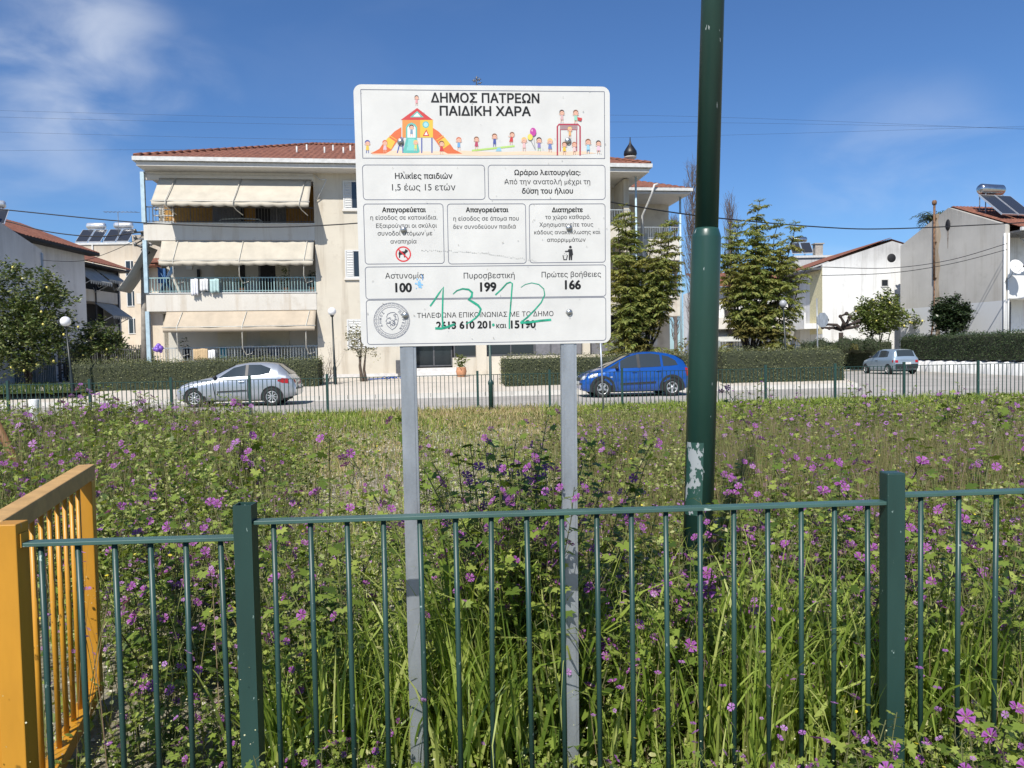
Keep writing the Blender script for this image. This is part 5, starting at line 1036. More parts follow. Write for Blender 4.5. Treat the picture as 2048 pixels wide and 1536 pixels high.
# ------------------------------------------------------------------ cars (local: +x forward, +y left, z up)
def car(name, loc, rz, S, paint, label, W_=(1.24, -1.2), wr=.295, spokes=5, wins=(), screen=None, rear=None, trim=None, arches=None, lamps=(), tails=(), handles=(), mirror=None, bumpers=(), plate=None, seams=(), pil=None):
    t = empty(name, loc, rz, label, 'car', None)
    S = sorted(S, key=lambda q: -q[0]); A = np.array(S, float); xs = A[:, 0][::-1]
    def at(x): return [float(np.interp(x, xs, A[:, k][::-1])) for k in range(1, 6)]   # zb, zs, zt, w, wt
    def side(x, z):
        zb, zs, zt, w, wt = at(x)
        if z >= zs: q = min(1, max(0, (z - zs) / max(.02, zt - .06 - zs))); return w * .985 * (1 - q) + (wt + (w - wt) * .10) * q
        return w * (1.0 + .012 * math.sin(math.pi * min(1, max(0, (z - zb) / (zs - zb)))))
    nx = 64; X_ = [xs[-1] + (xs[0] - xs[-1]) * (k / nx) for k in range(nx + 1)]; X_ = sorted(set(X_) | set(xs), reverse=True); b = MB(); rings = []
    for x in X_:
        zb, zs, zt, w, wt = at(x); e = max(.012, min(.06, (zt - zs) * .45))
        half = [(0, zb), (w * .86, zb), (w * .965, zb + .05), (w * 1.0, zb + (zs - zb) * .30), (w * 1.012, zb + (zs - zb) * .55), (w * 1.006, zb + (zs - zb) * .78), (w * .985, zs)]
        half += [(w * .985 + (wt + (w - wt) * .10 - w * .985) * .5, (zs + zt - e) / 2), (wt + (w - wt) * .10, zt - e), (wt * .86, zt - e * .28), (wt * .5, zt - e * .05), (0, zt)]
        rings.append([(x, y, z) for y, z in half] + [(x, -y, z) for y, z in half[-2:0:-1]])
    n = len(rings[0]); i0 = 0
    for r_ in rings: b.v += r_
    for k in range(len(rings) - 1):
        for j in range(n): a_, c_ = k * n + j, k * n + (j + 1) % n; b.f.append((a_, c_, c_ + n, a_ + n)); b.m.append(0); b.sm.append(True)
    b.f.append(tuple(range(n))); b.f.append(tuple(range((len(rings) - 1) * n + n - 1, (len(rings) - 1) * n - 1, -1))); b.m += [0, 0]; b.sm += [False, False]
    body = b.build('body', paint, t)
    def sidepatch(nm, pts_lo, pts_hi, mt, off=.008, parent=None, both=True):
        """pts_lo / pts_hi: (x, z) polylines; a panel that lies on the flank between them"""
        for sg_ in ((1, -1) if both else (1,)):
            q = MB(); xl = [p[0] for p in pts_lo]; xh = [p[0] for p in pts_hi]; N = 22
            def cv(pp, s_):
                L_ = len(pp) - 1; k = min(int(s_ * L_), L_ - 1); f = s_ * L_ - k; return pp[k][0] + (pp[k + 1][0] - pp[k][0]) * f, pp[k][1] + (pp[k + 1][1] - pp[k][1]) * f
            g = []
            for k in range(N + 1):
                a_, c_ = cv(pts_lo, k / N), cv(pts_hi, k / N); colm = []
                for j in range(6): x = a_[0] + (c_[0] - a_[0]) * j / 5; z = a_[1] + (c_[1] - a_[1]) * j / 5; colm.append((x, sg_ * (side(x, z) + off), z))
                g.append(colm)
            for k in range(N):
                for j in range(5): q.face([g[k][j], g[k + 1][j], g[k + 1][j + 1], g[k][j + 1]], 0, True)
            q.build(nm, mt, parent or t)
    for lo, hi in wins: sidepatch('side_window', lo, hi, MAT['carglass'])
    if pil:
        for lo, hi in pil: sidepatch('window_pillar', lo, hi, MAT['plastic'], .010)
    def toppatch(nm, x0, x1, mt, frac=.86, dx=.0):
        q = MB(); N = 16; g = []
        for k in range(N + 1):
            x = x0 + (x1 - x0) * k / N; zb, zs, zt, w, wt = at(x); e = max(.012, min(.06, (zt - zs) * .45)); row = []
            for j in range(9): y = wt * frac * (j / 4 - 1); row.append((x + dx, y, zt - e * .28 * abs(j / 4 - 1) ** 2 * (frac / .86) + .010))
            g.append(row)
        for k in range(N):
            for j in range(8): q.face([g[k][j], g[k + 1][j], g[k + 1][j + 1], g[k][j + 1]], 0, True)
        q.build(nm, mt, t)
    if screen: toppatch('windscreen', screen[0], screen[1], MAT['carglass'], .9, .006)
    if rear: toppatch('rear_window', rear[0], rear[1], MAT['carglass'], .88, -.012)
    for lo, hi in (trim or ()): sidepatch('side_trim', lo, hi, MAT['plastic'], .018)
    for lo, hi in seams: sidepatch('door_seam', lo, hi, MAT['rim_d'], .004)
    for x, z in handles: 
        for sg_ in (1, -1): q = MB(); y = sg_ * (side(x, z) + .012); q.box(x - .085, x + .085, min(y, y + sg_ * .02), max(y, y + sg_ * .02), z - .02, z + .02); q.build('door_handle', paint if name != 'silver' else MAT['plastic'], t, bevel=.006)
    if mirror:
        for sg_ in (1, -1):
            x, z = mirror; y = side(x, z); q = MB(); q.lathe([(.001, -.06), (.07, -.05), (.09, 0), (.075, .05), (.001, .06)], (0, 0, 0), 12); o = q.build('wing_mirror', MAT['plastic'], t); o.location = (x, sg_ * (y + .09), z); o.scale = (.7, 1.05, 1)
    for nm, lo, hi, mt in lamps: sidepatch(nm, lo, hi, MAT[mt], .008)
    def endpatch(nm, y0, y1, z0, z1, sgx, mt, off=.012):
        for s2 in ((1, -1) if y0 > 0 else (1,)):
            q = MB(); N = 8; g = []
            for k in range(N + 1):
                y = y0 + (y1 - y0) * k / N; cl_ = []
                for j in range(5):
                    z = z0 + (z1 - z0) * j / 4
                    # outermost x where the body reaches half-width |y| at height z
                    lo_, hi_ = 0.0, xs[-1] if sgx > 0 else -xs[0]
                    for _ in range(24):
                        m_ = (lo_ + hi_) / 2; zb, zs, zt, w, wt = at(sgx * m_); ok = zb <= z <= zt and side(sgx * m_, z) >= abs(y)
                        if ok: lo_ = m_
                        else: hi_ = m_
                    cl_.append((sgx * (lo_ + off), s2 * y, z))
                g.append(cl_)
            for k in range(N):
                for j in range(4): q.face([g[k][j], g[k + 1][j], g[k + 1][j + 1], g[k][j + 1]], 0, True)
            q.build(nm, MAT[mt], t)
    for a in bumpers: endpatch(*a)
    for wx in W_:
        for sg_ in (1, -1):
            w = side(wx, .5); q = MB(); n_ = 20; ra = wr + (.055 if not arches else .05); y = sg_ * (w + .003)
            pts = [(wx + ra * math.cos(math.pi * k / n_), y, wr + ra * math.sin(math.pi * k / n_)) for k in range(n_ + 1)]; zb = at(wx)[0]
            pts = [(wx + ra, y, zb - .01)] + pts + [(wx - ra, y, zb - .01)]; q.face(pts if sg_ > 0 else pts[::-1]); q.build('wheel_arch', MAT['rim_d'], t)
            if arches:
                q = MB(); g0 = [(wx + ra * math.cos(math.pi * k / n_ * 1.16 - .25), wr + ra * math.sin(math.pi * k / n_ * 1.16 - .25)) for k in range(n_ + 1)]; g1 = [(wx + (ra + .085) * math.cos(math.pi * k / n_ * 1.16 - .25), wr + (ra + .085) * math.sin(math.pi * k / n_ * 1.16 - .25)) for k in range(n_ + 1)]
                for k in range(n_): q.face([(x, y + sg_ * .012, z) for x, z in (g0[k], g0[k + 1], g1[k + 1], g1[k])])
                q.build('arch_trim', MAT['plastic'], t)
            q = MB(); ww = .185; n_ = 28
            prof = [(wr * .60, -ww / 2), (wr * .90, -ww / 2), (wr * .985, -ww / 2 + .03), (wr, -ww / 2 + .06), (wr, ww / 2 - .06), (wr * .985, ww / 2 - .03), (wr * .90, ww / 2), (wr * .64, ww / 2), (wr * .60, ww / 2 - .03)]
            q.lathe(prof, (0, 0, 0), n_); wh = q.build('wheel', MAT['tyre'], t); wh.location = (wx, sg_ * (w - ww / 2 + .025), wr); wh.rotation_euler = (R(-90 * sg_), 0, R(20 if wx > 0 else 0) * 0)
            q = MB(); q.lathe([(wr * .655, ww / 2 - .012), (wr * .60, ww / 2 + .004), (wr * .55, ww / 2 - .012), (wr * .54, -.02)], (0, 0, 0), n_)
            for k in range(spokes):
                a = 2 * math.pi * k / spokes + .3; TM = Matrix.Rotation(a, 4, 'Z'); hw = .032 if spokes < 7 else .017
                i = len(q.v); c8 = [(0.02, -hw * .8, 0), (wr * .57, -hw * 1.25, 0), (wr * .57, hw * 1.25, 0), (.02, hw * .8, 0)]; z0, z1 = ww / 2 - .06, ww / 2 - .012
                q.box(.01, wr * .57, -hw, hw, z0, z1, 0, TM)
            q.lathe([(.001, ww / 2 - .004), (.05, ww / 2 - .006), (.055, ww / 2 - .03)], (0, 0, 0), 14); rm = q.build('rim', MAT['rim'], wh)
            q = MB(); q.lathe([(.001, -.01), (wr * .56, -.01)], (0, 0, 0), 20); q.build('brake_disc', MAT['rim_d'], wh)
    if plate: x, z, sx = plate; q = MB(); q.box(min(x, x + sx * .015), max(x, x + sx * .015), -.24, .24, z - .055, z + .055); q.build('licence_plate', MAT['plate'], t)
    q = MB(); x0, x1 = xs[0] + .35, xs[-1] - .35; q.box(x0, x1, -.6, .6, .16, .3); q.build('underbody', MAT['rim_d'], t)
    return t
# silver three-door hatchback
S1 = [(1.915, .30, .46, .50, .46, .40), (1.86, .24, .56, .62, .62, .52), (1.70, .20, .66, .735, .735, .64), (1.4, .19, .735, .84, .785, .68), (1.0, .19, .80, .925, .805, .69), (.74, .19, .85, .985, .815, .67), (.35, .19, .885, 1.20, .82, .60), (.0, .19, .905, 1.365, .823, .565), (-.4, .19, .925, 1.425, .825, .56), (-.8, .19, .945, 1.43, .825, .555), (-1.15, .19, .965, 1.40, .82, .55), (-1.36, .20, .975, 1.35, .81, .545), (-1.62, .24, .97, 1.12, .79, .58), (-1.74, .28, .93, .985, .765, .62), (-1.84, .30, .80, .86, .73, .62), (-1.915, .36, .60, .66, .66, .56)]
cs = P(478, 800, 25.0); sx0, sx1 = Xat(362, 24.8, 780), Xat(595, 25.0, 770)
car('parked_car', ((sx0 + sx1) / 2, 25.05, .006), math.pi + math.atan(.10), S1, MAT['silver'], 'dusty silver three door hatchback parked in front of the left hedge', W_=(1.27, -1.17), wr=.297, spokes=9,
    wins=[([(.52, .93), (.2, .955), (-.33, .985)], [(.40, 1.02), (.05, 1.26), (-.33, 1.345)]), ([(-.42, .99), (-.8, 1.01), (-1.1, 1.07)], [(-.42, 1.35), (-.8, 1.345), (-1.12, 1.22)])],
    pil=[([(-.33, .98), (-.42, .985)], [(-.33, 1.345), (-.42, 1.35)])], screen=(.80, .03), rear=(-1.33, -1.70), trim=[([(.55, .47), (-.38, .50)], [(.55, .51), (-.38, .54)])], handles=[(-.22, .80)], mirror=(.62, .96),
    lamps=[('headlight', [(1.66, .64), (1.45, .70), (1.30, .735)], [(1.62, .70), (1.45, .765), (1.32, .79)], 'headl'), ('tail_light', [(-1.36, .80), (-1.5, .74), (-1.72, .72)], [(-1.36, .83), (-1.5, .90), (-1.70, .88)], 'tail')],
    bumpers=[('rear_bumper_strip', .01, .60, .52, .585, -1, 'plastic'), ('front_bumper_strip', .01, .5, .36, .42, 1, 'plastic'), ('tail_light', .5, .64, .74, .84, -1, 'tail')], plate=(-1.925, .62, -1), seams=[([(-.40, .25), (-.424, .25)], [(-.40, .96), (-.424, .96)]), ([(.62, .28), (.596, .28)], [(.70, .84), (.676, .84)])])
# blue five-door, tall and arched, with dark arch trim
S2 = [(1.915, .30, .50, .56, .52, .46), (1.86, .24, .60, .68, .66, .56), (1.70, .20, .72, .82, .76, .66), (1.45, .19, .80, .92, .80, .69), (1.12, .19, .86, 1.005, .825, .68), (.75, .19, .90, 1.20, .832, .62), (.35, .19, .93, 1.395, .836, .575), (.05, .19, .945, 1.495, .838, .56), (-.3, .19, .955, 1.545, .838, .555), (-.7, .19, .965, 1.54, .838, .55), (-1.1, .19, .98, 1.485, .83, .54), (-1.45, .20, .99, 1.385, .81, .53), (-1.68, .24, .985, 1.24, .785, .54), (-1.80, .28, .93, 1.02, .765, .60), (-1.87, .30, .78, .86, .74, .62), (-1.915, .36, .58, .66, .68, .58)]
bx0, bx1 = Xat(1157, 26.0, 770), Xat(1373, 26.3, 770)
car('parked_car', ((bx0 + bx1) / 2, 26.35, .006), math.pi + math.atan(.09), S2, MAT['bluecar'], 'bright blue tall hatchback with dark wheel arches in front of the middle hedge', W_=(1.22, -1.19), wr=.305, spokes=5, arches=True,
    wins=[([(1.02, .985), (.85, .985), (.66, .985)], [(.98, .995), (.72, 1.14), (.60, 1.22)]), ([(.60, .985), (.3, .99), (.0, 1.0)], [(.56, 1.235), (.3, 1.37), (.0, 1.445)]), ([(-.10, 1.0), (-.5, 1.01), (-.82, 1.025)], [(-.10, 1.46), (-.5, 1.475), (-.82, 1.425)]), ([(-.90, 1.03), (-1.2, 1.045), (-1.42, 1.07)], [(-.90, 1.41), (-1.12, 1.36), (-1.36, 1.22)])],
    pil=[([(.0, .99), (-.10, .99)], [(.0, 1.445), (-.10, 1.46)])], screen=(1.10, .18), rear=(-1.42, -1.76), trim=[([(.62, .42), (-.62, .46)], [(.62, .48), (-.62, .52)])], handles=[(.12, .86), (-.72, .88)], mirror=(.72, 1.0),
    lamps=[('headlight', [(1.68, .66), (1.5, .70), (1.36, .74)], [(1.66, .78), (1.5, .82), (1.38, .83)], 'headl'), ('side_repeater', [(.95, .68), (.88, .68)], [(.95, .71), (.88, .71)], 'headl'), ('tail_light', [(-1.70, .70), (-1.80, .68)], [(-1.66, .98), (-1.76, .95)], 'tail')],
    bumpers=[('headlight', .40, .68, .62, .74, 1, 'headl'), ('grille', .01, .34, .58, .68, 1, 'plastic'), ('front_trim', .01, .60, .44, .50, 1, 'plastic'), ('tail_light', .56, .68, .70, .92, -1, 'tail')], plate=(1.925, .50, 1), seams=[([(-.06, .25), (-.084, .25)], [(-.06, .97), (-.084, .97)]), ([(.72, .3), (.708, .3)], [(.82, .9), (.808, .9)]), ([(-.80, .62), (-.812, .62)], [(-.86, .99), (-.872, .99)])])
# small pale blue car seen from behind
S3 = [(1.66, .30, .50, .54, .52, .46), (1.58, .24, .62, .68, .66, .56), (1.35, .20, .74, .83, .72, .62), (1.0, .19, .82, .93, .745, .62), (.78, .19, .86, 1.0, .752, .60), (.45, .19, .88, 1.20, .755, .56), (.15, .19, .89, 1.36, .756, .54), (-.2, .19, .90, 1.42, .756, .535), (-.8, .19, .91, 1.42, .755, .53), (-1.25, .20, .92, 1.39, .75, .525), (-1.42, .22, .92, 1.35, .745, .525), (-1.56, .26, .90, 1.06, .735, .56), (-1.62, .28, .84, .92, .72, .60), (-1.66, .32, .64, .74, .69, .60)]
q = P(1778, 718, 43.2); car('parked_car', (q.x, 43.2, .01), R(90 + 5.0), S3, MAT['palecar'], 'small pale blue car parked in the side street, seen from behind', W_=(1.10, -1.10), wr=.27, spokes=6,
    wins=[([(.66, .93), (.3, .94), (-.05, .95)], [(.58, 1.0), (.3, 1.22), (-.05, 1.33)]), ([(-.12, .95), (-.6, .96), (-1.02, .98)], [(-.12, 1.34), (-.6, 1.34), (-.98, 1.28)])], screen=(.80, .18), rear=(-1.40, -1.58), handles=[(-.02, .80)], mirror=(.68, .98),
    lamps=[('tail_light', [(-1.50, .68), (-1.60, .68)], [(-1.50, .80), (-1.58, .80)], 'tail')], bumpers=[('rear_bumper', .01, .66, .32, .58, -1, 'plastic'), ('tail_light', .50, .66, .66, .80, -1, 'tail')], plate=(-1.675, .62, -1), seams=[([(-.08, .25), (-.092, .25)], [(-.08, .94), (-.092, .94)])])

# ------------------------------------------------------------------ trees
def branchy(lv, p0, d, ln, r, depth, spread=.5, seg=4, m=0, up=.15, kids=3, out=None):
    pts, rad = [Vector(p0)], [r]; d = Vector(d).normalized()
    for k in range(seg):
        d = (d + Vector((random.gauss(0, .12), random.gauss(0, .12), random.gauss(0, .08) + up * .3))).normalized(); pts.append(pts[-1] + d * ln / seg); rad.append(r * (1 - .45 * (k + 1) / seg))
    lv.stem(pts, rad, m, 6 if r > .03 else 4)
    if out is not None: out += [(p, depth) for p in pts[1:]]
    if depth > 0:
        for k in range(kids):
            j = random.randint(max(1, seg - 3), seg); nd = (d + Vector((random.gauss(0, spread), random.gauss(0, spread), random.gauss(0, spread * .6) + up))).normalized()
            branchy(lv, pts[j], nd, ln * random.uniform(.6, .85), rad[j] * .72, depth - 1, spread, seg, m, up, kids, out)
PIN = np.array([(0, -.2, 0), (.5, -.5, -.05), (1, 0, -.16), (.5, .5, -.05)])   # one pinna, x long
def frond(A, root, az, el, ln, npair=13, drop=.9):
    """A twice-divided leaf: a drooping rachis carrying pairs of narrow pinnae."""
    pos, rot, sc = A; p = Vector(root); h = Vector((math.cos(az), math.sin(az), 0)); e = el
    for k in range(npair):
        e -= drop / npair; dr = h * math.cos(e) + Vector((0, 0, math.sin(e))); p = p + dr * (ln / npair); t = (k + 1) / npair; l_ = ln * .34 * (math.sin(math.pi * (.18 + .78 * t)) + .12)
        for sg_ in (1, -1):
            a = az + sg_ * (1.22 - .35 * t) + random.gauss(0, .12); pos.append(tuple(p)); rot.append((a, random.gauss(0, .35), .35 + random.gauss(0, .25))); sc.append(l_)
def jacaranda(base, leaders, label, low=()):
    t = empty('feathery_tree', base, 0, label, 'tree'); tr = Leaves(); A, B = ([], [], []), ([], [], [])
    for k in range(7): tr.stem([Vector((.16 * math.cos(k), .12 * math.sin(k), -.1)), Vector((.1 * math.cos(k * 2.3), .08 * math.sin(k * 2.3), .5)), Vector((.2 * math.cos(k * 1.7), .15 * math.sin(k * 1.7), 1.0))], [.15, .13, .07], 0, 7)
    for (dx, dy, zt, z0, rad, fl) in leaders:
        n = 9; pts = []
        for k in range(n + 1): s_ = k / n; pts.append(Vector((dx * s_ ** .6 + .06 * math.sin(k * 1.9 + dx * 9), dy * s_ ** .6 + .06 * math.cos(k * 1.6), .6 + (zt - .6) * s_)))
        tr.stem(pts, [.06 * (1 - .8 * k / n) for k in range(n + 1)], 0, 6); z = z0; az = random.uniform(0, 6.28)
        while z < zt - .05:
            s_ = (z - .6) / (zt - .6); kk = min(int(s_ * n), n - 1); p = pts[kk].lerp(pts[kk + 1], s_ * n - kk); q = (zt - z) / max(.1, zt - z0); L_ = rad * (.70 + .42 * min(1, q * 2.2)) * random.uniform(.75, 1.15)
            for j in range(6): az += 1.05 + random.gauss(0, .25); frond(B if z < z0 + (zt - z0) * .12 else A, p, az, random.uniform(.25, 1.05), L_, 14, random.uniform(1.0, 2.0))
            z += random.uniform(.24, .46)
        for j in range(5): az += 1.25; frond(A, pts[-1], az, random.uniform(.5, 1.0), rad * .42, 9, .8)
    for (dx, dy, z, rad, cnt) in low:
        for j in range(cnt): frond(B if random.random() < .55 else A, (dx + random.gauss(0, .22), dy + random.gauss(0, .22), z + random.gauss(0, .28)), random.uniform(0, 6.28), random.uniform(-.1, .7), rad * random.uniform(.8, 1.1), 11, 1.3)
    tr.build('trunk', [MAT['bark_d']], t); lv = Leaves()
    for (pos, rot, sc), m in ((A, 0), (B, 1)):
        if pos:
            r_ = np.array(rot); sc = np.array(sc); S3_ = np.stack([sc, sc * .34, sc], 1); Ry = rots(r_[:, 0], r_[:, 1], r_[:, 2]); lv.add(PIN, [[0, 1, 2, 3]], [m], np.array(pos), Ry, S3_)
    lv.build('crown', [LEAF['jaca'], LEAF['jaca_low']], t); return t
D1 = 32.6; zf = lambda u, v, d: P(u, v, d).z - .55
X1 = Xat(1282, D1, 650); ld = lambda u, v, d, z0, r, dy=0: (Xat(u, d, v) - Xat(UB, d, v), dy, zf(u, v, d), z0, r, 0)
UB = 1282
jacaranda((X1, D1, .55), [ld(1250, 412, D1, 2.2, .78), ld(1234, 448, D1, 1.2, .72, -.5), ld(1266, 436, D1, 2.2, .70, .6), ld(1344, 444, D1, 2.4, .72), ld(1324, 458, D1, 2.4, .70, -.6), ld(1300, 486, D1, 2.0, .72, -.3), ld(1362, 492, D1, 2.8, .62, .5), ld(1222, 480, D1, 1.0, .75, .4), ld(1282, 468, D1, 2.4, .66, .9), ld(1312, 520, D1, 1.8, .7, -.8), ld(1246, 520, D1, 1.2, .7, -.9)],
    'feathery green tree in front of the cream block, right of the notice board', [(-1.1, -.3, .9, .9, 20), (-.9, .2, 1.6, .9, 16), (.9, -.5, .7, .75, 12), (.2, -.5, 1.2, .8, 8)])
UB = 1502; D2 = 32.9; X2 = Xat(1502, D2, 650)
jacaranda((X2, D2, .55), [ld(1518, 403, D2, 2.0, .70), ld(1460, 462, D2, 1.6, .72), ld(1484, 440, D2, 2.0, .72, .6), ld(1548, 446, D2, 2.4, .70, -.5), ld(1592, 446, D2, 2.6, .66), ld(1446, 498, D2, 2.0, .68, -.4), ld(1574, 484, D2, 2.2, .70, .5), ld(1502, 468, D2, 1.6, .74, -.7), ld(1532, 478, D2, 2.2, .70, .9), ld(1608, 540, D2, 1.2, .72, -.2), ld(1470, 520, D2, 1.6, .7, -.8), ld(1560, 530, D2, 1.6, .72, -.9)],
    'feathery green tree right of the green pole, behind the clipped hedge', [(.8, -.5, .9, .9, 18), (1.7, -.3, .9, .8, 10), (-.9, -.2, .8, .8, 8), (1.2, -.2, 1.6, .8, 10)])
for (u, v, vb, d, w_, lab) in ((1388, 330, 680, 52, 1.1, 'tall bare poplar with grey twigs just left of the green pole'), (1462, 388, 690, 60, 1.0, 'second bare poplar, fainter and shorter, right of the green pole'), (1352, 430, 690, 58, .8, 'low bare poplar half behind the feathery tree left of the green pole')):
    t = empty('bare_tree', (Xat(u, d), d, 0), 0, lab, 'tree'); zt_ = Zat(u, v, d); lv = Leaves(); lv.stem([(0, 0, 0), (.05, 0, zt_ * .5), (0, .05, zt_ * .97)], [.17, .1, .02], 0, 7); lv.build('trunk', [MAT['twig']], t); lv = Leaves()
    for k in range(190):
        z = zt_ * random.uniform(.15, .93); a = random.uniform(0, 6.28); s_ = 1 - z / zt_; l_ = w_ * (.5 + 1.6 * s_ * (1 - s_) * 2) * random.uniform(.5, 1.1); r_ = min(l_ * .75, w_); dx, dy = math.cos(a), math.sin(a)
        p0 = Vector((0, 0, z)); p1 = p0 + Vector((dx * r_ * .5, dy * r_ * .5, l_ * .8)); p2 = p1 + Vector((dx * r_ * .2, dy * r_ * .2, l_ * .9)); lv.stem([p0, p1, p2], [.022, .015, .008], 0, 3)
        for j in range(4): q = p0.lerp(p2, random.uniform(.3, .95)); lv.stem([q, q + Vector((random.gauss(0, .22), random.gauss(0, .22), random.uniform(.3, .7)))], [.009, .005], 0, 3)
    lv.build('crown', [MAT['twig']], t)
LFT = np.array([(0, 0, 0), (.35, -.23, .04), (.75, -.17, .02), (1, 0, -.06), (.75, .17, .02), (.35, .23, .04)]); LFTF = [[0, 1, 2, 3, 4, 5]]
def leafy_tree(name, base, blobs, trunk_h, label, leaf, mt, n, fruits=0, stems=4, fr_r=.05, cat='tree', bark='bark_d', depth=2):
    """Crown of leaf sprays spread through several overlapping volumes; blobs: (dx, dy, z, r)."""
    t = empty(name, base, 0, label, cat); tr = Leaves(); ends = []
    for k in range(stems):
        b_ = blobs[k % len(blobs)]; a = Vector((b_[0] * .1 + random.gauss(0, .05), b_[1] * .1, 0)); c = Vector((b_[0] * .6, b_[1] * .6, max(trunk_h, b_[2] * .7))); tr.stem([a - Vector((0, 0, .1)), a.lerp(c, .5) + Vector((random.gauss(0, .08), 0, 0)), c], [.085 / math.sqrt(stems) * 1.6, .07 / math.sqrt(stems) * 1.4, .03], 0, 6)
        branchy(tr, c, Vector((b_[0], b_[1], b_[2] - c.z + .3)), b_[3] * .8, .028, depth, .6, 3, 0, .2, 3, ends)
    tr.build('trunk', [MAT[bark]], t); lv = Leaves(); P_ = []; tot = sum(b_[3] ** 3 for b_ in blobs)
    for b_ in blobs:
        ns = max(6, int(n / 14 * b_[3] ** 3 / tot))
        for k in range(ns):   # sprays
            u_ = Vector((random.gauss(0, 1), random.gauss(0, 1), random.gauss(0, 1))).normalized(); rr = b_[3] * random.random() ** .38 * random.uniform(.85, 1.12); c = Vector((b_[0], b_[1], b_[2])) + Vector((u_.x * rr, u_.y * rr, u_.z * rr))
            dr = (u_ + Vector((0, 0, .5))).normalized()
            for j in range(14): P_.append(tuple(c + dr * random.uniform(-.12, .22) + Vector((random.gauss(0, .07), random.gauss(0, .07), random.gauss(0, .07)))))
    P_ = np.array(P_); m_ = len(P_); lv.add(LFT, LFTF, [0], P_, rots(rng.uniform(0, 6.283, m_), rng.uniform(-.9, .9, m_), rng.uniform(-1.1, .5, m_)), rng.uniform(.7, 1.25, m_) * leaf, True)
    lv.build('crown', [mt], t)
    if fruits:
        b = MB(); b.ball((0, 0, 0), fr_r, 0, 10, 1.2); f0 = b.build('fruit', MAT['fruit'], t)
        for k in range(fruits):
            b_ = random.choice(blobs); u_ = Vector((random.gauss(0, 1), -abs(random.gauss(0, 1)), random.gauss(-.2, .8))).normalized(); p = Vector((b_[0], b_[1], b_[2])) + u_ * b_[3] * random.uniform(.85, 1.05)
            if k == 0: f0.location = p
            else: dup(f0, p, parent=t)
    return t
DL = 30.5; xl = lambda u: Xat(u, DL); zl = lambda u, v: Zat(u, v, DL) - .45
bl = lambda uc, u, v, r, dy=0, d=DL, g=.45: (Xat(u, d) - Xat(uc, d), dy, Zat(u, v, d) - g, r)
leafy_tree('lemon_tree', (xl(60), DL, .45), [bl(60, 60, 655, 1.25), bl(60, 25, 620, 1.0, .3), bl(60, 90, 590, .9), bl(60, 30, 560, .65), bl(60, 35, 535, .35), bl(60, 128, 600, .7, -.2), bl(60, 100, 570, .6), bl(60, 5, 680, .9, -.3), bl(60, 110, 660, .9, -.4), bl(60, 62, 545, .4), bl(60, 0, 575, .7), bl(60, 140, 650, .55), bl(60, 40, 712, .75, -.3), bl(60, 85, 705, .75, -.2), bl(60, 5, 720, .6, -.2), bl(60, 120, 700, .6, -.3), bl(60, 62, 735, .5, -.3)], 1.0,
    'big dark lemon tree with yellow fruit at the left edge of the photo', .15, LEAF['lemon'], 12500, 18, 5, .042)
leafy_tree('lemon_tree', (xl(172), 31.6, .45), [bl(172, 172, 675, .7, 0, 31.6), bl(172, 150, 700, .6, -.2, 31.6), bl(172, 195, 690, .55, .2, 31.6)], .6, 'low bushy lemon tree between the left lamp and the hedge', .14, LEAF['lemon'], 3000, 5, 3, .04)
leafy_tree('lemon_tree', (Xat(1775, 49.8), 50.9, .3), [bl(1775, 1775, 632, 1.25, 0, 50.9, .3), bl(1775, 1745, 635, .95, -.2, 50.9, .3), bl(1775, 1812, 640, .8, .2, 50.9, .3), bl(1775, 1790, 605, .75, 0, 50.9, .3), bl(1775, 1840, 640, .5, -.2, 50.9, .3), bl(1775, 1760, 655, .8, -.3, 50.9, .3), bl(1775, 1750, 608, .5, 0, 50.9, .3)], 1.0,
    'bright green lemon tree with yellow fruit in front of the white gable house', .20, LEAF['lemon_r'], 7000, 18, 4, .06)
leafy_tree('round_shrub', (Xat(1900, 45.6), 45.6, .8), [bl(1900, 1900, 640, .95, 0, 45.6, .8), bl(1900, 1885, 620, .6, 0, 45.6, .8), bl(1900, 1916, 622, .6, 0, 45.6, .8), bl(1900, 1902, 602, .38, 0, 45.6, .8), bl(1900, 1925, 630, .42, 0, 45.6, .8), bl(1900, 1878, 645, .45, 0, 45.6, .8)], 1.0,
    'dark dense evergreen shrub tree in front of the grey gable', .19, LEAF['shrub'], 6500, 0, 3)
leafy_tree('small_tree', (Xat(727, 31.2), 31.2, .45), [bl(727, 722, 668, .42, 0, 31.2), bl(727, 715, 690, .40, 0, 31.2), bl(727, 735, 690, .40, 0, 31.2), bl(727, 748, 698, .22, 0, 31.2), bl(727, 706, 672, .22, 0, 31.2)], 1.1, 'small standard tree with pale variegated leaves against the blank wall', .11, LEAF['varieg'], 900, 0, 3, bark='bark')
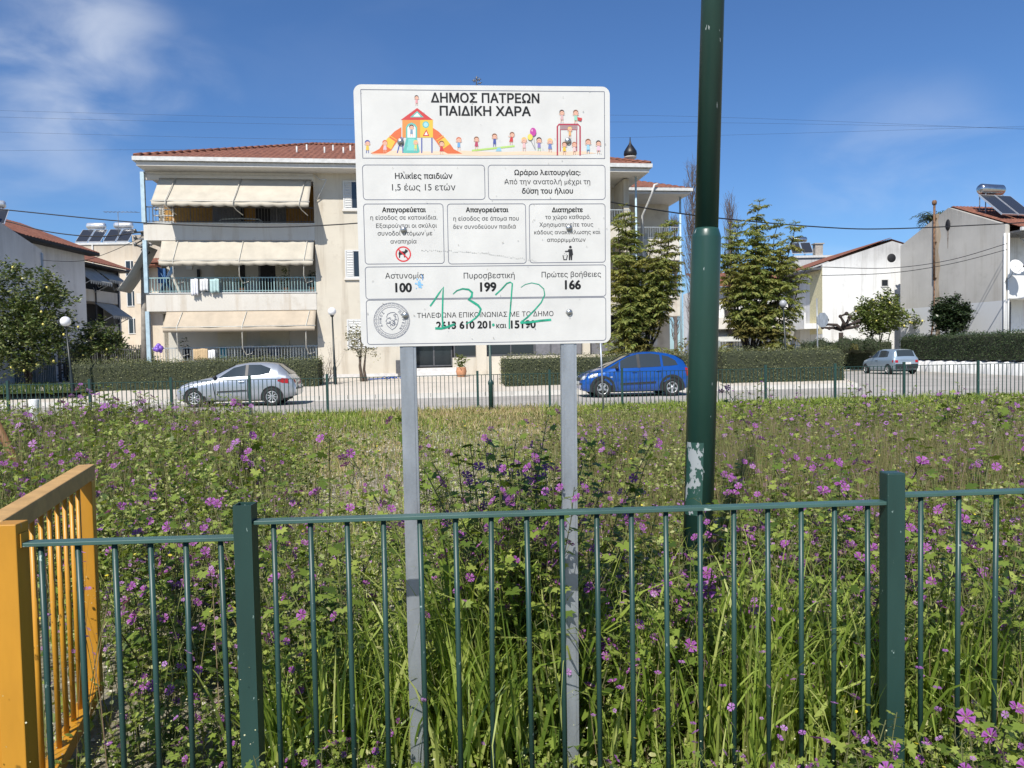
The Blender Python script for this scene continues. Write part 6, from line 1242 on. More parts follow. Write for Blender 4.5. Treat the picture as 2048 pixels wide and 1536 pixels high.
# pruned tree: stubby knuckled limbs
t = empty('pruned_tree', (Xat(1682, 49.6), 49.6, .3), 0, 'hard pruned leafless tree with knuckled limbs in front of the white gable', 'tree'); lv = MB(); q0 = Vector((0, 0, 0)); top = Vector((0, 0, Zat(1684, 665, 49.6) - .3))
lv.tube([q0, top], [.16, .15], 8); lv.build('trunk', MAT['bark_d'], t); lv = MB()
for (ps) in ([(1684, 660), (1668, 655), (1652, 657), (1641, 655)], [(1684, 660), (1672, 650), (1660, 648), (1654, 640)], [(1684, 658), (1684, 645), (1678, 633), (1686, 628)], [(1686, 658), (1700, 650), (1710, 646), (1722, 642)], [(1686, 655), (1694, 645), (1697, 634)], [(1690, 656), (1706, 655), (1718, 652)]):
    pts = [Vector((Xat(u, 49.6) - t.location.x, random.uniform(-.3, .3) * k, Zat(u, v, 49.6) - .3)) for k, (u, v) in enumerate(ps)]; lv.tube(pts, [.13, .10, .085, .07][:len(pts)], 7); lv.ball(pts[-1], .13, 0, 8)
    if len(pts) > 3: lv.ball(pts[2], .12, 0, 8)
lv.build('crown', MAT['bark_d'], t)
t = empty('palm_tree', (Xat(1862, 62), 62, 0), 0, 'palm top showing over the grey gable roof', 'palm'); zt_ = Zat(1862, 436, 62); b = MB(); b.tube([(0, 0, 0), (0, 0, zt_)], [.25, .18], 10); b.build('trunk', MAT['bark'], t); lv = Leaves(); pos, rt, sc = [], [], []
for k in range(26): frond((pos, rt, sc), (0, 0, zt_), random.uniform(0, 6.28), random.uniform(.0, 1.1), random.uniform(1.3, 1.9), 14, 1.9)
rt = np.array(rt); sc = np.array(sc) * .9; lv.add(PIN, [[0, 1, 2, 3]], [0], np.array(pos), rots(rt[:, 0], rt[:, 1], rt[:, 2]), np.stack([sc, sc * .14, sc], 1)); lv.build('crown', [LEAF['palm']], t)
def wispy(name, base, h, n, label, leafy=LEAF['bud'], lw=.07, spread=.35, dens=60, cat='shrub', colr='twig'):
    t = empty(name, base, 0, label, cat); lv = Leaves(); ends = []
    for k in range(n): branchy(lv, (random.gauss(0, .06), random.gauss(0, .05), -.05), (random.gauss(0, spread), random.gauss(0, spread), 1), h * random.uniform(.4, .65), .014, 2, .5, 4, 0, .3, 2, ends)
    lv.build('stems', [MAT[colr]], t)
    if dens:
        P_ = np.array([tuple(e[0]) for e in ends if e[0].z > h * .2]); P_ = P_[rng.integers(0, len(P_), dens)] + rng.normal(0, .05, (dens, 3)); lv = Leaves(); lv.add(LFT, LFTF, [0], P_, rrot(dens), rng.uniform(.6, 1.2, dens) * lw, True); lv.build('foliage', [leafy], t)
wispy('rose_bush', (Xat(652, 30.2), 30.2, .42), 1.7, 6, 'thin half bare rose bush beside the lamp at the end of the left hedge', LEAF['varieg'], .07, .3, 90)
wispy('bare_shrub', (Xat(1985, 45), 44.2, .9), 2.4, 9, 'leafless twiggy shrub beside the white downpipes', None, 0, .5, 0)
p = P(922, 757, 32.6); t = empty('potted_plant', (p.x, 32.9, .55), 0, 'terracotta pot with a leafy plant beside the entrance steps', 'potted plant'); b = MB(); b.lathe([(.13, 0), (.2, .1), (.235, .28), (.2, .42), (.21, .46), (.18, .46), (.16, .4)], (0, 0, 0), 18); b.build('pot', MAT['terracotta'], t)
lv = Leaves(); n = 120; a, r_, z = rng.uniform(0, 6.28, n), rng.uniform(0, .26, n), rng.uniform(.46, 1.0, n); lv.add(LFT, LFTF, [0], np.stack([r_ * np.cos(a), r_ * np.sin(a), z], 1), rrot(n), rng.uniform(.12, .2, n), True); lv.build('foliage', [LEAF['lemon_r']], t)

# ------------------------------------------------------------------ things on and about the building
def cloth(name, u0, u1, v0, v1, c, label, off=-.2, tilt=0, cat='towel', group=None, waves=3):
    x0, z1 = L(u0, v0, off); x1, z0 = L(u1, v1, off); b = MB(); n = 16
    for k in range(n):
        for j in range(6):
            q = lambda k_, j_: (x0 + (x1 - x0) * k_ / n + tilt * j_ / 6, off + .025 * math.sin(k_ / n * math.pi * 2 * waves + .4) * (.3 + j_ / 6), z1 + (z0 - z1) * j_ / 6 - .02 * math.sin(k_ / n * 7))
            b.face([q(k, j), q(k, j + 1), q(k + 1, j + 1), q(k + 1, j)], 0, True)
    q = lambda k_: (x0 + (x1 - x0) * k_ / n, z1)
    for k in range(n): b.face([(q(k)[0], off, z1), (q(k + 1)[0], off, z1), (q(k + 1)[0], off + .09, z1 - .01), (q(k)[0], off + .09, z1 - .01)])
    o = b.build(name, M(name + '_cloth', c, .9, var=.08)); o.location = BF.o; o.rotation_euler = (0, 0, ANG); o.modifiers.new('s', 'SOLIDIFY').thickness = .008; return tag(o, label, cat, group)
cloth('towel', 381, 397, 558, 591, (.70, .70, .74), 'white towel, longest and leftmost of three hung over the teal balcony rail'); cloth('towel', 399, 417, 558, 582, (.66, .66, .66), 'white towel in the middle of three hung over the teal balcony rail'); cloth('towel', 419, 439, 558, 585, (.40, .55, .54), 'pale green towel, right of the two white ones on the balcony rail')
cloth('blanket', 386, 416, 698, 719, (.52, .38, .22), 'tan blanket hung in folds over the lowest railing', waves=6, cat='blanket'); cloth('sheet', 416, 431, 700, 719, (.68, .68, .68), 'white cloth hung over the lowest railing beside the tan blanket', cat='cloth'); cloth('shirt', 440, 454, 694, 716, (.08, .26, .32), 'dark teal shirt hung at the lowest railing', off=.25, cat='shirt', waves=4); cloth('shirt', 366, 380, 697, 718, (.03, .03, .035), 'black shirt hung behind the lowest railing left of the tan blanket', off=.3, cat='shirt', waves=4)
x_, z_ = L(318, 696, -.1); b = MB(); 
for k in range(9): b.ball((x_ + random.gauss(0, .08), -.1 + random.gauss(0, .06), z_ + random.gauss(0, .09)), random.uniform(.07, .13), 0, 8)
o = b.build('purple_bag', M('purple_plastic', (.20, .10, .50), .4)); o.location = BF.o; o.rotation_euler = (0, 0, ANG); tag(o, 'purple plastic bag tied to the left end of the lowest railing', 'bag')
def chair(u, lab):
    x, z = L(u, 708, 1.0); t = empty('garden_chair', BF.w(x, 1.0, 1.26), ANG, lab, 'chair', 'chairs on the ground floor terrace'); b = MB(); b.box(-.26, .26, -.24, .24, .40, .43); b.build('seat', MAT['greypanel'], t); b = MB(); b.box(-.27, .27, .24, .27, .40, .88); b.build('backrest', MAT['greypanel'], t)
    for sx in (-.24, .24):
        for sy in (-.22, .22): b = MB(); b.box(sx - .02, sx + .02, sy - .02, sy + .02, 0, .40); b.build('leg', MAT['greypanel'], t)
        b = MB(); b.box(sx - .025, sx + .025, -.24, .239, .60, .63); b.build('armrest', MAT['greypanel'], t)
chair(494, 'grey slatted garden chair on the terrace, left of the small table'); chair(546, 'grey slatted garden chair on the terrace, right of the small table')
x_, z_ = L(520, 708, 1.0); t = empty('small_table', BF.w(x_, 1.05, 1.26), ANG, 'small round table between two grey terrace chairs', 'table'); b = MB(); b.lathe([(.001, .60), (.32, .60), (.32, .63), (.001, .63)], (0, 0, 0), 18); b.build('top', MAT['frame_d'], t); b = MB(); b.tube([(0, 0, 0), (0, 0, .6)], .03, 8); b.build('leg', MAT['frame_d'], t)
def bplant(u, y, z, h, n, lab, mt=LEAF['lemon'], pot=True):
    x, _ = L(u, 540, y); t = empty('balcony_plant', BF.w(x, y, z), ANG, lab, 'plant'); b = MB(); b.lathe([(.10, 0), (.14, .22), (.15, .24), (.12, .24)], (0, 0, 0), 12); b.build('pot', MAT['terracotta'], t)
    lv = Leaves(); a, r_, zz_ = rng.uniform(0, 6.28, n), rng.uniform(0, .2, n), rng.uniform(.22, h, n); lv.add(LFT, LFTF, [0], np.stack([r_ * np.cos(a), r_ * np.sin(a), zz_], 1), rrot(n), rng.uniform(.09, .17, n), True); lv.build('foliage', [mt], t)
bplant(482, .5, 4.51, .6, 60, 'small bushy plant on the middle balcony behind the rail'); bplant(570, .6, 4.51, 1.3, 90, 'tall thin plant on the middle balcony, near its right end'); bplant(624, .5, 4.51, 1.0, 80, 'dark potted plant in the right corner of the middle balcony', LEAF['shrub']); bplant(364, .5, 1.26, 1.3, 50, 'spiky dark plant on the ground floor terrace, far left', LEAF['shrub'])
x_, _ = L(328, 550, .5); t = empty('drying_rack', BF.w(x_, .6, 4.51), ANG, 'blue bicycle like frame of clutter in the left corner of the middle balcony', 'rack'); b = MB()
for k in range(5): b.tube([(-.3, .1 * k, 0), (.3, .1 * k, 1.2)], .02, 6); b.tube([(.3, .1 * k, 0), (-.3, .1 * k, 1.2)], .02, 6)
b.build('frame', M('blue_frame', (.03, .10, .22), .5), t); b = MB(); b.box(-.32, .0, .1, .3, .5, 1.15); b.build('hung_clothes', M('blue_cloth', (.04, .12, .3), .9), t)
x_, zz_ = L(325, 430, .3); t = empty('wire_shelf', BF.w(x_, .5, Z2t + .05), ANG, 'white wire plant shelf at the left end of the top balcony', 'shelf'); b = MB()
for k in range(4): b.box(-.42, .42, -.12, .12, .1 + .28 * k, .12 + .28 * k)
for sx in (-.42, .0, .42): b.box(sx - .012, sx + .012, -.13, -.11, 0, 1.05)
b.build('frame', MAT['white'], t); lv = Leaves(); n = 70; lv.add(LFT, LFTF, [0], np.stack([rng.uniform(-.4, .45, n), rng.uniform(-.1, .1, n), rng.uniform(.1, 1.0, n)], 1), rrot(n), rng.uniform(.08, .14, n)); lv.build('foliage', [LEAF['shrub']], t)
x_, z_ = L(480, 434, .1); b = MB(); b.tube([(-.95, 0, .0), (-.8, 0, .12), (0, 0, .16), (.8, 0, .12), (.95, 0, 0)], .035, 6); b.tube([(-.95, 0, 0), (.95, 0, 0)], .025, 6); o = b.build('folded_rack', MAT['rail']); o.location = BF.w(x_, .18, Z2t + .12); o.rotation_euler = (0, 0, ANG); tag(o, 'grey folded drying rack leaning behind the top balcony railing', 'rack')
# side awning let down at the left end of the block
a_ = BF.w(-.05, .4, 6.6); b = MB(); n = 10
for k in range(n):
    s0, s1 = k / n, (k + 1) / n; f = lambda s: (BF.w(-.1 - 1.25 * s, .3, 6.65 - 2.0 * s - .1 * math.sin(math.pi * s)), BF.w(-.1 - 1.25 * s, 1.9, 6.65 - 2.0 * s - .1 * math.sin(math.pi * s)))
    p0, p1 = f(s0), f(s1); b.face([p0[0], p1[0], p1[1], p0[1]], 0, True)
o = b.build('side_awning', MAT['greyfab']); o.modifiers.new('s', 'SOLIDIFY').thickness = .015; tag(o, 'grey awning hanging off the left end of the block by the concrete pole', 'awning')
b = MB(); pts = []; q0 = P(735, 757, 31.5); q1 = P(800, 752, 31.8)
for k in range(60): t = k / 59; pts.append((q0.x + (q1.x - q0.x) * t + .12 * math.sin(k * .9) * (t > .55), 31.5 + .1 * math.cos(k * .9) * (t > .55), .60 + .05 * (1 + math.sin(k * 1.7)) * (t > .55)))
b.tube(pts, .018, 5); tag(b.build('garden_hose', M('hose_blue', (.03, .10, .42), .5)), 'blue garden hose lying coiled at the foot of the blank wall', 'hose')
q = P(799, 744, 33.6); b = MB(); b.box(-.14, .14, 0, .16, 0, .55); b.box(-.18, .18, -.02, .0, -.03, .58); o = b.build('meter_box', MAT['frame_d']); o.location = BF.w(L(800, 744, -.2)[0], -.2, .78); o.rotation_euler = (0, 0, ANG); tag(o, 'dark meter box on the wall by the entrance, beside the left sign post', 'meter box')

# ------------------------------------------------------------------ the overgrown lot
def mal_leaf():
    V = [(0, 0, 0)]; F = []; ang = [-150, -92, -46, 0, 46, 92, 150]
    no = [-150, -115, -68, -23, 23, 68, 115, 150]
    lob = [-132, -92, -46, 0, 46, 92, 132]
    for k, a in enumerate(no): r = .62 if 0 < k < 7 else .35; V.append((r * math.cos(R(a)), r * math.sin(R(a)), .10 * r))
    for a in lob: r = 1.0 if abs(a) < 100 else .8; V.append((r * math.cos(R(a)), r * math.sin(R(a)), .0))
    for k in range(7): F.append([0, 1 + k, 9 + k, 2 + k])
    return np.array(V), F
MLV, MLF = mal_leaf()
def petals(inner=True):
    V, F, m = [], [], []
    for k in range(5):
        a = 2 * math.pi * k / 5; i = len(V)
        for r, da, z in ((.10, 0, 0), (.60, -.47, .13), (.96, -.44, .15), (.88, 0, .21), (.96, .44, .17), (.60, .47, .15)): V.append((r * math.cos(a + da), r * math.sin(a + da), z))
        F += [[i, i + 1, i + 2, i + 3], [i, i + 3, i + 4, i + 5]]; m += [3, 3]
        if inner:
            i = len(V)
            for r, da, z in ((.08, -.5, .03), (.60, -.10, .165), (.72, 0, .195), (.60, .10, .165), (.08, .5, .03)): V.append((r * math.cos(a + da), r * math.sin(a + da), z + .012))
            F.append([i, i + 1, i + 2, i + 3, i + 4]); m.append(4)
    i = len(V)
    for k in range(6): V.append((.09 * math.cos(k * 1.047), .09 * math.sin(k * 1.047), .03))
    V.append((0, 0, .34))
    for k in range(6): F.append([i + k, i + (k + 1) % 6, i + 6]); m.append(5)
    for k in range(5):
        a = 2 * math.pi * k / 5 + .6; i = len(V)
        for r, da, z in ((.0, 0, -.12), (.3, -.35, -.02), (.46, 0, .10), (.3, .35, -.02)): V.append((r * math.cos(a + da), r * math.sin(a + da), z))
        F.append([i, i + 1, i + 2, i + 3]); m.append(2)
    return np.array(V), F, m
PTV, PTF, PTM = petals()
SPV, SPF, SPM = petals(False)
MM = [LEAF['stemg'], LEAF['mallow'], LEAF['bud'], LEAF['petal'], LEAF['petal_in'], LEAF['pale']]
def flower_obj(nm):
    lv = Leaves(); lv.add(PTV, PTF, PTM, [(0, 0, 0)], np.eye(3)[None], 1.0); return lv.build(nm, MM)
def rot_to(d, spin=None):
    q = Vector(d).to_track_quat('Z', 'Y'); return q if spin is None else q @ Matrix.Rotation(spin, 4, 'Z').to_quaternion()
def mallow(seed, h, nst, nfl, parts=True, leafr=.040, fr=.024, lean=.25):
    """A mallow plant about h tall. With parts, each flower is a child of its own."""
    random.seed(seed); lv = Leaves(); lp, lr_, ls = [], [], []; fl = []; bp = []
    for s_ in range(nst):
        a = random.uniform(0, 6.28); ln = h * random.uniform(.72, 1.0) if s_ else h; d = Vector((math.cos(a) * lean * random.uniform(.3, 1.4), math.sin(a) * lean * random.uniform(.3, 1.4), 1)).normalized(); p = Vector((random.gauss(0, .02), random.gauss(0, .02), 0)); pts = [p.copy()]; n = 9
        for k in range(n): d = (d + Vector((random.gauss(0, .07), random.gauss(0, .07), .02))).normalized(); p = p + d * ln / n; pts.append(p.copy())
        lv.stem(pts, [.0042 * (1 - .55 * k / n) for k in range(n + 1)], 0, 4); nn = int(ln / .038)
        for k in range(nn):
            t = (k + .5) / nn; x = t * n; i = min(int(x), n - 1); q = pts[i].lerp(pts[i + 1], x - i); a = k * 2.4 + random.gauss(0, .4); pl_ = random.uniform(.03, .10) * (1.25 - .7 * t); el = random.uniform(.2, .9); hd_ = Vector((math.cos(a) * math.cos(el), math.sin(a) * math.cos(el), math.sin(el))); e = q + hd_ * pl_
            if t > .12 and random.random() < .9:
                lv.stem([q, e], [.0016, .0012], 0, 3); lp.append(tuple(e)); lr_.append((a, random.uniform(-.5, .3), random.gauss(0, .35))); ls.append(leafr * (1.25 - .65 * t) * random.uniform(.7, 1.2))
            if t > .42 and random.random() < .75: bp.append(tuple(q + Vector((random.gauss(0, .012), random.gauss(0, .012), random.gauss(0, .01)))))
            if t > .5: fl.append((q, a + 1.2, t))
    random.shuffle(fl); fs = []
    for (q, a, t) in fl[:nfl]:
        el = random.uniform(.1, .9); dirv = Vector((math.cos(a) * math.cos(el), math.sin(a) * math.cos(el), math.sin(el))); e = q + dirv * random.uniform(.03, .06); lv.stem([q, e], [.0015, .0012], 0, 3)
        face = (dirv + Vector((random.gauss(0, .3), -.35 + random.gauss(0, .4), .35))).normalized(); fs.append((e, face, fr * random.uniform(.75, 1.15)))
    if lp:
        r_ = np.array(lr_); lv.add(MLV, MLF, [1] * 7, np.array(lp), rots(r_[:, 0], r_[:, 1], r_[:, 2]), np.array(ls), True)
    if bp: m_ = len(bp); lv.add(LFT, LFTF, [2], np.array(bp), rrot(m_, -1.5, 1.5), rng.uniform(.012, .022, m_))
    if not parts:
        for e, f_, r_ in fs: lv.add(SPV, SPF, SPM, [tuple(e)], np.array(rot_to(f_, random.uniform(0, 6)).to_matrix())[None], r_)
    o = lv.build('mallow_plant', MM)
    if parts:
        for k, (e, f_, r_) in enumerate(fs):
            c = bpy.data.objects.new('flower', FLW.data); col.objects.link(c); c.parent = o; c.location = e; c.rotation_mode = 'QUATERNION'; c.rotation_quaternion = rot_to(f_, random.uniform(0, 6)); c.scale = (r_, r_, r_ * random.choice((1, 1, 1.6)))
    return o
FLW = flower_obj('flower')
# ------- which plants where
uu = lambda x, y: 1024 + 1500 * x / np.maximum(y, .1)
GR = 'mallow plants growing through the lot'
placed = 0
def put(o, x, y, h0, h, label, first=[0]):
    global placed
    c = dup(o, (x, y, -.01), random.uniform(0, 6.28), h / h0, label, GR); placed += 1; return c
protos = []
for k in range(9): hh = [.62, .75, .9, 1.05, .55, .7, .85, 1.25, 1.4][k]; protos.append((mallow(100 + k, hh, [5, 4, 4, 3, 6, 5, 4, 3, 3][k], [7, 8, 8, 7, 6, 9, 7, 9, 10][k]), hh))
fars = []
for k in range(7): hh = [.45, .6, .75, .9, .5, .65, .8][k]; fars.append((mallow(300 + k, hh, [5, 5, 4, 4, 6, 5, 4][k], [6, 8, 9, 9, 7, 8, 9][k], False, .042, .024), hh))
LB = 'purple flowered mallow plant standing among the weeds of the lot'
TALL = [(1040, 755, 2.95, 'tall mallow between the two sign posts, its top flowers before the far fence', 7), (513, 728, 3.5, 'tall mallow whose top flower reaches in front of the silver car', 8), (592, 795, 3.3, 'mallow with flowers just right of the silver car wheel', 7), (1971, 768, 3.0, 'tall mallow near the right edge with a large flower against the road', 7), (1652, 710, 4.6, 'thin tall mallow flowering in front of the hedge end on the right', 8)]
for (u, v, d, lab, k) in TALL: put(protos[k][0], Xat(u, d), d, protos[k][1], Zat(u, v, d) * .98, lab)
HAND = [(955, 880, 3.0), (1000, 850, 3.1), (1020, 900, 3.0), (1060, 840, 3.15), (1085, 890, 3.0), (1110, 900, 3.2), (980, 920, 2.85), (1045, 930, 2.8), (930, 905, 3.1), (622, 880, 3.2), (478, 890, 3.2), (660, 935, 3.0), (570, 930, 3.3), (1490, 890, 3.3), (1800, 870, 3.2), (2020, 850, 3.1), (975, 860, 3.2), (895, 930, 2.9), (1080, 860, 3.4), (1290, 880, 3.5), (1560, 850, 3.9), (1880, 900, 3.2), (1700, 880, 3.6), (1180, 900, 3.3), (720, 1000, 3.4), (820, 960, 3.6), (430, 930, 3.4), (350, 980, 3.6), (250, 930, 4.2), (120, 880, 5), (60, 860, 5.5), (1340, 1040, 2.8), (1440, 960, 3.1), (1960, 930, 2.9), (2040, 960, 2.8), (1620, 930, 3.1), (1750, 960, 2.9)]
HAND += [(1005, 800, 3.0), (1062, 790, 3.1), (1095, 830, 3.2), (1030, 815, 3.2), (985, 845, 3.1)] + [(random.uniform(945, 1125), random.uniform(820, 930), random.uniform(2.85, 3.7)) for _ in range(13)] + [(random.uniform(40, 560), random.uniform(800, 900), random.uniform(4.5, 9)) for _ in range(20)] + [(random.uniform(1480, 2040), random.uniform(820, 920), random.uniform(3.4, 7)) for _ in range(16)]
near_ = lambda h: min(protos, key=lambda q: abs(q[1] - h) + random.uniform(0, .25))
for (u, v, d) in HAND: o, h0 = near_(Zat(u, v, d)); put(o, Xat(u, d), d, h0, max(.4, Zat(u, v, d)), LB)
LOW = [(310, 1310, 2.75), (350, 1400, 2.6), (270, 1120, 3.4), (320, 1140, 3.3), (560, 1490, 2.45), (540, 1510, 2.1), (650, 1430, 2.5), (700, 1440, 2.45), (760, 1410, 2.7), (780, 1500, 2.3), (860, 1510, 2.4), (440, 1380, 2.7), (250, 1330, 2.9), (400, 1440, 2.5), (1320, 1360, 2.7), (1190, 1200, 2.9), (1720, 1410, 2.2), (1690, 1470, 2.15), (1760, 1440, 2.1), (1830, 1480, 2.1), (1980, 1360, 2.2), (2020, 1400, 2.15), (1900, 1450, 2.1), (1950, 1480, 2.0), (1600, 1490, 2.2), (1240, 1500, 2.3), (1440, 1500, 2.25), (1060, 1500, 2.5), (1700, 1100, 2.9), (1380, 1080, 2.9), (210, 1450, 2.8), (320, 1490, 2.35), (460, 1510, 2.25), (620, 1520, 2.1)]
for (u, v, d) in LOW: o, h0 = random.choice((protos[0], protos[4], protos[5])); put(o, Xat(u, d), d, h0, max(.22, Zat(u, v, d) + .02), LB)
random.seed(41); n = 0
while n < 96:    # near plants, each with its own flowers
    y = random.uniform(2.7, 6.5); x = random.uniform(-.75, .75) * y; u = 1024 + 1500 * x / y
    if math.hypot(x - base.x, y - base.y) < .15 or (u < 260 and y < 3.6): continue
    if 540 < u < 860 and random.random() < .75: continue
    hm = .75 if u < 540 else .62
    o, h0 = random.choice(protos[:7]); put(o, x, y, h0, hm * random.uniform(.6, 1.1), LB); n += 1
random.seed(42); n = 0
for (u, v, d) in [(128, 790, 11), (150, 775, 12), (200, 765, 12.5), (240, 785, 12), (290, 772, 12.5), (340, 790, 12), (380, 800, 11), (180, 800, 10), (270, 810, 10.5), (430, 815, 11), (320, 800, 13), (90, 830, 9), (1470, 775, 14), (1515, 755, 13), (1580, 770, 12), (1735, 765, 12), (1815, 770, 11), (1890, 765, 12), (1940, 790, 10), (2010, 775, 10), (70, 790, 9), (220, 770, 10), (310, 778, 10), (400, 790, 10), (1480, 790, 15), (1540, 770, 16), (1590, 785, 15), (1700, 760, 15), (1760, 790, 13), (1850, 780, 13), (1900, 800, 12), (1990, 770, 14), (2030, 790, 11), (1620, 810, 12), (1450, 820, 12), (1260, 800, 17), (1700, 830, 10), (1560, 850, 9), (1930, 830, 9), (1350, 850, 10), (1290, 860, 9), (1180, 850, 10)]: o, h0 = random.choice(fars); put(o, Xat(u, d), d, h0, max(.4, Zat(u, v, d)), LB)
while n < 150:   # plants farther off
    y = 6 + 8.5 * random.random() ** .8; x = random.uniform(-.74, .74) * y; u = 1024 + 1500 * x / y
    if 500 < u < 1130 and random.random() < (.93 if y > 7.5 else .6): continue
    hm = (.85 if u < 560 else .80); 
    if u >= 560: hm *= max(.55, 1 - .05 * (y - 6))
    o, h0 = random.choice(fars); put(o, x, y, h0, hm * random.uniform(.65, 1.1), LB); n += 1
for o, _ in protos + fars:   # the patterns themselves stand in the lot too
    pass
for k, (o, h0) in enumerate(protos): o.location = (-3.4 + .45 * k if k < 4 else 1.7 + .5 * (k - 4), 5.2 + .23 * k, -.01); o.scale = [(.75 / h0) * 1.0] * 3; tag(o, LB, 'mallow', GR)
for k, (o, h0) in enumerate(fars): o.location = (-6.2 + .7 * k if k < 4 else 3.3 + .9 * (k - 4), 8.4 + .4 * k, -.01); tag(o, LB, 'mallow', GR)
for o in bpy.data.objects:
    if o.name.startswith('mallow_plant'): o['category'] = 'mallow'
bpy.data.objects.remove(FLW)
# the 290 plants that show largest stay things; the rest, far off or mostly hidden, are one mass
bpy.context.view_layer.update()
MP = [o for o in bpy.data.objects if o.name.startswith('mallow_plant')]; show = lambda o: max(v[2] for v in o.bound_box) * o.scale[2] / o.location.y
FAR_ = sorted(MP, key=lambda o: (o['label'] != LB, show(o)))[:max(0, len(MP) - 290)]; patch = Leaves()
for o in FAR_:
    for q in [o] + list(o.children):
        me = q.data; n = len(me.vertices); V = np.empty(n * 3, np.float32); me.vertices.foreach_get('co', V); W = np.array(q.matrix_world); V = V.reshape(-1, 3) @ W[:3, :3].T + W[:3, 3]
        lp_ = np.empty(len(me.loops), np.int32); me.loops.foreach_get('vertex_index', lp_); k = len(me.polygons); sz_ = np.empty(k, np.int32); me.polygons.foreach_get('loop_total', sz_); mi_ = np.empty(k, np.int32); me.polygons.foreach_get('material_index', mi_); rn_ = np.empty(k, np.float32); me.attributes['rnd'].data.foreach_get('value', rn_)
        patch.V.append(V); patch.L.append(lp_ + patch.n); patch.n += n; patch.S.append(sz_); patch.M.append(mi_); patch.Rn.append(rn_); patch.sm.append(np.ones(k, bool))
for o in FAR_:
    for q in list(o.children): bpy.data.objects.remove(q)
    bpy.data.objects.remove(o)
tag(patch.build('mallow_mass', MM), 'mass of smaller mallow plants farther back in the lot', 'weeds', kind='stuff')
# ------- leafy ground cover, small flowers, grass: nobody could count these
def zone(x, y):
    """height of the cover and how densely it stands"""
    u = uu(x, y); left = 1 / (1 + np.exp((u - 560 - 25 * np.sin(y * 1.7)) / 45)); right = 1 / (1 + np.exp(-(u - 1130 - 60 * np.sin(y)) / 60)); mid = np.clip(1 - left - right, 0, 1)
    hl = np.where(y < 12.5, .74, np.clip(.74 - .12 * (y - 12.5), .1, 1)); hr = np.where(y < 8, .50, np.clip(.50 - .045 * (y - 8), .12, 1)); hm = np.where(y < 4, .42, np.where(y < 7, .42 - .10 * (y - 4), .10))
    dl, dr, dm = np.where(y < 14, 1.0, .8), np.where((y > 11.2) & (y < 16) & (u < 1480), .14, np.where((y > 7) & (y < 15), .42, .9)), np.where(y < 5, .85, np.where(y < 7, .5, np.where(y < 16.5, .14, .3)))
    return left * hl + right * hr + mid * hm, left * dl + right * dr + mid * dm, left, right, mid
def scatter(dens, y0, y1, wfac=.76, pad=.5):
    A_ = wfac * (y1 ** 2 - y0 ** 2) + 2 * pad * (y1 - y0); n = int(A_ * dens); y = np.sqrt(rng.uniform(y0 ** 2, y1 ** 2, n)); x = rng.uniform(-1, 1, n) * (wfac * y + pad); ok = y < 20.3 + K * x
    return x[ok], y[ok]
def blades(lv, x, y, ln, wd, bend, m, z0=0.0, seg=4, nx=None):
    """Arching grass blades as tapering strips."""
    n = len(x)
    if n == 0: return
    az = rng.uniform(0, 6.283, n); fz = rng.uniform(0, 6.283, n); V = np.zeros((n, (seg + 1) * 2, 3)); b0 = rng.uniform(.03, .22, n); cx_, cy_ = x.copy(), y.copy(); cz_ = np.full(n, z0) if np.ndim(z0) == 0 else z0.copy(); th = b0.copy(); prof = [.75, 1, .9, .62, .05] if seg == 4 else [.8, 1, .95, .85, .6, .3, .03][:seg + 1]
    for k in range(seg + 1):
        w_ = wd * prof[k] * .5; V[:, 2 * k, 0] = cx_ - np.cos(fz) * w_; V[:, 2 * k, 1] = cy_ - np.sin(fz) * w_; V[:, 2 * k, 2] = cz_; V[:, 2 * k + 1, 0] = cx_ + np.cos(fz) * w_; V[:, 2 * k + 1, 1] = cy_ + np.sin(fz) * w_; V[:, 2 * k + 1, 2] = cz_
        cx_ = cx_ + np.cos(az) * np.sin(th) * ln / seg; cy_ = cy_ + np.sin(az) * np.sin(th) * ln / seg; cz_ = cz_ + np.cos(th) * ln / seg; th = th + bend * (.35 + k * .5)
    rn = rng.random(n); base_ = lv.n + np.arange(n) * (seg + 1) * 2; lv.V.append(V.reshape(-1, 3)); lv.n += n * (seg + 1) * 2
    for k in range(seg): f = np.array([2 * k, 2 * k + 1, 2 * k + 3, 2 * k + 2]); lv.L.append((base_[:, None] + f[None]).ravel()); lv.S.append(np.full(n, 4)); lv.M.append(np.full(n, m)); lv.Rn.append(rn); lv.sm.append(np.full(n, True))
cv = Leaves(); gcols = [LEAF['cover'], LEAF['mallow'], LEAF['petal'], LEAF['pale'], LEAF['yellowf'], LEAF['petal_in'], LEAF['bud']]
HEX = np.array([(math.cos(k * 1.047) * (1 if k % 3 else .75), math.sin(k * 1.047) * .8, .06 * math.cos(k * 2.1)) for k in range(6)]); HEXF = [[0, 1, 2, 3, 4, 5]]
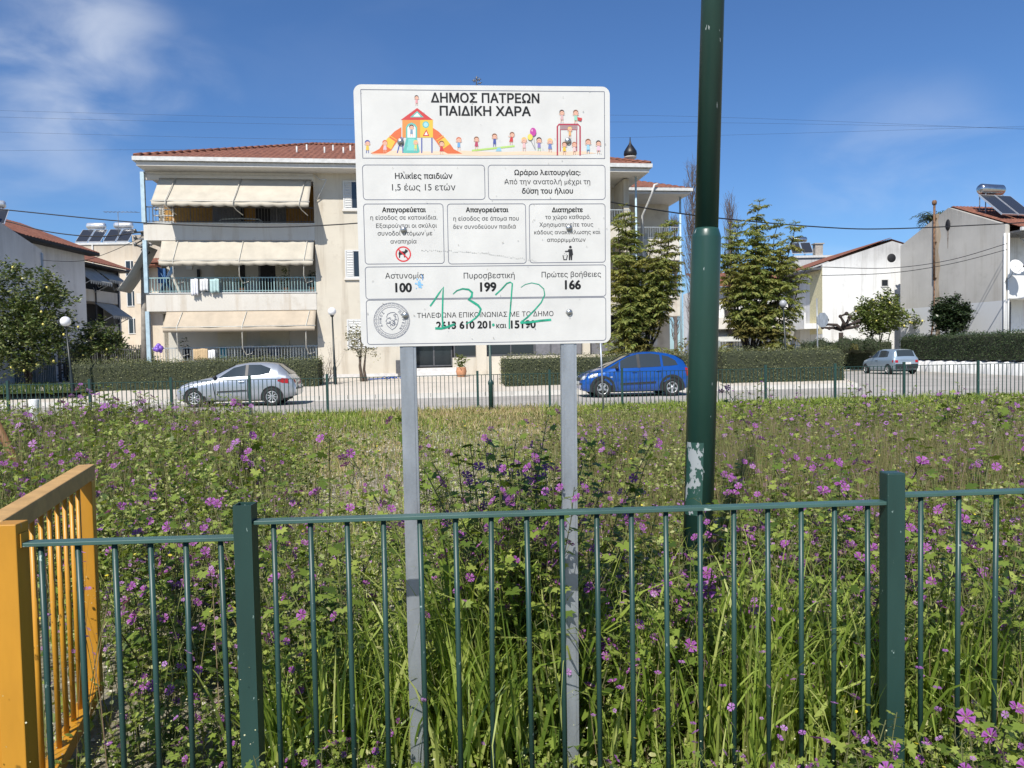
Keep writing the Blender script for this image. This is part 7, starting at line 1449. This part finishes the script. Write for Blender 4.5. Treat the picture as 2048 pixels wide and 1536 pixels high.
for (y0, y1, dn, sz) in ((1.75, 3.2, 4600, .0115), (3.2, 5, 3600, .0125), (5, 8, 2300, .0155), (8, 13, 1350, .020), (13, 22, 760, .025)):
    x, y = scatter(dn, y0, y1); h, dd_, lf, rt_, md = zone(x, y); clump = .5 + .5 * np.sin(x * 2.3 + 1.3 * np.sin(y * 1.9)) * np.sin(y * 2.1 + x) + .35 * np.sin(x * 6.1 + 2 * np.sin(y * 3)) * np.sin(y * 4.3); keep = rng.random(len(x)) < dd_ * np.clip(clump * 1.3 + .15, .06, 1); gate_ = (x < -1.2) & (y < 3.4); keep &= ~(gate_ & (rng.random(len(x)) < .55)); keep &= ~((y < 2.25) & (rng.random(len(x)) < .5)); x, y, h = x[keep], y[keep], h[keep] * np.clip(.4 + .85 * clump[keep], .22, 1.4)
    ux = uu(x, y); h = np.where(y < 2.75, np.minimum(h, np.where(ux > 1600, .24, .13)), np.where((y < 4.2) & (ux > 540), h * .88, h)); h = np.where((x < -1.15) & (y < 3.9), np.minimum(h, .16), h); n = len(x); z = h * rng.random(n) ** .8; big = rng.random(n) < .26; P3 = np.stack([x, y, z + .01], 1); nb = int(big.sum()); ns = n - nb; ov = rng.random(ns) < .6
    cv.add(LFT, LFTF, [0], P3[~big][ov], rots(rng.uniform(0, 6.28, int(ov.sum())), rng.uniform(-1.4, 1.4, int(ov.sum())), rng.uniform(-1.3, .6, int(ov.sum()))), rng.uniform(.8, 2.0, int(ov.sum())) * sz * 1.75); cv.add(HEX, HEXF, [0], P3[~big][~ov], rrot(int((~ov).sum()), -1.4, 1.4), rng.uniform(.5, 1.25, int((~ov).sum())) * sz * .85)
    cv.add(MLV, MLF, [1] * 7, P3[big], rrot(nb, -1.1, 1.1), rng.uniform(.6, 1.5, nb) * sz * 1.7, True)
    # thin upright stems between the leaves
    x, y = scatter(dn * (.05 if y0 < 5 else .40), y0, y1); h, dd_, lf, rt_, md = zone(x, y); k = (rng.random(len(x)) < (.3 * lf + 1.0 * rt_ + .1 * md)) & (y > 2.5) & (y < 17); x, y, h = x[k], y[k], h[k]; blades(cv, x, y, np.maximum(h, .22) * rng.uniform(.6, 1.5, len(x)), np.full(len(x), .0026 + .0005 * y0), np.abs(rng.normal(0, .08, len(x))), 6)
    # mallow flowers and pale florets
    x, y = scatter(dn * .05, y0, y1); h, dd_, lf, rt_, md = zone(x, y); k = rng.random(len(x)) < (.60 * lf + 1.0 * rt_ + .12 * md) * np.where(y > 2.7, 1, .25) * np.where(y > 5, .62, 1); x, y, h = x[k], y[k], h[k]; n = len(x); P3 = np.stack([x, y, h * rng.uniform(.35, 1.15, n) + .03], 1); rr = rots(rng.uniform(0, 6.28, n), rng.uniform(-.2, 1.2, n)); cv.add(SPV[:30], SPF[:10], [2] * 10, P3, rr, rng.uniform(.5, 1.0, n) * (.012 + .0010 * y0))
    x, y = scatter(dn * (.12 if y0 < 3 else .30), y0, y1); h, dd_, lf, rt_, md = zone(x, y); k = rng.random(len(x)) < (.22 + .78 * np.clip(md + (lf * (y < 5)), 0, 1)) * np.where(y < 8, 1, .25); x, y, h = x[k], y[k], h[k]; n = len(x); cv.add(HEX, HEXF, [3], np.stack([x, y, h * rng.uniform(.15, .9, n) + .02], 1), rrot(n), rng.uniform(.35, .8, n) * sz * (.38 if y0 < 3 else .55))
    x, y = scatter(dn * .0025, y0, y1); n = len(x); h = zone(x, y)[0]; cv.add(HEX, HEXF, [4], np.stack([x, y, h * rng.uniform(.5, 1.0, n) + .02], 1), rrot(n), rng.uniform(.8, 1.3, n) * sz * .7)
tag(cv.build('ground_cover', gcols), 'low leafy weeds with small purple and pale flowers', 'weeds', kind='stuff')
gr = Leaves(); gm = [LEAF['grass'], LEAF['dry'], Mleaf('verge_grass', [(.05, .085, .02), (.09, .14, .03), (.12, .16, .04)], .3)]
CL = [(905, 2.9, 70, .95, .10), (950, 2.95, 90, 1.1, .10), (1010, 2.9, 90, 1.0, .12), (1060, 3.0, 80, .95, .12), (1100, 2.85, 70, .9, .10), (985, 2.75, 60, .8, .1), (930, 2.7, 50, .7, .1), (1210, 2.8, 40, .65, .1), (1260, 2.9, 40, .7, .1), (1340, 2.7, 40, .6, .1), (1440, 2.75, 70, .85, .12), (1500, 2.9, 90, .85, .12), (1550, 2.75, 70, .8, .1), (1610, 2.85, 70, .8, .12), (1660, 2.7, 50, .7, .1), (1720, 2.8, 60, .75, .1), (1850, 2.8, 50, .7, .1), (1900, 2.9, 60, .9, .12), (1970, 2.75, 50, .7, .1), (660, 2.75, 40, .65, .12), (720, 2.8, 40, .6, .12), (590, 2.7, 30, .55, .1), (530, 2.65, 50, .6, .08), (870, 2.65, 40, .6, .1), (760, 2.7, 30, .6, .1), (800, 3.1, 30, .7, .1), (1150, 3.1, 40, .8, .1), (2020, 2.9, 40, .8, .1)]
for (u, d, n, h, r_) in CL:
    x0 = Xat(u, d); n = int(n * 1.35); blades(gr, x0 + rng.normal(0, r_, n), d + rng.normal(0, r_, n), h * rng.uniform(.5, 1.08, n), rng.uniform(.007, .020, n), np.abs(rng.normal(0, .17, n)), 0, seg=6)
for (y0, y1, dn, ln, wd) in ((1.8, 3.4, 440, .46, .008), (3.4, 6, 260, .36, .008), (6, 10, 130, .18, .009), (10, 15, 210, .13, .012), (15, 22, 190, .20, .017)):
    x, y = scatter(dn, y0, y1); h, dd_, lf, rt_, md = zone(x, y); k = rng.random(len(x)) < .35 + .65 * md + .3 * rt_; x, y = x[k], y[k]; n = len(x); dry = (np.sin(x * .9 + 2 * np.sin(y * .45)) + .5 * np.sin(y * 1.1 + x * .4) + rng.normal(0, .5, n) > -.35) & (zone(x, y)[4] > .3) & (y > 6); dry |= rng.random(n) < .08
    l_ = ln * rng.uniform(.5, 1.2, n); w_ = wd * rng.uniform(.7, 1.2, n); bb = np.abs(rng.normal(0, .28, n)); l_ = np.where(y < 2.75, l_ * np.where(uu(x, y) > 1300, .6, .3), l_); l_ = np.where((x < -1.1) & (y < 3.8), l_ * .35, l_)
    for m, q in ((0, ~dry), (1, dry)): blades(gr, x[q], y[q], l_[q], w_[q], bb[q], m)
# a greener fringe under the far fence
xf = rng.uniform(-14, 16, 9000); yf = 18.75 + .111 * (xf + 10.5) + rng.normal(-.5, .55, 9000); dry = (np.abs(uu(xf, yf) - 900) < 180) & (rng.random(9000) < .8)
for m, q in ((0, ~dry), (1, dry)): n = int(q.sum()); blades(gr, xf[q], yf[q], rng.uniform(.10, .30, n), rng.uniform(.012, .022, n), np.abs(rng.normal(0, .25, n)), m)
# verge on the left beyond the road and the weeds along the kerb
xl_ = rng.uniform(-40, -16.2, 9000); yl_ = 28.8 + K * xl_ + rng.uniform(0, 4.6, 9000); blades(gr, xl_, yl_, rng.uniform(.15, .40, 9000), rng.uniform(.015, .03, 9000), np.abs(rng.normal(0, .3, 9000)), 2, z0=.45)
tag(gr.build('grass', gm), 'green and dry grass of the lot', 'grass', kind='stuff')
st = Leaves(); OCT = np.array([(1, 0, 0), (0, .8, 0), (-1, .1, 0), (0, -.9, 0), (0, 0, .6), (0, 0, -.4)]); OF = [[0, 1, 4], [1, 2, 4], [2, 3, 4], [3, 0, 4]]
for (y0, y1, dn, s_) in ((2.4, 7, 160, .011), (7, 12, 70, .018), (12, 17, 60, .026)):
    x, y = scatter(dn, y0, y1); k = rng.random(len(x)) < np.where(zone(x, y)[2] > .6, .25, 1); x, y = x[k], y[k]; n = len(x); st.add(OCT, OF, [0] * 4, np.stack([x, y, np.full(n, .012)], 1), rots(rng.uniform(0, 6.28, n), rng.uniform(-.3, .3, n)), rng.uniform(.4, 1.5, n) * s_)
tag(st.build('gravel', [M('limestone_gravel', (.50, .47, .39), .95, var=.2, scale=.8)]), 'pale stones scattered over the bare patches', 'gravel', kind='stuff')
